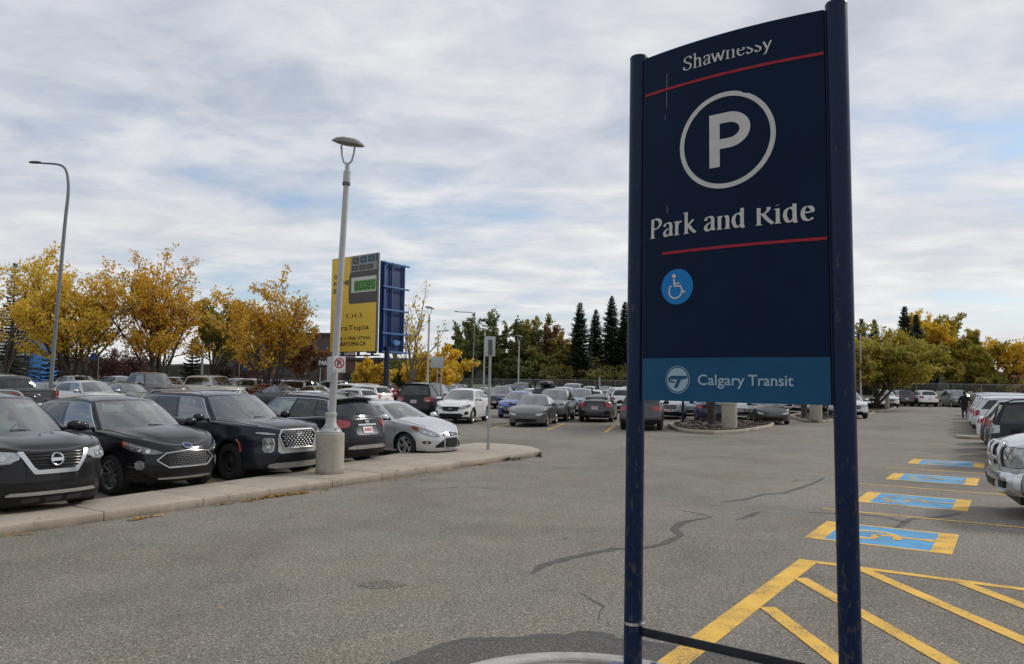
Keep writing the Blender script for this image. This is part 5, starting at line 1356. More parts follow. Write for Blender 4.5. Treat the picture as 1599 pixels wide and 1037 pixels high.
# cross rail and clamp
m = MB(); zr_ = .292; p0 = axl(PLb, PLt, zr_) - O_S; p1 = axl(PRb, PRt, zr_) - O_S; d = (p1-p0).normalized(); n = Vector((d.y, -d.x, 0))
rot = Matrix((d, n, Vector((0, 0, 1)))).transposed()
m.bbox((p0+p1)/2 + d*.0, ((p1-p0).length - .13, .012, .062), .003, 0, rot); m.build('cross_rail', pmat('dark_steel', (0.022, 0.025, 0.032), .4, .5, var=.3), sign)
m = MB(); pcl = axl(PLb, PLt, .345) - O_S; m.lathe([(.068, -.010), (.0705, -.010), (.0705, .010), (.068, .010)], 32, 0, Matrix.Translation(pcl)); m.bbox(pcl + d*.08, (.03, .03, .022), .005, 0, rot); m.build('clamp_band', M_CHROME, sign)
# ------------------------------------------------------------------ lamps, posts, boards
def lamp_post(loc, H, label, lean=0.0, base=True, group='wishbone lamp posts', az=-25):
    r = empty('lamp_post', loc, 0, label, 'lamp post', group)
    zb = 0.0
    if base:
        m = MB(); m.lathe([(.0, -.02), (.285, -.02), (.285, .02), (.278, .80), (.265, .815), (.0, .818)], 40, 0); m.build('concrete_base', M_CONC2, r, 35); zb = .815
    def ax_(z): return Vector((lean*(z-zb), 0, z))
    m = MB()
    m.tube([ax_(z) for z in (zb+.36, H*.5, H-.55)], [.080, .069, .058], 20)
    m.tube([ax_(H-.56), ax_(H-.30), ax_(H-.29), ax_(H-.12)], [.078, .076, .050, .045], 16); m.build('pole', M_LAMPG, r, 50)
    m = MB(); m.lathe([(.22, 0), (.225, .03), (.20, .07), (.15, .09), (.135, .15), (.11, .19), (.105, .34), (.118, .35), (.118, .40), (.095, .42)], 28, 0, Matrix.Translation((0, 0, zb)))
    for k in range(4):
        a = PI/4 + k*PI/2; m.bbox((.19*math.cos(a), .19*math.sin(a), zb+.075), (.045, .045, .07), .01)
    m.build('base_cover', M_LAMPG, r, 35)
    m = MB(); q = ax_(H-.56); m.tube([q - Vector((0, 0, .03)), q + Vector((0, 0, .03))], .086, 16); m.build('collar', M_DGREY, r)
    rz = Matrix.Rotation(R(az), 3, 'Z'); t_ = ax_(H-.14)
    m = MB()
    for s_ in (1, -1): m.tube([t_ + rz @ Vector(p) for p in ((.02*s_, 0, 0), (.10*s_, 0, .05), (.155*s_, 0, .22), (.175*s_, 0, .42))], .020, 8)
    m.build('yoke', M_LAMPG, r, 50)
    m = MB(); P = []
    for i in range(13):
        u = -1 + i/6
        row = []
        for j in range(17):
            a = 2*PI*j/16; wv = .20*(1-abs(u)**3.0*.5)*(1.12 if u < 0 else .95); zc = .10*(1-abs(u)**3) + .03
            row.append(t_ + rz @ Vector((.36*u, wv*math.cos(a), .43 + (zc*math.sin(a) if math.sin(a) > 0 else .03*math.sin(a)*(1-abs(u)**4)) + .03*abs(u)*0)))
        P.append(row)
    m.grid(P); m.add([P[0][j] for j in range(16)], [list(range(16))]); m.add([P[-1][j] for j in range(16)], [list(range(16))])
    tilt = Matrix.Translation(t_ + Vector((0, 0, .43))) @ (rz @ Matrix.Rotation(R(13), 3, 'Y') @ rz.inverted()).to_4x4() @ Matrix.Translation(-(t_ + Vector((0, 0, .43))))
    m.v = [tuple(tilt @ Vector(v)) for v in m.v]
    m.build('lamp_head', pmat('lamp_head_grey', (0.20, 0.185, 0.16), .5), r, 50)
    return r
pl = ab(11.27, -11.70, .138)
L1 = lamp_post(pl, 6.53, 'tall grey wishbone lamp post on a round concrete base on the kerbed pavement', .036)
def from_top(px, py, D): return top(px, py, D).z
for px, ptop, D, lab, bs in ((667, 488, 52, 'thin wishbone lamp post right of the blue billboard frame', False), (755, 515, 64, 'lamp post rising behind the pale sign back on its pole', False),
        (809, 530, 76, 'lamp post in front of the green poplars, with a yellow band', False), (1344, 521, 62.5, 'lamp post on a concrete base under the yellow green tree', True)):
    p = colm(px, D); p.z = gz(p.x, p.y) + (.1 if bs else 0); lamp_post(p, from_top(px, ptop, D), lab, .01, bs)
M_GALVD = pmat('weathered_steel', (0.19, 0.195, 0.20), 0.5, 0.4, var=0.15, scale=3)
def street_lamp(px, D, ztop, reach, label, lean):
    p = colm(px, D); p.z = gz(p.x, p.y); r = empty('street_lamp', p, 0, label, 'street lamp', 'curved street lamps')
    m = MB(); pts = [Vector((0, 0, 0)), Vector((lean*.45, 0, ztop*.45)), Vector((lean*.8, 0, ztop*.75)), Vector((lean, 0, ztop*.87)), Vector((lean*.92, 0, ztop*.93)), Vector((lean*.55, 0, ztop*.975)), Vector((-.1*reach, 0, ztop*.995)), Vector((lean-reach, 0, ztop))]
    cc = []
    for i in range(len(pts)-1):
        for k in range(5):
            a, b, c, d = pts[max(i-1, 0)], pts[i], pts[i+1], pts[min(i+2, len(pts)-1)]; t = k/5
            cc.append(.5*((2*b) + (c-a)*t + (2*a-5*b+4*c-d)*t*t + (3*b-a-3*c+d)*t**3))
    cc.append(pts[-1]); n = len(cc); m.tube(cc, [lin(.10, .05, i/(n-1)) for i in range(n)], 12); m.build('pole', M_GALVD, r, 60)
    m = MB(); e = pts[-1]; P = []
    for i in range(9):
        u = -1 + i/4; P.append([e + Vector((-.28 + .38*u, .17*math.sqrt(max(0, 1-abs(u)**2.6))*math.cos(2*PI*j/12), .02 + .09*math.sqrt(max(0, 1-abs(u)**2.6))*math.sin(2*PI*j/12)*(1 if math.sin(2*PI*j/12) > 0 else .5))) for j in range(13)])
    m.grid(P); m.build('lamp_head', M_DGREY, r, 60)
    m = MB(); m.lathe([(.26, 0), (.26, .05), (.17, .08), (.165, .5)], 16); m.build('base_flange', M_GALV, r)
z_ = from_top(45, 261, 40); street_lamp(79, 40, z_, 1.52, 'tall curved street lamp over the yellow trees at the left', .44)
street_lamp(737, 110, from_top(707, 487, 110), 2.4, 'far curved street lamp above the green poplars', .3)
street_lamp(681, 120, from_top(690, 517, 120), -1.6, 'far curved street lamp arching right, behind the bare tree', .2)

# no-parking plate on the near lamp post, and the grey cabinet behind it
def cen(px, py, D): return top(px, py, D)
D1 = pl.y
q = cen(530, 569, D1 - .12)
ns = empty('parking_sign', q, R(-8), 'small white no parking sign on the near lamp post', 'sign')
m = MB(); m.bbox((0, 0, 0), (.255, .006, .33), .002); m.build('plate', M_WHITE, ns)
m = MB(); rw = lambda x, z, o: Vector((x, -.0035-o, z))
m.grid([[rw(r_*math.cos(2*PI*k/40), .025 + r_*math.sin(2*PI*k/40), .001) for r_ in (.080, .108)] for k in range(41)]); m.build('ring', M_SRED, ns)
m = MB(); V, Fc, wd = text_polys('P', 1, 1, .03); m.add([rw(-.045 + v[0]/wd*.09, -.03 + v[1]*.16, .0012) for v in V], Fc); m.build('letter', M_INK, ns)
m = MB(); a_ = R(-45); d_ = Vector((math.cos(a_), math.sin(a_))); n_ = Vector((-d_.y, d_.x))*.012
m.add([rw(x, .025+z, .0022) for x, z in ((-.08*d_.x+n_.x, -.08*d_.y+n_.y), (.08*d_.x+n_.x, .08*d_.y+n_.y), (.08*d_.x-n_.x, .08*d_.y-n_.y), (-.08*d_.x-n_.x, -.08*d_.y-n_.y))], [(0, 1, 2, 3)]); m.build('slash', M_SRED, ns)
m = MB(); 
for x in (-.09, .09): m.add([rw(x + s_*.022, -.135 + t*.012, .001) for s_, t in ((-1, 0), (.3, 1), (.3, .4), (1, .4), (1, -.4), (.3, -.4), (.3, -1))], [list(range(7))] if x < 0 else [list(range(7))])
m.build('arrow', M_INK, ns)
q = cen(515.5, 577, D1 + .02); o = MB(); o.bbox((0, 0, 0), (.10, .26, .52), .008, 0, Matrix.Rotation(R(20), 3, 'Z')); o = o.build('sign_plate', M_SIGNBK); o.location = q; tag(o, 'grey back of a sign strapped to the left of the near lamp post', 'sign')

def sign_post(px, D, pbot, ptop, label, w=.0, h=.0, zc=0, dx=0, face=0, strip=False, base=0.0, rad=.032, rz=-10):
    p = colm(px, D); p.z = gz(p.x, p.y) + base; H = from_top(ptop[0], ptop[1], D) - p.z; lx = top(ptop[0], ptop[1], D).x - p.x
    r = empty('sign_post', p, 0, label, 'sign post')
    m = MB(); m.tube([(0, 0, 0), (lx, 0, H)], rad, 10); m.build('post', M_GALV, r)
    m = MB(); m.lathe([(.08, 0), (.08, .02), (.05, .03), (rad+.006, .10)], 14); m.build('foot', M_GALV, r)
    if w:
        m = MB(); m.bbox((0, 0, 0), (w, .02, h), .006); o = m.build('plate', M_SIGNBK if not face else face, r); o.location = (lx*zc/H + dx, -.045, zc); o.rotation_euler = (0, 0, R(rz))
        if strip:
            m = MB(); m.bbox((0, 0, 0), (w*.42, .03, h*.78), .01); o = m.build('bracket', M_DGREY, r); o.location = (lx*zc/H + dx, -.062, zc - h*.06); o.rotation_euler = (0, 0, R(rz))
    return r
D2 = at(764, 702, .14).y
sign_post(764, D2, 702, (766, 527), 'galvanised post with a pale sign back at the rounded kerb end', .28, .56, from_top(766, 541, D2) - .14, 0, 0, True, .14, .038)
sign_post(688, 40.5, 656, (690, 557), 'bare grey pole between the tall black SUV and the white crossover')
sign_post(683, 47, 600, (683, 566), 'grey sign panel on a post above the tall black SUV', .80, .66, from_top(683, 566, 47), 0)
sign_post(937, 62, 612, (936, 589), 'short white post among the far cars', rad=.07)
sign_post(153, 58, 590, (154, 557), 'white pole with a blue banner near the purple shrubs', .5, .55, from_top(150, 566, 58), -.35, pmat('banner_blue', (.05, .12, .3), .7))
sign_post(315, 60, 588, (317, 536), 'white flag pole in front of the green spruce at the left', rad=.09)
sign_post(373, 62, 592, (374, 567), 'white pole with a blue box left of the billboard', .7, .6, from_top(382, 580, 62), .5, pmat('box_blue', (.03, .07, .14), .7))
# black lozenge sign with white capitals
r = sign_post(499, 55, 595, (501, 558), 'white post carrying a black sign lettered PARK', .0)
q = cen(507, 567, 54.9); r2 = r; m = MB(); m.bbox((0, 0, 0), (.95, .04, .62), .015); o = m.build('plate', M_INK, r); o.location = q - Vector(r.location)
m = MB(); fit_text(m, 'PARK', lambda a, b: Vector((a, -.024, b)), -.40, .42, -.14, .30, .02); o2 = m.build('lettering', M_WHITE, o, 60, False)
# small blue sign legs under the panel, and a litter bin
bs = empty('transit_sign', colm(1085, 38.5), R(-33), 'smaller blue sign on two legs behind the big sign, only its legs show', 'sign')
for x in (-.62, .72):
    m = MB(); m.tube([(x, 0, 0), (x, 0, 3.2)], .06, 12); po = m.build('post', M_POST, bs)
    m = MB(); m.bbox((x, 0, .04), (.5, .32, .08), .02); m.build('base_plate', M_POST, po)
m = MB(); m.bbox((.05, -.02, 2.35), (1.3, .05, 1.6), .01); m.build('panel', M_NAVY, bs)
def bin_(loc, label, r_=.30, h=1.0):
    r = empty('litter_bin', loc, 0, label, 'bin', 'concrete bins on the planted islands')
    m = MB(); m.lathe([(0, 0), (r_, 0), (r_, h*.86), (r_*.95, h*.88), (r_*1.03, h*.9), (r_*1.03, h*.98), (r_*.9, h), (r_*.5, h*.99), (0, h*.98)], 28); m.build('drum', M_CONC2, r, 35)
    m = MB(); m.lathe([(r_*1.01, h*.895), (r_*1.01, h*.925)], 28); m.build('rim', M_DGREY, r)
bin_(at(1139, 669, .1), 'concrete bin on the planted island beside the dark tree trunk', .33, 1.15)
bin_(at(1274, 657, .1), 'concrete bin on the second island, under the right end of the big sign', .33, 1.15)
bin_(at(1382, 637.5, .1), 'darker concrete bin beside a trunk in front of the white cars', .36, 1.2)

# ------------------------------------------------------------------ the billboard
DB = 60.0
bl, br_ = top(513, 548, DB + 1.8), top(584, 550, DB - 1.8); tl_, tr_ = top(521, 404, DB + 1.8), top(591, 397, DB - 1.8)
z0, z1 = (bl.z + br_.z)/2, (tl_.z + tr_.z)/2
A0 = Vector(((bl.x + tl_.x)/2, DB + 1.8, 0)); A1 = Vector(((br_.x + tr_.x)/2, DB - 1.8, 0)); BW = (A1-A0).length; BH = z1-z0; bu = (A1-A0)/BW; bn = Vector((bu.y, -bu.x, 0))
Ob = (A0+A1)/2; Ob.z = gz(Ob.x, Ob.y)
bb_ = empty('billboard', Ob, 0, 'large yellow and black advertising board on blue steel frame', 'billboard')
def BP(fx, fy, off=0.0): return A0 + bu*(fx*BW) + bn*off + Vector((0, 0, z1 - fy*BH)) - Ob
M_BY = pmat('board_yellow', (0.74, 0.50, 0.058), .6, var=.05); M_BG = pmat('board_dark_grey', (0.075, 0.073, 0.072), .6, var=.06); M_BLG = pmat('board_grey', (0.26, 0.255, 0.25), .6, var=.05)
M_BT = pmat('board_teal', (0.025, 0.10, 0.13), .6); M_BLCD = pmat('board_green', (0.09, 0.30, 0.055), .6, var=.05); M_BWH = pmat('board_white', (0.55, 0.56, 0.55), .6, var=.04)
M_STB = pmat('steel_blue_paint', (0.012, 0.065, 0.25), .5, var=.2, scale=2); M_STBD = pmat('steel_blue_dark', (0.004, 0.012, 0.045), .6, var=.2, scale=2)
def brect(m, a, b, c, d, off): m.add([BP(a, d, off), BP(c, d, off), BP(c, b, off), BP(a, b, off)], [(0, 1, 2, 3)])
rb_ = Matrix((bu, -bn, Vector((0, 0, 1)))).transposed()
m = MB(); m.bbox(BP(.5, .5, -.12), (BW + .1, .20, BH + .1), .03, 0, rb_); m.build('face_frame', M_DGREY, bb_)
m = MB(); brect(m, 0, 0, 1, 1, .0); m.build('face', M_BY, bb_, 60)
m = MB(); brect(m, .43, .0, 1, .165, .012); m.build('printed_keypad', M_BLG, bb_, 60)
m = MB(); kp = [(.43, .165), (1, .165), (1, .50), (.44, .50), (.41, .485), (.40, .46), (.405, .20)]; m.add([BP(a, b, .014) for a, b in kp], [list(range(len(kp)))][::-1]); m.build('printed_body', M_BG, bb_, 60)
for i, (a, b, mt) in enumerate(((.47, .015, M_BG), (.64, .012, M_BT), (.81, .01, M_BT), (.965, .01, M_BT), (.455, .10, M_BG), (.62, .10, M_BG), (.78, .10, M_BG))):
    m = MB(); w_, h_ = (.14 if a < .96 else .03), (.068 if b < .05 else .052); brect(m, a, b, a + w_, b + h_, .018); k_ = m.build('printed_key', mt, bb_, 60)
    if a < .96:
        m = MB(); brect(m, a + w_*.38, b + h_*.45, a + w_*.62, b + h_*.55, .024); m.build('key_mark', M_BWH, k_, 60)
m = MB(); brect(m, .455, .225, .995, .385, .020); m.build('printed_display', M_BWH, bb_, 60)
m = MB(); brect(m, .52, .262, .985, .372, .026); lcd = m.build('printed_screen', M_BLCD, bb_, 60)
SEG = {'8': 'abcdefg', '0': 'abcdef', '5': 'afgcd'}
m = MB()
for i, ch in enumerate('80085'):
    x0 = .545 + i*.088; w_ = .062; y0, h_ = .275, .082; t = .013; ty = .009
    sg = {'a': (x0+t*.6, y0, x0+w_-t*.6, y0+ty), 'g': (x0+t*.6, y0+h_/2-ty/2, x0+w_-t*.6, y0+h_/2+ty/2), 'd': (x0+t*.6, y0+h_-ty, x0+w_-t*.6, y0+h_), 'f': (x0, y0+ty*.6, x0+t, y0+h_/2-.003), 'b': (x0+w_-t, y0+ty*.6, x0+w_, y0+h_/2-.003), 'e': (x0, y0+h_/2+.003, x0+t, y0+h_-ty*.6), 'c': (x0+w_-t, y0+h_/2+.003, x0+w_, y0+h_-ty*.6)}
    for k, s_ in enumerate(SEG[ch]): brect(m, *sg[s_], .030 + k*.0004)
m.build('digits', M_INK, lcd, 60, False)
def btext(s, x0, x1, y, cap, bold=0.0, mt=M_INK):
    m = MB(); fit_text(m, s, lambda a, b: BP(a/BW, y - b/BH, .016), x0*BW, x1*BW, 0.0, cap*BH, bold); m.build('lettering', mt, bb_, 60, False)
btext('OUR', .055, .26, .215, .042, .035); btext('NICHE', .06, .40, .292, .045, .035); btext('IS', .055, .145, .372, .045, .035)
btext('(.)(.)', .36, .70, .640, .042); btext('BraTopia', .14, .86, .775, .052, .0); btext('BOOK', .12, .29, .878, .032, .008); btext('A', .335, .375, .878, .032, .008); btext('FREE', .42, .59, .878, .032, .008); btext('FITTING', .635, .90, .878, .032, .008); btext('BRATOPIA.CA', .20, .80, .938, .038, .022)
# blue steel frame and the back of the second face
C0 = top(597, 480, DB + .2); C1 = top(632, 480, DB + 2.6); C0.z = C1.z = 0; cu_ = (C1-C0).normalized(); cl = (C1-C0).length; cn = Vector((cu_.y, -cu_.x, 0)); rc = Matrix((cu_, -cn, Vector((0, 0, 1)))).transposed()
def CP(t, z, off=0): return C0 + cu_*(t*cl) + cn*off + Vector((0, 0, z)) - Ob
zt2 = top(612, 409, DB + 1).z; zb2 = top(612, 552, DB + 1).z
m = MB(); m.bbox(CP(.5, (zt2+zb2)/2, -.25), (cl, .12, zt2-zb2), .02, 0, rc); m.build('back_panel', pmat('back_blue', (0.006, 0.026, 0.10), .6, var=.2, scale=1), bb_)
m = MB()
for t, w_ in ((.10, .22), (.42, .10), (.97, .12)): m.bbox(CP(t, (zt2+zb2)/2, -.06), (w_, .14, zt2-zb2-.02), .02, 0, rc)
m.build('upright', M_STB, bb_)
for f in (.02, .28, .53, .785, .985):
    m = MB(); m.bbox(CP(.56, lin(zt2, zb2, f), .08), (cl*1.16, .12, .14), .02, 0, rc); m.build('beam', pmat('steel_blue_light', (0.05, 0.13, 0.32), .5), bb_)
m = MB(); m.bbox(CP(.62, lin(zt2, zb2, .88), .05), (.9, .12, .3), .03, 0, rc); m.tube([CP(.58, lin(zt2, zb2, .88), .05), CP(.58, lin(zt2, zb2, .88), .16)], .24, 14); m.build('lamp_unit', pmat('unit_blue', (0.07, 0.2, 0.42), .5), bb_)
m = MB(); m.bbox(CP(-.12, (zt2+zb2)/2-.1, -.7), (.9, .3, (zt2-zb2)*.98), .02, 0, rc); m.build('core_frame', pmat('frame_dark', (0.010, 0.016, 0.035), .6), bb_)
m = MB(); pz = z0 - .45; m.bbox(BP(.5, 1, -.2) + Vector((0, 0, -.32)), (BW*1.02, .5, .08), .01, 0, rb_); m.bbox(CP(.45, zb2-.42, -.1), (cl*1.25, .5, .10), .01, 0, rc)
for f in (.25, .6, .9): m.bbox(BP(f, 1, -.2) + Vector((0, 0, -.17)), (.16, .2, .3), .02, 0, rb_)
m.build('catwalk', M_STBD, bb_)
m = MB(); cp = top(604, 560, DB + .6) - Ob; m.tube([(cp.x, cp.y, 0), (cp.x, cp.y, z0 + .4)], .21, 20); m.build('column', M_STBD, bb_)

# ------------------------------------------------------------------ buildings behind the trees
def wallmat(name, c, band=None):
    m, T, out = newmat(name); ob = T.n('ShaderNodeTexCoord').outputs['Object']
    br = T.n('ShaderNodeTexBrick', ins={'Vector': ob, 'Color1': tuple(c)+(1,), 'Color2': tuple(x*.82 for x in c)+(1,), 'Mortar': tuple(x*.7 for x in c)+(1,), 'Scale': 1.6, 'Mortar Size': .012})
    p = T.n('ShaderNodeBsdfPrincipled', ins={'Base Color': br.outputs[0], 'Roughness': .8}); T.link(p.outputs[0], out.inputs[0]); return m
def building(px0, px1, D, ptop, label, mt, roofm, wins=0, winm=None, depth=18, band=None, name='building'):
    p0, p1 = colm(px0, D), colm(px1, D); w_ = p1.x - p0.x; h = top((px0+px1)/2, ptop, D).z; c = (p0+p1)/2
    r = empty(name, (c.x, D, 0), 0, label, 'building')
    m = MB(); m.box((0, depth/2, h/2), (w_, depth, h)); m.build('wall', mt, r, 30)
    m = MB(); m.box((0, depth/2 - .1, h + .2), (w_ + .5, depth + .5, .4)); m.build('roof', roofm, r, 30)
    if band: m = MB(); m.box((0, -.12, h*band[0]), (w_ + .2, .2, h*band[1])); m.build('fascia', band[2], r, 30)
    for k in range(wins):
        f = m = MB(); x = -w_/2 + w_*(k + .5)/wins; m.box((x, -.04, h*.45), (w_/wins*.6, .12, h*.34)); f = m.build('window', winm, r, 30)
        m = MB(); m.box((x, -.02, h*.45 - h*.19), (w_/wins*.66, .2, .12)); m.build('sill', roofm, f, 30)
    return r
M_WIN = pmat('dark_window', (0.02, 0.025, 0.03), .15)
M_RF = pmat('roof_dark', (0.05, 0.05, 0.055), .8); M_BRK = wallmat('red_brick', (0.17, 0.075, 0.055)); M_BRN = wallmat('brown_cladding', (0.13, 0.105, 0.095))
building(-60, 79, 120, 517, 'big bright blue store wall with white top, behind the spruces at the left', pmat('store_blue', (0.06, 0.26, 0.66), .6, var=.05, scale=.3), M_WHITE, 0, None, 3, None)
m = MB(); p0, p1 = colm(-60, 119), colm(40, 119); r = empty('white_facade', ((p0.x+p1.x)/2, 119, 0), 0, 'white shop front standing before the blue store wall', 'building'); m.box((0, .4, 7.2), (p1.x-p0.x, .6, 4.2)); m.build('wall', pmat('shop_white', (.6, .6, .59), .7), r); m = MB(); m.box((0, .3, 2.5), (p1.x-p0.x, .5, 5)); m.build('glazing', M_WIN, r)
building(398, 520, 128, 523, 'brown clad building with dark flat roof behind the orange tree', M_BRN, M_RF, 4, M_WIN)
building(505, 660, 118, 563, 'low red brick building behind the billboard column', M_BRK, M_RF, 6, M_WIN)
building(330, 400, 140, 548, 'low grey building between the green spruce and the orange tree', wallmat('grey_block', (0.2, 0.19, 0.18)), M_RF, 3, M_WIN)
m = MB(); q = colm(703, 72); ub = empty('utility_box', q, R(-20), 'small white roofed kiosk beyond the cars in front of the fence', 'kiosk'); m.bbox((0, 0, .75), (.55, .6, 1.5), .03); m.build('cabinet', pmat('kiosk_white', (.5, .48, .46), .6), ub); m = MB(); m.box((0, 0, 1.62), (.75, .8, .24), 0, None, .6); m.build('roof', M_SIGNBK, ub)

# ------------------------------------------------------------------ chain link fence
def chain():
    m, T, out = newmat('chain_link'); uv = T.n('ShaderNodeTexCoord').outputs['Object']
    w_ = []
    for a in (45, -45):
        mp_ = T.n('ShaderNodeMapping', ins={'Vector': uv, 'Rotation': (0, R(a), 0)}).outputs[0]; s_ = T.n('ShaderNodeSeparateXYZ', ins={0: mp_}).outputs[0]
        fr = T.math('FRACT', T.math('MULTIPLY', s_, 14.0)); w_.append(T.math('LESS_THAN', T.math('ABSOLUTE', T.math('SUBTRACT', fr, .5)), .075))
    f = T.math('MAXIMUM', w_[0], w_[1]); tr = T.n('ShaderNodeBsdfTransparent'); pb = T.n('ShaderNodeBsdfPrincipled', ins={'Base Color': (.16, .16, .155, 1), 'Roughness': .5, 'Metallic': .4})
    mx = T.n('ShaderNodeMixShader', ins={0: f, 1: tr.outputs[0], 2: pb.outputs[0]}); T.link(mx.outputs[0], out.inputs[0]); return m
fe = empty('chain_link_fence', ab(93.6, 0), R(-33), 'long chain link fence along the far side of the car park', 'fence')
m = MB(); m.add([(-80, 0, .05), (24, 0, .05), (24, 0, 2.3), (-80, 0, 2.3)], [(0, 1, 2, 3)]); m.build('mesh_panel', chain(), fe)
for k in range(36):
    m = MB(); x = -80 + k*104/35; m.tube([(x, .05, 0), (x, .05, 2.36)], .035, 6); m.build('fence_post', M_GALV, fe)
m = MB(); m.tube([(-80, .05, 2.33), (24, .05, 2.33)], .025, 6); m.build('top_rail', M_GALV, fe)
# ------------------------------------------------------------------ trees
def leafmat(name, stops, transl=.45):
    m, T, out = newmat(name); ob = T.n('ShaderNodeTexCoord').outputs['Object']
    g = T.n('ShaderNodeNewGeometry').outputs['Random Per Island']
    n = T.noise(ob, .55, 3, .55)
    f = T.math('ADD', T.math('MULTIPLY', g, .45), T.math('MULTIPLY', T.n('ShaderNodeMapRange', ins={0: n, 1: .3, 2: .7, 3: 0, 4: 1}).outputs[0], .55))
    c = T.ramp(f, stops)
    d = T.n('ShaderNodeBsdfDiffuse', ins={'Color': c}); t = T.n('ShaderNodeBsdfTranslucent', ins={'Color': c}); mx = T.n('ShaderNodeMixShader', ins={0: transl, 1: d.outputs[0], 2: t.outputs[0]})
    gl = T.n('ShaderNodeBsdfGlossy', ins={'Color': (1, 1, 1, 1), 'Roughness': .45}); m2 = T.n('ShaderNodeMixShader', ins={0: .03, 1: mx.outputs[0], 2: gl.outputs[0]})
    T.link(m2.outputs[0], out.inputs[0]); return m
LF = {
 'gold': leafmat('leaf_gold', [(0.0, (.36, .31, .045)), (.3, (.66, .46, .045)), (.7, (.82, .56, .05)), (1, (.74, .42, .04))]),
 'amber': leafmat('leaf_amber', [(0.0, (.30, .24, .035)), (.35, (.64, .38, .035)), (.75, (.78, .47, .04)), (1, (.62, .31, .035))]),
 'green': leafmat('leaf_green', [(0.0, (.085, .105, .032)), (.5, (.14, .155, .042)), (.8, (.21, .205, .05)), (1, (.34, .28, .055))]),
 'mixed': leafmat('leaf_mixed', [(0.0, (0.106, 0.122, 0.030)), (.35, (0.213, 0.206, 0.040)), (.7, (0.425, 0.331, 0.045)), (1, (0.600, 0.388, 0.044))]),
 'lime': leafmat('leaf_lime', [(0.0, (.14, .15, .03)), (.4, (.30, .26, .036)), (.7, (.48, .37, .042)), (1, (.60, .40, .04))]),
 'olive': leafmat('leaf_olive', [(0.0, (0.112, 0.116, 0.034)), (.5, (0.205, 0.186, 0.044)), (1, (0.372, 0.280, 0.056))]),
 'rust': leafmat('leaf_rust', [(0.0, (0.169, 0.091, 0.052)), (.5, (0.286, 0.143, 0.065)), (1, (0.390, 0.221, 0.078))]),
 'purple': leafmat('leaf_purple', [(0.0, (.07, .035, .036)), (.5, (.13, .062, .058)), (1, (.20, .11, .09))]),
 'spruce': leafmat('needle_spruce', [(0.0, (.018, .028, .018)), (.5, (.034, .048, .030)), (1, (.060, .072, .044))], .12),
 'bluespruce': leafmat('needle_grey', [(0.0, (.022, .034, .024)), (.5, (.038, .052, .038)), (1, (.06, .072, .05))], .12)}
M_BARK = pmat('bark', (0.060, 0.050, 0.042), .9, var=.4, scale=7, bump=.8, bscale=14); M_PBARK = pmat('pale_bark', (0.16, 0.13, 0.10), .9, var=.3, scale=7)
def quads_mesh(C, U, V, name, mt, parent):
    n = len(C); P = np.empty((n, 4, 3)); P[:, 0] = C - U; P[:, 1] = C + V*.9 + U*.15; P[:, 2] = C + U; P[:, 3] = C - V*.9 + U*.15
    me = bpy.data.meshes.new(name); me.vertices.add(n*4); me.vertices.foreach_set('co', P.reshape(-1)); me.loops.add(n*4); me.loops.foreach_set('vertex_index', np.arange(n*4, dtype=np.int32))
    me.polygons.add(n); me.polygons.foreach_set('loop_start', np.arange(0, n*4, 4, dtype=np.int32)); me.polygons.foreach_set('loop_total', np.full(n, 4, dtype=np.int32)); me.materials.append(mt); me.update(calc_edges=True)
    o = bpy.data.objects.new(name, me); col.objects.link(o); o.parent = parent; return o
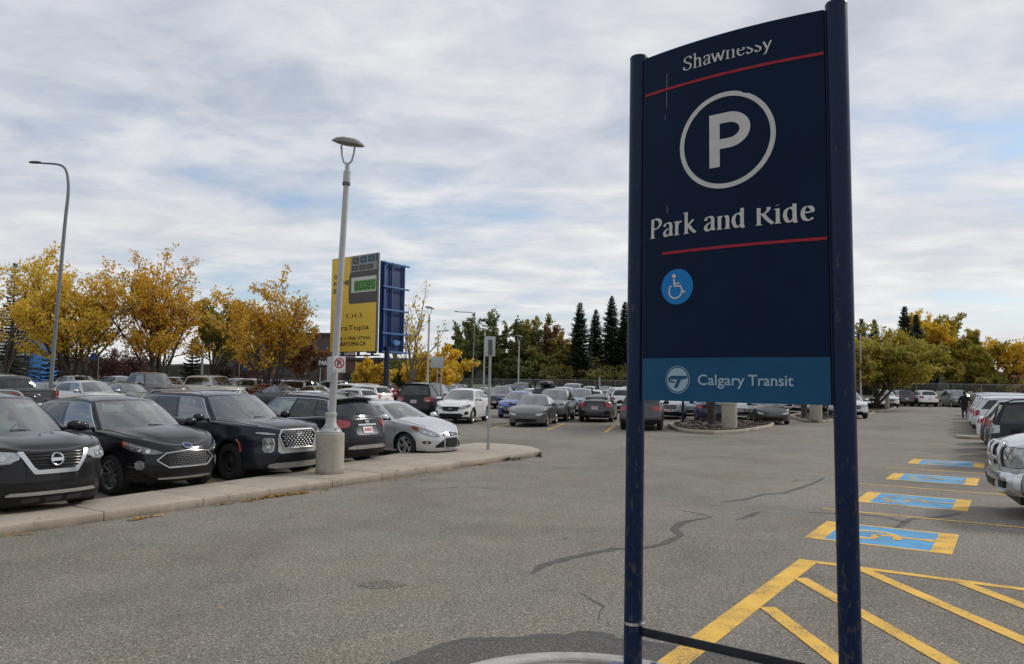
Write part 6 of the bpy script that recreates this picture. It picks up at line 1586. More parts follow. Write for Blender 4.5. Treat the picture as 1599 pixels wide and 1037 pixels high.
def broadleaf(seed, H, Wd, leaf, label, nleaf=9000, ls=.14, fork=.22, upright=.5, sparse=.0, bark=None, group=None, stems=1, low=.12, name='tree'):
    rs = np.random.RandomState(seed); rnd = random.Random(seed)
    r = empty(name, (0, 0, 0), 0, label, 'tree', group); tm = MB(); tips = []
    def grow(p, d, L, rad, lvl, maxl):
        n = 6; pts = [p.copy()]; dd = d.copy()
        for i in range(n):
            dd = (dd + Vector((rnd.gauss(0, .16), rnd.gauss(0, .16), rnd.gauss(.03, .10)))).normalized(); pts.append(pts[-1] + dd*(L/n))
        tm.tube(pts, [rad*(1 - .72*i/n) for i in range(n+1)], 6 if lvl < 2 else 4, 0, False)
        if lvl >= maxl - 1: tips.append((pts, L, lvl))
        if lvl < maxl:
            k = {0: 5, 1: 6, 2: 4}[lvl] + rnd.randrange(2)
            for j in range(k):
                t = .28 + .70*(j + rnd.random()*.7)/k; i = min(n-1, int(t*n)); b = pts[i].lerp(pts[i+1], t*n - i)
                ax = (pts[i+1]-pts[i]).normalized(); a = rnd.uniform(0, 2*PI); o = Vector((math.cos(a), math.sin(a), rnd.uniform(-.15, .45)))
                nd = (ax*rnd.uniform(.45, .95) + o*rnd.uniform(.6, 1.0)).normalized()
                grow(b, nd, L*rnd.uniform(.42, .62)*(1.05 - .35*t), rad*(.50 - .2*t), lvl+1, maxl)
    zf = H*fork
    for s_ in range(stems):
        p0 = Vector((rnd.gauss(0, .25*(stems > 1)), rnd.gauss(0, .25*(stems > 1)), -.1)); p1 = p0 + Vector((rnd.gauss(0, .10*H*.2), rnd.gauss(0, .1*H*.2), zf))
        rad = H*.016 + .03; tm.tube([p0, p0.lerp(p1, .1), p0.lerp(p1, .5), p1], [rad*1.45, rad*1.1, rad, rad*.9], 9, 0, False)
        nl = 5 if stems == 1 else 3
        for j in range(nl):
            a = 2*PI*(j + rnd.random()*.6)/nl + s_*1.3; sl_ = lin(.75, .22, upright)*rnd.uniform(.6, 1.3); d = Vector((math.cos(a)*sl_, math.sin(a)*sl_, 1)).normalized()
            grow(p1 - Vector((0, 0, rnd.uniform(0, .25)*zf)), d, (H-zf)*rnd.uniform(.62, .85), rad*.62, 0, 2)
        grow(p1, Vector((rnd.gauss(0, .1), rnd.gauss(0, .1), 1)).normalized(), (H-zf)*.86, rad*.75, 0, 2)
    # fit the skeleton to the wanted height and spread
    allp = np.array([tuple(v) for v in tm.v]); cx = allp[:, 0].mean(); zt = np.percentile(allp[:, 2], 99.6); wr = (np.percentile(allp[:, 0], 98.5) - np.percentile(allp[:, 0], 1.5) + np.percentile(allp[:, 1], 98.5) - np.percentile(allp[:, 1], 1.5))/2
    kz = H/zt; kx = Wd/wr
    tm.v = [(v[0]*(kx if v[2] > zf*.6 else lin(1, kx, max(0, v[2]/(zf*.6)))), v[1]*(kx if v[2] > zf*.6 else lin(1, kx, max(0, v[2]/(zf*.6)))), v[2]*kz) for v in tm.v]
    tm.build('trunk', bark or M_BARK, r, 60, False)
    seg = []; wts = []
    for pts, L, lvl in tips:
        for a, b in zip(pts[1:], pts[2:]): seg.append((a, b)); wts.append(L)
    A = np.array([tuple(s_[0]) for s_ in seg])*[kx, kx, kz]; B_ = np.array([tuple(s_[1]) for s_ in seg])*[kx, kx, kz]
    keep = (A[:, 2] > low*H)
    cl_ = rs.rand(len(seg)); keep &= cl_ > sparse
    A, B_ = A[keep], B_[keep]
    idx = rs.randint(0, len(A), nleaf); t = rs.rand(nleaf, 1); C = A[idx]*(1-t) + B_[idx]*t + rs.normal(0, 1, (nleaf, 3))*np.array([.17, .17, .15])*(Wd/6)**.5
    U = rs.normal(0, 1, (nleaf, 3)); U[:, 2] -= .3; U /= np.linalg.norm(U, axis=1, keepdims=True); W_ = rs.normal(0, 1, (nleaf, 3)); V = np.cross(U, W_); V /= np.linalg.norm(V, axis=1, keepdims=True)
    s_ = ls*rs.uniform(.6, 1.25, (nleaf, 1)); quads_mesh(C, U*s_, V*s_*.62, 'crown', LF[leaf], r); return r
def spruce(seed, H, Wd, label, leaf='spruce', thin=1.0, low=.06, group=None, step=.34, fat=1.0):
    rs = np.random.RandomState(seed); rnd = random.Random(seed); r = empty('spruce_tree', (0, 0, 0), 0, label, 'tree', group); tm = MB()
    tm.tube([(0, 0, -.1), (rnd.gauss(0, .05), rnd.gauss(0, .05), H*.5), (0, 0, H)], [H*.013+.05, H*.009+.02, .015], 8, 0, False); C, U, V = [], [], []
    z = H*low
    while z < H*.985:
        f = z/H; L0 = Wd/2*(1-f)**.82*(.80 + .20*rnd.random()) + .10; nb = max(4, int(lin(9, 5, f)*thin)); a0 = rnd.uniform(0, 6)
        for k in range(nb):
            a = a0 + 2*PI*k/nb + rnd.gauss(0, .2); L = L0*rnd.uniform(.6, 1.15); dr = lin(-.30, .35, f**1.3) + rnd.gauss(0, .07); d = Vector((math.cos(a), math.sin(a), dr)); n = max(3, int(L/.13)); pts = []
            for i in range(n+1):
                t = i/n; pts.append(Vector((0, 0, z)) + Vector((d.x*L*t, d.y*L*t, L*(dr*t + .16*t*t*t - .05*t))))
            if L > .5: tm.tube(pts, [.018*(1-t/n)+.006 for t in range(n+1)], 3, 0, False)
            sd = Vector((-d.y, d.x, 0)).normalized()
            ft = 1 + (fat-1)*min(1, L*.9)
            for i in range(1, n+1):
                t = i/n; w_ = (.10 + .26*math.sin(PI*min(1, t*.9+.1))*min(1, L))*(1 + (ft-1)*.35)
                for q in (1, -1):
                    c = pts[i] + sd*q*w_*.5 + Vector((0, 0, rnd.gauss(-.03, .03))); u = (sd*q*rnd.uniform(.7, 1.1) + (pts[i]-pts[i-1]).normalized()*.7 + Vector((0, 0, -.25 + rnd.gauss(0, .15)))).normalized()
                    C.append(c); U.append(u*w_*.62); V.append(Vector((rnd.gauss(0, .3), rnd.gauss(0, .3), 1)).cross(u).normalized()*rnd.uniform(.045, .08)*ft + Vector((0, 0, .03*ft)))
                if rnd.random() < .6: C.append(pts[i] + Vector((0, 0, .04))); U.append((pts[i]-pts[i-1]).normalized()*.16); V.append(Vector((0, 0, .07)) + sd*.04)
        z += step*lin(1.0, .62, f)*rnd.uniform(.85, 1.15)
    tm.build('trunk', M_BARK, r, 60, False); quads_mesh(np.array([tuple(c) for c in C]), np.array([tuple(c) for c in U]), np.array([tuple(c) for c in V]), 'crown', LF[leaf], r); return r
def plant(o, px, D, ptop=None, rz=None):
    p = colm(px, D); p.z = gz(p.x, p.y); o.location = p
    if rz is not None: o.rotation_euler = (0, 0, rz)
    return o
def hgt(px, ptop, D): p = colm(px, D); return top(px, ptop, D).z - gz(p.x, p.y)
def wid(w_, D): return w_*D/FPX
def TB(seed, px, D, ptop, wpx, leaf, label, **k): return plant(broadleaf(seed, hgt(px, ptop, D), wid(wpx, D), leaf, label, **k), px, D)
def TS(seed, px, D, ptop, wpx, label, **k): return plant(spruce(seed, hgt(px, ptop, D), wid(wpx, D), label, **k), px, D)
# left, beyond the parked rows
TB(11, 6, 63, 384, 150, 'gold', 'yellow tree cut by the left edge, half bare at the top', nleaf=6000, ls=.14, sparse=.36, upright=.5, low=.2, fork=.14)
TB(12, 116, 58, 418, 160, 'gold', 'broad golden tree around the foot of the tall street lamp', nleaf=13500, ls=.13, fork=.07, upright=.42, stems=3, sparse=.24, low=.05)
TB(13, 250, 60, 398, 140, 'amber', 'tall amber tree with a leaning crown, left of the green spruce', nleaf=11500, ls=.13, fork=.04, upright=.80, stems=3, sparse=.24, low=.0)
TB(14, 338, 66, 468, 92, 'mixed', 'green and yellow tree right of the tall amber one', nleaf=11000, ls=.15, sparse=.12, upright=.5)
TB(15, 418, 58, 440, 128, 'amber', 'orange tree with bare twigs at its right, left of the billboard', nleaf=8500, ls=.13, fork=.04, upright=.52, stems=3, sparse=.2, low=.04)
TB(16, 474, 64, 520, 60, 'rust', 'low rusty tree just left of the billboard', nleaf=5000, ls=.14, sparse=.2)
TB(17, 642, 66, 445, 80, 'gold', 'nearly bare gnarled tree right of the billboard frame', nleaf=380, ls=.16, sparse=.7, upright=.45, bark=M_PBARK, low=.3)
TB(18, 690, 74, 545, 74, 'gold', 'small golden tree behind the grey sign panel', nleaf=9000, ls=.16, low=.08, fork=.1)
TB(19, 655, 76, 556, 50, 'gold', 'small golden tree behind the gnarled bare one', nleaf=5000, ls=.16, low=.08, fork=.1)
TB(20, 573, 70, 562, 52, 'gold', 'yellow bushy tree beneath the billboard', nleaf=6000, ls=.15, low=.05, fork=.08)
TB(21, 626, 78, 556, 46, 'green', 'small green tree beside the billboard column', nleaf=5000, ls=.17, low=.05, fork=.08)
for i, (px, w_, pt) in enumerate(((160, 60, 548), (205, 66, 545), (372, 56, 556), (232, 50, 556))):
    TB(30+i, px, 70+i*2, pt, w_, 'purple', ('dusky purple bush beside the blue banner pole', 'dusky purple bush left of the tall amber tree', 'dusky purple bush by the blue box pole', 'dusky purple bush at the foot of the amber tree')[i], nleaf=2600, ls=.12, low=.03, fork=.06, stems=3, sparse=.25, name='shrub')
TS(41, 15, 68, 410, 74, 'dark spruce showing through the yellow tree at the left edge', thin=.8)
TS(42, 38, 72, 500, 72, 'sparse dark spruce in front of the blue store', thin=.6, step=.5)
TS(43, 92, 66, 446, 84, 'dark spruce half hidden behind the broad golden tree', thin=.8)
TS(44, 300, 66, 528, 58, 'green grey spruce behind the white flag pole', leaf='bluespruce')
TS(45, 352, 74, 548, 50, 'short dark spruce under the green and yellow tree')
# middle, beyond the fence
for i, (px, D, pt, w_, lf, lab) in enumerate((
    (735, 118, 505, 66, 'green', 'first of the green poplars, left end of the group'), (768, 122, 489, 70, 'green', 'tallest green poplar of the group left of the big sign'), (803, 120, 505, 62, 'green', 'green poplar third in the group, behind a lamp post'),
    (838, 124, 497, 52, 'mixed', 'slim yellowing poplar right of the green ones'), (722, 126, 535, 50, 'green', 'low green tree at the left foot of the poplars'), (855, 126, 540, 60, 'green', 'low green tree under the yellowing poplar'),
    (872, 122, 512, 46, 'rust', 'rusty pinkish tree left of the dark spruces'), (886, 119, 532, 62, 'mixed', 'yellow orange tree at the foot of the dark spruces'), (858, 118, 548, 50, 'olive', 'low olive tree right of the poplars'), (790, 117, 545, 80, 'green', 'low dense green tree before the tall poplars'))):
    TB(50+i, px, D, pt, w_, lf, lab, nleaf=9500, ls=.24, fork=.10, upright=.75, low=.05)
for i, (px, D, pt, w_, lab) in enumerate(((905, 113, 471, 56, 'dark pointed spruce, leftmost of the group by the big sign'), (930, 122, 483, 50, 'dark spruce second from left by the big sign'), (955, 118, 461, 56, 'tallest dark spruce by the big sign'), (976, 116, 470, 54, 'dark spruce touching the left post of the big sign'), (1005, 118, 480, 54, 'dark spruce hidden behind the big sign'))):
    TS(70+i, px, D, pt, w_*1.3, lab, step=.30, thin=1.5, fat=1.7)
for i, px in enumerate(range(880, 1010, 26)):
    TB(80+i, px, 112 + (i % 2)*3, 571 + (i % 3)*3, 52, 'olive', ('olive shrub at the foot of the leftmost spruce', 'olive shrub second along behind the fence', 'olive shrub below the tallest spruce', 'olive shrub left of the big sign post', 'olive shrub behind the big sign post')[i], nleaf=4500, ls=.2, fork=.05, low=.02, stems=3, name='shrub')
# behind the sign and to its right
TB(90, 1112, 36.5, 470, 200, 'mixed', 'young tree with a dark trunk on the near planted island', nleaf=7000, ls=.11, fork=.38, low=.36); 
bpy.data.objects  # keep order
TB(91, 1255, 46, 480, 150, 'mixed', 'tree on the second island, crown behind the big sign', nleaf=6000, ls=.12, fork=.36, low=.36)
TB(92, 1376, 66, 522, 146, 'lime', 'broad yellow green tree right of the big sign', nleaf=21000, ls=.15, fork=.04, upright=.34, low=.0, stems=3)
TB(93, 1336, 64, 530, 96, 'lime', 'yellow green tree at the right post of the big sign', nleaf=9000, ls=.15, fork=.2, low=.18)
for i, (px, D, pt, w_, lf, lab) in enumerate((
    (1456, 104, 488, 70, 'gold', 'yellow topped tree right of the pointed spruce'), (1478, 106, 497, 84, 'lime', 'large green and yellow tree above the grey minivan'), (1508, 104, 508, 70, 'lime', 'green tree with an orange side, right of the large one'),
    (1440, 102, 515, 92, 'lime', 'dense green tree behind the white and dark SUVs'), (1500, 101, 536, 92, 'lime', 'low green tree behind the minivan'), (1528, 108, 548, 40, 'green', 'narrow green tree at the gap before the thin yellow one'),
    (1574, 100, 529, 60, 'gold', 'thin yellow tree with its trunk showing, near the right edge'), (1606, 106, 566, 60, 'rust', 'reddish tree cut by the right edge'), (1545, 98, 585, 60, 'mixed', 'low yellowish bush below the thin yellow tree'), (1582, 98, 590, 50, 'rust', 'low reddish bush at the right edge'), (1415, 108, 540, 60, 'mixed', 'green tree behind the broad yellow green one'))):
    TB(100+i, px, D, pt, w_, lf, lab, nleaf=(3800 if px == 1574 else 10500), ls=.21, fork=(.26 if px == 1574 else .10), upright=.6, low=(.24 if px == 1574 else .03), sparse=(.25 if px == 1574 else .05))
for i, (px, D, pt, w_, lab) in enumerate(((1415, 99, 477, 52, 'dark pointed spruce above the yellow green trees'), (1433, 100, 490, 44, 'dark spruce leaning on the pointed one'), (1347, 110, 497, 46, 'spruce top just right of the big sign'), (1367, 112, 498, 40, 'slim spruce top second from the big sign'))):
    TS(120+i, px, D, pt, w_*1.45, lab, step=.30, thin=1.4, fat=1.7)
for i in range(16):     # a screen of trees beyond the frame and behind the big sign
    px = 1030 + i*19; TB(140+i, px, 112 + (i % 3)*4, 512 + (i*7 % 25), 66, ('green', 'mixed', 'olive')[i % 3], 'tree in the belt behind the fence, hidden by the big sign', nleaf=2500, ls=.30, fork=.1, low=.04, group='trees hidden by the big sign') if i % 2 == 0 else None
# a far wooded rise along the horizon
m = MB(); rn = random.Random(8); P = []
for i in range(121):
    a = R(-75 + 150*i/120); d = 420; h = 7 + 3*math.sin(i*.37) + 2*math.sin(i*.91); P.append([(d*math.sin(a), d*math.cos(a), -1), (d*math.sin(a), d*math.cos(a), h), ((d+60)*math.sin(a), (d+60)*math.cos(a), h+1.5), ((d+160)*math.sin(a), (d+160)*math.cos(a), -1)])
m.grid(P); struct(m.build('hills', pmat('far_wood', (0.06, 0.062, 0.05), .95, var=.5, scale=.12), None, 60))
# fallen leaves along the kerb and under the lamp
rs = np.random.RandomState(2); C = []
def scatter(p, q, n, sd):
    for _ in range(n):
        t = rs.rand(); x = p.lerp(q, t) + BX*abs(rs.normal(0, sd)) + AX*rs.normal(0, .06); C.append((x.x, x.y, .012 + rs.rand()*.012))
for (a, b, n, sd) in (((205, 812), (242, 806), 60, .05), ((380, 783), (412, 778), 70, .06), ((412, 777), (476, 769), 260, .07), ((340, 789), (360, 786), 25, .05), ((500, 766), (520, 763), 12, .05), ((740, 727), (760, 724), 60, .06), ((0, 840), (40, 834), 12, .06), ((600, 752), (720, 733), 50, .05)): scatter(at(*a), at(*b), n, sd)
for k in range(26):
    q = ab(rs.uniform(4, 18), rs.uniform(-11.9, -10.8), 0); C.append((q.x, q.y, .15))
for k in range(14): q = ab(rs.uniform(4, 15), rs.uniform(-10, -3), 0); C.append((q.x, q.y, .02))
C = np.array(C); n = len(C); U = rs.normal(0, 1, (n, 3)); U[:, 2] *= .25; U /= np.linalg.norm(U, axis=1, keepdims=True); V = np.cross(U, [0, 0, 1.0]); V /= np.linalg.norm(V, axis=1, keepdims=True); s_ = rs.uniform(.018, .042, (n, 1))
struct(quads_mesh(C, U*s_, V*s_*.7, 'fallen_leaves', leafmat('leaf_fallen', [(0, (.22, .10, .03)), (.5, (.42, .24, .06)), (1, (.55, .36, .12))], .1), None), 'stuff')
rs = np.random.RandomState(5); C = []
for k in range(150):
    q = at(745, 722).lerp(at(812, 717), rs.rand()) + BX*rs.normal(.12, .07); C.append((q.x, q.y, .02 + rs.rand()*.05))
C = np.array(C); n = len(C); U = rs.normal(0, 1, (n, 3)); U[:, 2] *= .5; U /= np.linalg.norm(U, axis=1, keepdims=True); V = np.cross(U, [0, 0, 1.0]); V /= np.linalg.norm(V, axis=1, keepdims=True); s_ = rs.uniform(.02, .07, (n, 1))
struct(quads_mesh(C, U*s_, V*s_*.5, 'gutter_debris', leafmat('debris', [(0, (.03, .025, .02)), (.6, (.08, .06, .04)), (1, (.25, .22, .17))], .05), None), 'stuff')

# ------------------------------------------------------------------ the person walking away
M_COAT = pmat('black_cloth', (0.010, 0.010, 0.013), .9); M_SKIN = pmat('skin', (0.35, 0.20, 0.14), .6); M_HAIR = pmat('dark_hair', (0.012, 0.010, 0.009), .7); M_SHOE = pmat('pale_shoe', (0.35, 0.34, 0.33), .7); M_TROU = pmat('dark_trousers', (0.013, 0.013, 0.016), .9)
def skin(name, verts, edges, radii, mt, parent, root=0, sub=2):
    me = bpy.data.meshes.new(name); me.from_pydata(verts, edges, []); o = bpy.data.objects.new(name, me); col.objects.link(o); o.parent = parent; me.materials.append(mt)
    md = o.modifiers.new('skin', 'SKIN'); md.use_smooth_shade = True
    for i, r_ in enumerate(radii):
        sv = me.skin_vertices[0].data[i]; sv.radius = r_ if hasattr(r_, '__len__') else (r_, r_); sv.use_root = (i == root)
    sm = o.modifiers.new('subdiv', 'SUBSURF'); sm.levels = sm.render_levels = sub; return o
pp_ = at(1507, 656); pr = empty('person', pp_, R(-30 + 180 - 180), 'person in a long black coat walking away beside the right hand row', 'person')
# local: +y is the walking direction, x to the right
bv = [(0, 0, .95), (0, .01, 1.12), (0, .0, 1.34), (0, .01, 1.47), (0, .03, 1.56), (0, .04, 1.66), (0, .035, 1.74),
      (.10, .0, .90), (.11, .10, .50), (.11, .02, .09), (.115, .16, .035), (-.10, .0, .90), (-.11, -.04, .50), (-.11, -.20, .12), (-.11, -.10, .035),
      (.19, .0, 1.40), (.29, -.06, 1.16), (.27, .10, .96), (.255, .16, .90), (-.19, .0, 1.40), (-.29, .02, 1.15), (-.27, .16, .97), (-.255, .20, .90)]
be = [(0, 1), (1, 2), (2, 3), (3, 4), (4, 5), (5, 6), (0, 7), (7, 8), (8, 9), (9, 10), (0, 11), (11, 12), (12, 13), (13, 14), (2, 15), (15, 16), (16, 17), (17, 18), (2, 19), (19, 20), (20, 21), (21, 22)]
brd = [(.15, .11), (.145, .10), (.16, .11), (.07, .06), (.052, .052), (.085, .095), (.055, .06), .092, .065, .045, .04, .092, .065, .045, .04, .065, .05, .038, .03, .065, .05, .038, .03]
skin('body', bv, be, brd, M_TROU, pr)
skin('coat', [(0, 0, .56), (0, 0, .80), (0, .0, 1.05), (0, 0, 1.30), (0, 0, 1.43), (0, .01, 1.50), (.21, 0, 1.40), (.31, -.06, 1.16), (.285, .09, .99), (-.21, 0, 1.40), (-.31, .02, 1.15), (-.285, .15, 1.0)],
     [(0, 1), (1, 2), (2, 3), (3, 4), (4, 5), (3, 6), (6, 7), (7, 8), (3, 9), (9, 10), (10, 11)], [(.24, .19), (.215, .165), (.195, .145), (.20, .145), (.13, .10), (.085, .085), .085, .068, .058, .085, .068, .058], M_COAT, pr, 2)
m = MB(); bm = bmesh.new(); bmesh.ops.create_uvsphere(bm, u_segments=16, v_segments=10, radius=1); bm.verts.index_update()
m.add([(v.co.x*.098, v.co.y*.112 + .015, v.co.z*.105 + 1.695 + (.0 if v.co.z > -.2 else .02)) for v in bm.verts], [[v.index for v in f.verts] for f in bm.faces]); bm.free(); m.build('hair', M_HAIR, pr, 60)
for x, y, z in ((.115, .10, .05), (-.11, -.15, .06)):
    m = MB(); m.bbox((x, y, z), (.10, .28, .09), .035); m.build('shoe', M_SHOE, pr, 60)
for sg, y in ((1, .155), (-1, .20)):
    vs = [(.268*sg, y-.05, .955), (.262*sg, y, .90)]; es = [(0, 1)]; rr_ = [.028, .036]
    for k in range(4):
        vs += [(.255*sg + (k-1.5)*.012, y + .02 + .012*k, .855), (.248*sg + (k-1.5)*.012, y + .03 + .012*k, .815 + abs(k-1.5)*.008)]; es += [(1, len(vs)-2), (len(vs)-2, len(vs)-1)]; rr_ += [.010, .008]
    vs += [(.245*sg, y - .035, .875), (.243*sg, y - .04, .845)]; es += [(0, len(vs)-2), (len(vs)-2, len(vs)-1)]; rr_ += [.011, .009]
    skin('hand', vs, es, rr_, M_SKIN, pr, 0, 1)
# ------------------------------------------------------------------ parked cars, placed
HB, HBm = -GA, PI - GA                     # noses towards +b / towards -b
HD = math.atan2(DD.y, DD.x); HDm = HD + PI    # noses away / towards the camera in the slanted rows
def put(rS, a, b, rz, bump_at=None, end=None):
    r, S = rS; r.location = ab(a, b); r.rotation_euler = (0, 0, rz); return r
def nose(rS, a, b):      # nose at b, facing +b
    r, S = rS; r.location = ab(a, b - S.L/2); r.rotation_euler = (0, 0, HB); return r
nose(make_grille_suv(), 5.78, -11.45)
nose(make_mesh_crossover(), 8.38, -12.16)
nose(make_large_grille_suv(), 10.88, -12.18)
r, S = make_backed_crossover(); r.location = ab(13.50, -12.72 - S.L/2); r.rotation_euler = (0, 0, HBm)
nose(make_silver_hatch(), 16.52, -12.60)
r, S = make_white_crossover(); r.location = Vector((-2.40, 38.6, 0)); r.rotation_euler = (0, 0, HDm)
r, S = make_fastback(); r.location = Vector((4.72, 41.6, 0)); r.rotation_euler = (0, 0, HD)
r, S = make_silver_pickup(); r.location = ab(15.6, -.33 + S.L/2); r.rotation_euler = (0, 0, HBm + R(9))

# the plainer models, one prototype each; every other car is a copy with its own paint
PROTO = {'suv': make_suv()[0], 'sedan': make_sedan()[0], 'boxy': make_boxy()[0], 'van': make_suv(S=Shape(**MINI), name='parked_minivan')[0], 'pickup': make_pickup()[0],
         'hatch': make_suv(S=Shape(L=4.3, W=1.78, R=.325, sill=.21, fb=.20, zt=[(0, .72), (.12, .79), (.5, .89), (1.1, .97), (1.6, 1.0), (3.2, 1.05), (4.3, 1.05)], zr=[(1.9, 1.44), (2.5, 1.50), (3.2, 1.49), (3.8, 1.43)], xc=1.0, xf=1.85, xr=3.75, xd=4.18, clad=0, flare=.012, si=[(.2, .05), (.34, .015), (.5, .0), (.66, .01), (.8, .004), (.95, .03), (1.1, .05)], fi=[(.18, .08), (.30, .02), (.45, .0), (.6, .02), (.8, .10)], ri=[(.25, .08), (.4, .0), (.6, .0), (.85, .04), (1.1, .08)], wr=.57, wb=2.6), name='parked_hatchback')[0]}
LEN = {'suv': 4.6, 'sedan': 4.62, 'boxy': 5.2, 'van': 5.1, 'pickup': 5.85, 'hatch': 4.3}; HGT = {'suv': 1.675, 'sedan': 1.45, 'boxy': 1.93, 'van': 1.75, 'pickup': 1.94, 'hatch': 1.5}
USED = {}
OWN = {'suv': 'grey', 'sedan': 'grey', 'boxy': 'black', 'van': 'grey', 'pickup': 'charcoal', 'hatch': 'grey'}
def paint_over(o, old, new):
    for ch in [o] + list(o.children):
        if ch.type == 'MESH':
            for sl_ in ch.material_slots:
                if sl_.material == old: sl_.link = 'OBJECT'; sl_.material = new
        if ch is not o: paint_over(ch, old, new)
def park(kind, c, loc, rz, label, scale=None, group='cars parked in the far rows'):
    src = PROTO[kind]
    o = src if kind not in USED else dup(src, loc, rz)
    if kind not in USED: USED[kind] = [o]
    o.location = (loc[0], loc[1], gz(loc[0], loc[1])); o.rotation_euler = (0, 0, rz); o['label'] = label; o['group'] = group
    o['category'] = {'pickup': 'pickup truck', 'van': 'minivan'}.get(kind, 'car')
    if scale: o.scale = scale
    JOBS.append((o, kind, c)); return o
JOBS = []
def face(px, D, kind, c, end, row, label, scale=None):
    # the end nearer the camera sits at column px and depth D; row 'd' slanted rows, 'b' rows square to the aisle
    L = LEN[kind]*(scale[0] if scale else 1); Wc = WID[kind]*(scale[1] if scale else 1)
    if row == 'd': away = Vector((DD.x, DD.y, 0)); rz = HDm if end == 'F' else HD
    else: away = -BX; rz = HB if end == 'F' else HBm
    for k in range(24):        # step back along the column until the stall is free
        c_ = colm(px, D + .5*(k//2 + k % 2)*(1 if k % 2 else -1)) + away*L/2; bx = obb(c_, L, Wc, rz)
        if not any(hit(bx, q) for q in STALLS): break
    STALLS.append(bx)
    return park(kind, c, c_, rz, label, scale)
STALLS = []; WID = {'suv': 1.88, 'sedan': 1.82, 'boxy': 2.02, 'van': 2.0, 'pickup': 2.06, 'hatch': 1.82}
def obb(c, L, Wc, rz):
    u = Vector((math.cos(rz), math.sin(rz))); v = Vector((-u.y, u.x)); c = Vector((c[0], c[1]))
    return [c + u*x*L/2 + v*y*Wc/2 for x, y in ((1, 1), (-1, 1), (-1, -1), (1, -1))], (u, v)
def hit(A, B):
    for ax in A[1] + B[1]:
        a = [p.dot(ax) for p in A[0]]; b = [p.dot(ax) for p in B[0]]
        if max(a) < min(b) or max(b) < min(a): return False
    return True
for c_, L_, W_, z_ in ((Vector((-2.40, 38.6)), 4.6, 1.9, HDm), (Vector((4.72, 41.6)), 4.6, 1.85, HD), (ab(5.78, -14), 5.1, 2, HB), (ab(8.38, -14.5), 4.7, 1.9, HB), (ab(10.88, -14.7), 5.0, 2, HB), (ab(13.5, -15), 4.7, 1.9, HB), (ab(16.52, -14.9), 4.5, 1.85, HB)): STALLS.append(obb(c_, L_, W_, z_))
# slanted rows in the middle
face(646, 39.2, 'boxy', 'black', 'R', 'd', 'tall black SUV seen from behind, left of the white crossover')
face(821, 34.6, 'sedan', 'grey', 'F', 'd', 'grey sedan facing the camera in the middle of the car park')
face(798, 42.6, 'hatch', 'blue', 'F', 'd', 'blue hatchback between the white crossover and the grey sedan')
face(856, 38.4, 'suv', 'greygreen', 'F', 'd', 'grey green crossover close behind the grey sedan')
face(899, 46.0, 'suv', 'paleblue', 'F', 'd', 'pale blue SUV with bright windscreen left of the fastback')
face(1000, 33.0, 'suv', 'charcoal', 'R', 'd', 'dark grey SUV from behind, cut by the left post of the big sign')
face(1046, 43.5, 'suv', 'silver', 'F', 'd', 'silver SUV just right of the left sign post, under the panel')
face(1072, 46.0, 'sedan', 'paleblue', 'F', 'd', 'pale blue sedan between the silver SUV and the small sign leg')
face(1113, 40.0, 'sedan', 'navy', 'R', 'd', 'navy sedan with wide red tail lamps behind the island trunk')
face(1156, 43.5, 'hatch', 'silver', 'F', 'd', 'silver hatchback right of the concrete bin under the panel')
face(1176, 58.0, 'suv', 'white', 'F', 'd', 'white SUV further off between the silver hatchback and the dark sedan')
face(1207, 41.8, 'sedan', 'charcoal', 'F', 'd', 'dark sedan facing the camera between the two planted islands')
face(1248, 54.0, 'suv', 'silver', 'F', 'd', 'silver SUV behind the second island')
face(1292, 52.0, 'suv', 'charcoal', 'F', 'd', 'dark SUV behind the second island, beside the right sign post')
face(1334, 47.5, 'suv', 'white', 'F', 'd', 'white SUV peeping out right of the right sign post')
face(1364, 66.0, 'pickup', 'white', 'F', 'd', 'white pickup under the broad yellow green tree')
face(1390, 72.0, 'suv', 'white', 'F', 'd', 'white SUV right of the white pickup')
face(1416, 78.0, 'suv', 'charcoal', 'R', 'd', 'dark SUV from behind, by the far fence')
face(1452, 77.0, 'suv', 'white', 'R', 'd', 'white SUV with tall red tail lamps by the far fence')
face(1507, 76.0, 'van', 'grey', 'F', 'd', 'grey minivan facing the camera beyond the walking person')
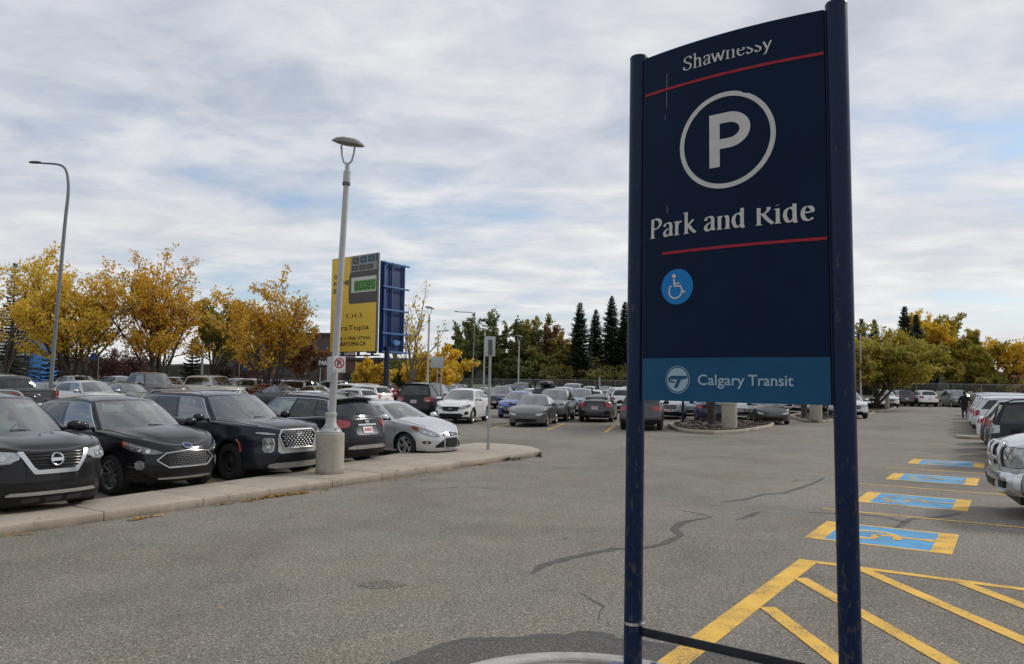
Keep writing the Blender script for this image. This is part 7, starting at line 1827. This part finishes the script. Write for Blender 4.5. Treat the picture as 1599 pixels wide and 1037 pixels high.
# far middle, mostly roofs
far = [(707, 82, 'suv', 'black', 'F', 'black SUV roof beside the white kiosk'), (688, 62, 'suv', 'charcoal', 'F', 'dark SUV half hidden right of the tall black SUV'), (728, 56, 'sedan', 'greygreen', 'F', 'grey green sedan behind the white crossover'), (772, 58, 'suv', 'charcoal', 'F', 'dark SUV behind the blue hatchback'),
  (806, 74, 'pickup', 'greygreen', 'F', 'grey green pickup near the lamp with the yellow band'), (822, 60, 'hatch', 'white', 'F', 'white hatchback behind the grey sedan roof'), (845, 50, 'suv', 'black', 'R', 'black SUV carrying a roof box'), (868, 66, 'hatch', 'red', 'R', 'small red car behind the roof box'), (872, 56, 'suv', 'silver', 'F', 'silver SUV right of the roof box car'),
  (889, 70, 'boxy', 'silver', 'F', 'tall silver SUV near the fence'), (908, 60, 'sedan', 'grey', 'F', 'grey sedan behind the pale blue SUV'), (917, 72, 'suv', 'white', 'R', 'white SUV near the fence, left of the short post'), (925, 60, 'hatch', 'white', 'R', 'white hatchback left of the short white post'), (944, 80, 'suv', 'charcoal', 'F', 'dark SUV behind the short white post'),
  (950, 64, 'sedan', 'beige', 'R', 'pinkish beige sedan right of the short white post'), (960, 62, 'suv', 'white', 'F', 'white SUV above the fastback roof'), (972, 52, 'suv', 'white', 'R', 'white SUV at the right shoulder of the fastback'), (976, 72, 'suv', 'white', 'F', 'farther white SUV left of the sign post'), (750, 70, 'sedan', 'silver', 'F', 'silver sedan left of the poplars, far row'), (790, 84, 'suv', 'grey', 'F', 'grey SUV in the farthest row before the poplars'),
  (1020, 70, 'suv', 'grey', 'F', 'grey SUV in the farthest row behind the sign'), (1060, 62, 'suv', 'black', 'R', 'black SUV behind the pale blue sedan, under the panel'), (1225, 66, 'suv', 'black', 'R', 'black SUV far behind the dark sedan')]
for px, D, k, c, e, lab in far: face(px, D, k, c, e, 'd', lab)
rb = empty('roof_box', (0, 0, 0), 0, 'black roof box carried by the black SUV', 'roof box'); p = colm(845, 50) + Vector((DD.x, DD.y, 0))*2.3; rb.location = (p.x, p.y, 1.70 + gz(p.x, p.y)); rb.rotation_euler = (0, 0, HD)
m = MB(); P = []
for i in range(11):
    u = -1 + i/5; P.append([(1.0*u, .42*math.cos(2*PI*j/20)*(1-abs(u)**5*.4)*(abs(math.cos(2*PI*j/20))+1e-6)**-.35, .22 + .20*math.sin(2*PI*j/20)*(1-abs(u)**4*.6)*(abs(math.sin(2*PI*j/20))+1e-6)**-.3) for j in range(21)])
m.grid(P); m.add([P[0][j] for j in range(20)], [list(range(20))]); m.add([P[-1][j] for j in range(20)], [list(range(20))]); m.build('shell', pmat('box_black', (.012, .012, .013), .4), rb, 50)
m = MB()
for x in (-.5, .5): m.tube([(x, -.5, 0), (x, .5, 0)], .025, 8)
m.build('rack_bar', M_BLACK, rb)
# left back rows
face(60, 33.0, 'pickup', 'charcoal', 'R', 'b', 'dark grey pickup seen from its tailgate at the left edge')
face(112, 41.0, 'sedan', 'teal', 'R', 'b', 'grey teal sedan right of the dark tailgate')
face(181, 37.5, 'suv', 'silver', 'F', 'b', 'silver crossover in front of the broad golden tree')
face(238, 42.0, 'sedan', 'greygreen', 'F', 'b', 'grey green sedan right of the silver crossover')
face(278, 45.0, 'pickup', 'brown', 'F', 'b', 'dark brown pickup below the amber tree', (1, 1, 1.06))
face(308, 60.0, 'suv', 'black', 'F', 'b', 'black SUV behind the brown pickup')
face(372, 54.0, 'boxy', 'cream', 'F', 'b', 'cream white large SUV facing right, beside the flag pole')
face(328, 27.5, 'sedan', 'white', 'F', 'b', 'white sedan just behind the dark blue grey SUV')
face(417, 60.0, 'suv', 'beige', 'R', 'b', 'beige crossover with red tail lamp, below the orange tree', (1.05, 1.02, 1.04))
face(446, 57.0, 'sedan', 'red', 'R', 'b', 'dark red sedan right of the beige crossover')
face(470, 55.0, 'sedan', 'charcoal', 'R', 'b', 'dark sedan in front of the boxy white SUV')
face(490, 60.0, 'boxy', 'white', 'R', 'b', 'boxy white SUV left of the near lamp post', (.92, .92, .92))
face(515, 64.0, 'suv', 'grey', 'F', 'b', 'grey SUV right of the boxy white one')
face(531, 58.0, 'sedan', 'beige', 'F', 'b', 'beige sedan by the lamp post, facing right')
face(556, 34.5, 'hatch', 'white', 'F', 'b', 'white hatchback right behind the backed in black crossover')
face(572, 57.0, 'suv', 'white', 'R', 'b', 'white crossover right of the lamp post, rear towards the aisle')
face(592, 64.0, 'suv', 'white', 'R', 'b', 'white SUV below the billboard column')
face(545, 66.0, 'boxy', 'silver', 'R', 'b', 'tall silver SUV directly behind the near lamp post', (.9, .92, .92))
face(606, 50.0, 'suv', 'white', 'R', 'b', 'white SUV with its tail beside the tall black SUV')
face(640, 74.0, 'suv', 'white', 'F', 'b', 'white SUV in the last row under the gnarled tree')
face(664, 78.0, 'suv', 'silver', 'F', 'b', 'silver SUV in the last row under the golden tree')
face(405, 70.0, 'suv', 'white', 'F', 'b', 'white SUV in the last row under the orange tree')
face(215, 62.0, 'suv', 'silver', 'F', 'b', 'silver SUV at the foot of the amber tree')
face(345, 66.0, 'sedan', 'charcoal', 'F', 'b', 'dark sedan in the last row behind the cream SUV')
face(455, 66.0, 'suv', 'black', 'R', 'b', 'black SUV in the last row left of the boxy white SUV')
face(584, 46.0, 'hatch', 'white', 'R', 'b', 'white hatchback in the row right of the lamp post')
face(618, 70.0, 'suv', 'red', 'R', 'b', 'dark red SUV far behind, touching the tall black SUV')
face(618, 28.5, 'sedan', 'silver', 'R', 'b', 'silver sedan between the backed in crossover and the tall black SUV')
face(152, 56.0, 'suv', 'white', 'F', 'b', 'white SUV roof under the broad golden tree')
face(12, 52.0, 'suv', 'charcoal', 'F', 'b', 'dark SUV at the left edge behind the tailgate')
face(30, 58.0, 'van', 'teal', 'F', 'b', 'pale teal minivan at the left edge below the spruces')
# right hand row, tails to the aisle
for i, (a, k, c, lab) in enumerate(((24.5, 'boxy', 'black', 'black boxy SUV with clear tail lamps behind the silver pickup'), (27.3, 'suv', 'charcoal', 'dark grey SUV second in the right hand row'), (30.1, 'suv', 'navy', 'navy SUV third in the right hand row'), (33.0, 'sedan', 'white', 'white sedan fourth in the right hand row'), (38.6, 'suv', 'silver', 'silver SUV with tall red lamps just past the low kerb at the right'),
   (41.4, 'suv', 'white', 'white SUV sixth in the right hand row'), (44.2, 'van', 'silver', 'silver minivan seventh in the right hand row'), (47.0, 'suv', 'white', 'white SUV eighth in the right hand row'), (49.8, 'suv', 'silver', 'silver SUV ninth in the right hand row'), (52.6, 'van', 'grey', 'grey minivan tenth in the right hand row'), (58.0, 'suv', 'white', 'white SUV past the walking person'), (64, 'suv', 'grey', 'farthest grey SUV of the right hand row'))):
    sc_ = (.86, .92, .90) if k == 'boxy' else None
    o = park(k, c, ab(a, -.52 - .068*(a-23.8)*(1 if a < 45 else .9) + LEN[k]/2*(sc_[0] if sc_ else 1)), HB, lab, sc_)
    if i == 0:
        for ch in o.children:
            if ch.name.startswith('taillight'): ch.material_slots[0].link = 'OBJECT'; ch.material_slots[0].material = M_LENS
for o, kind, c in JOBS: paint_over(o, PAINT[OWN[kind]], PAINT[c])
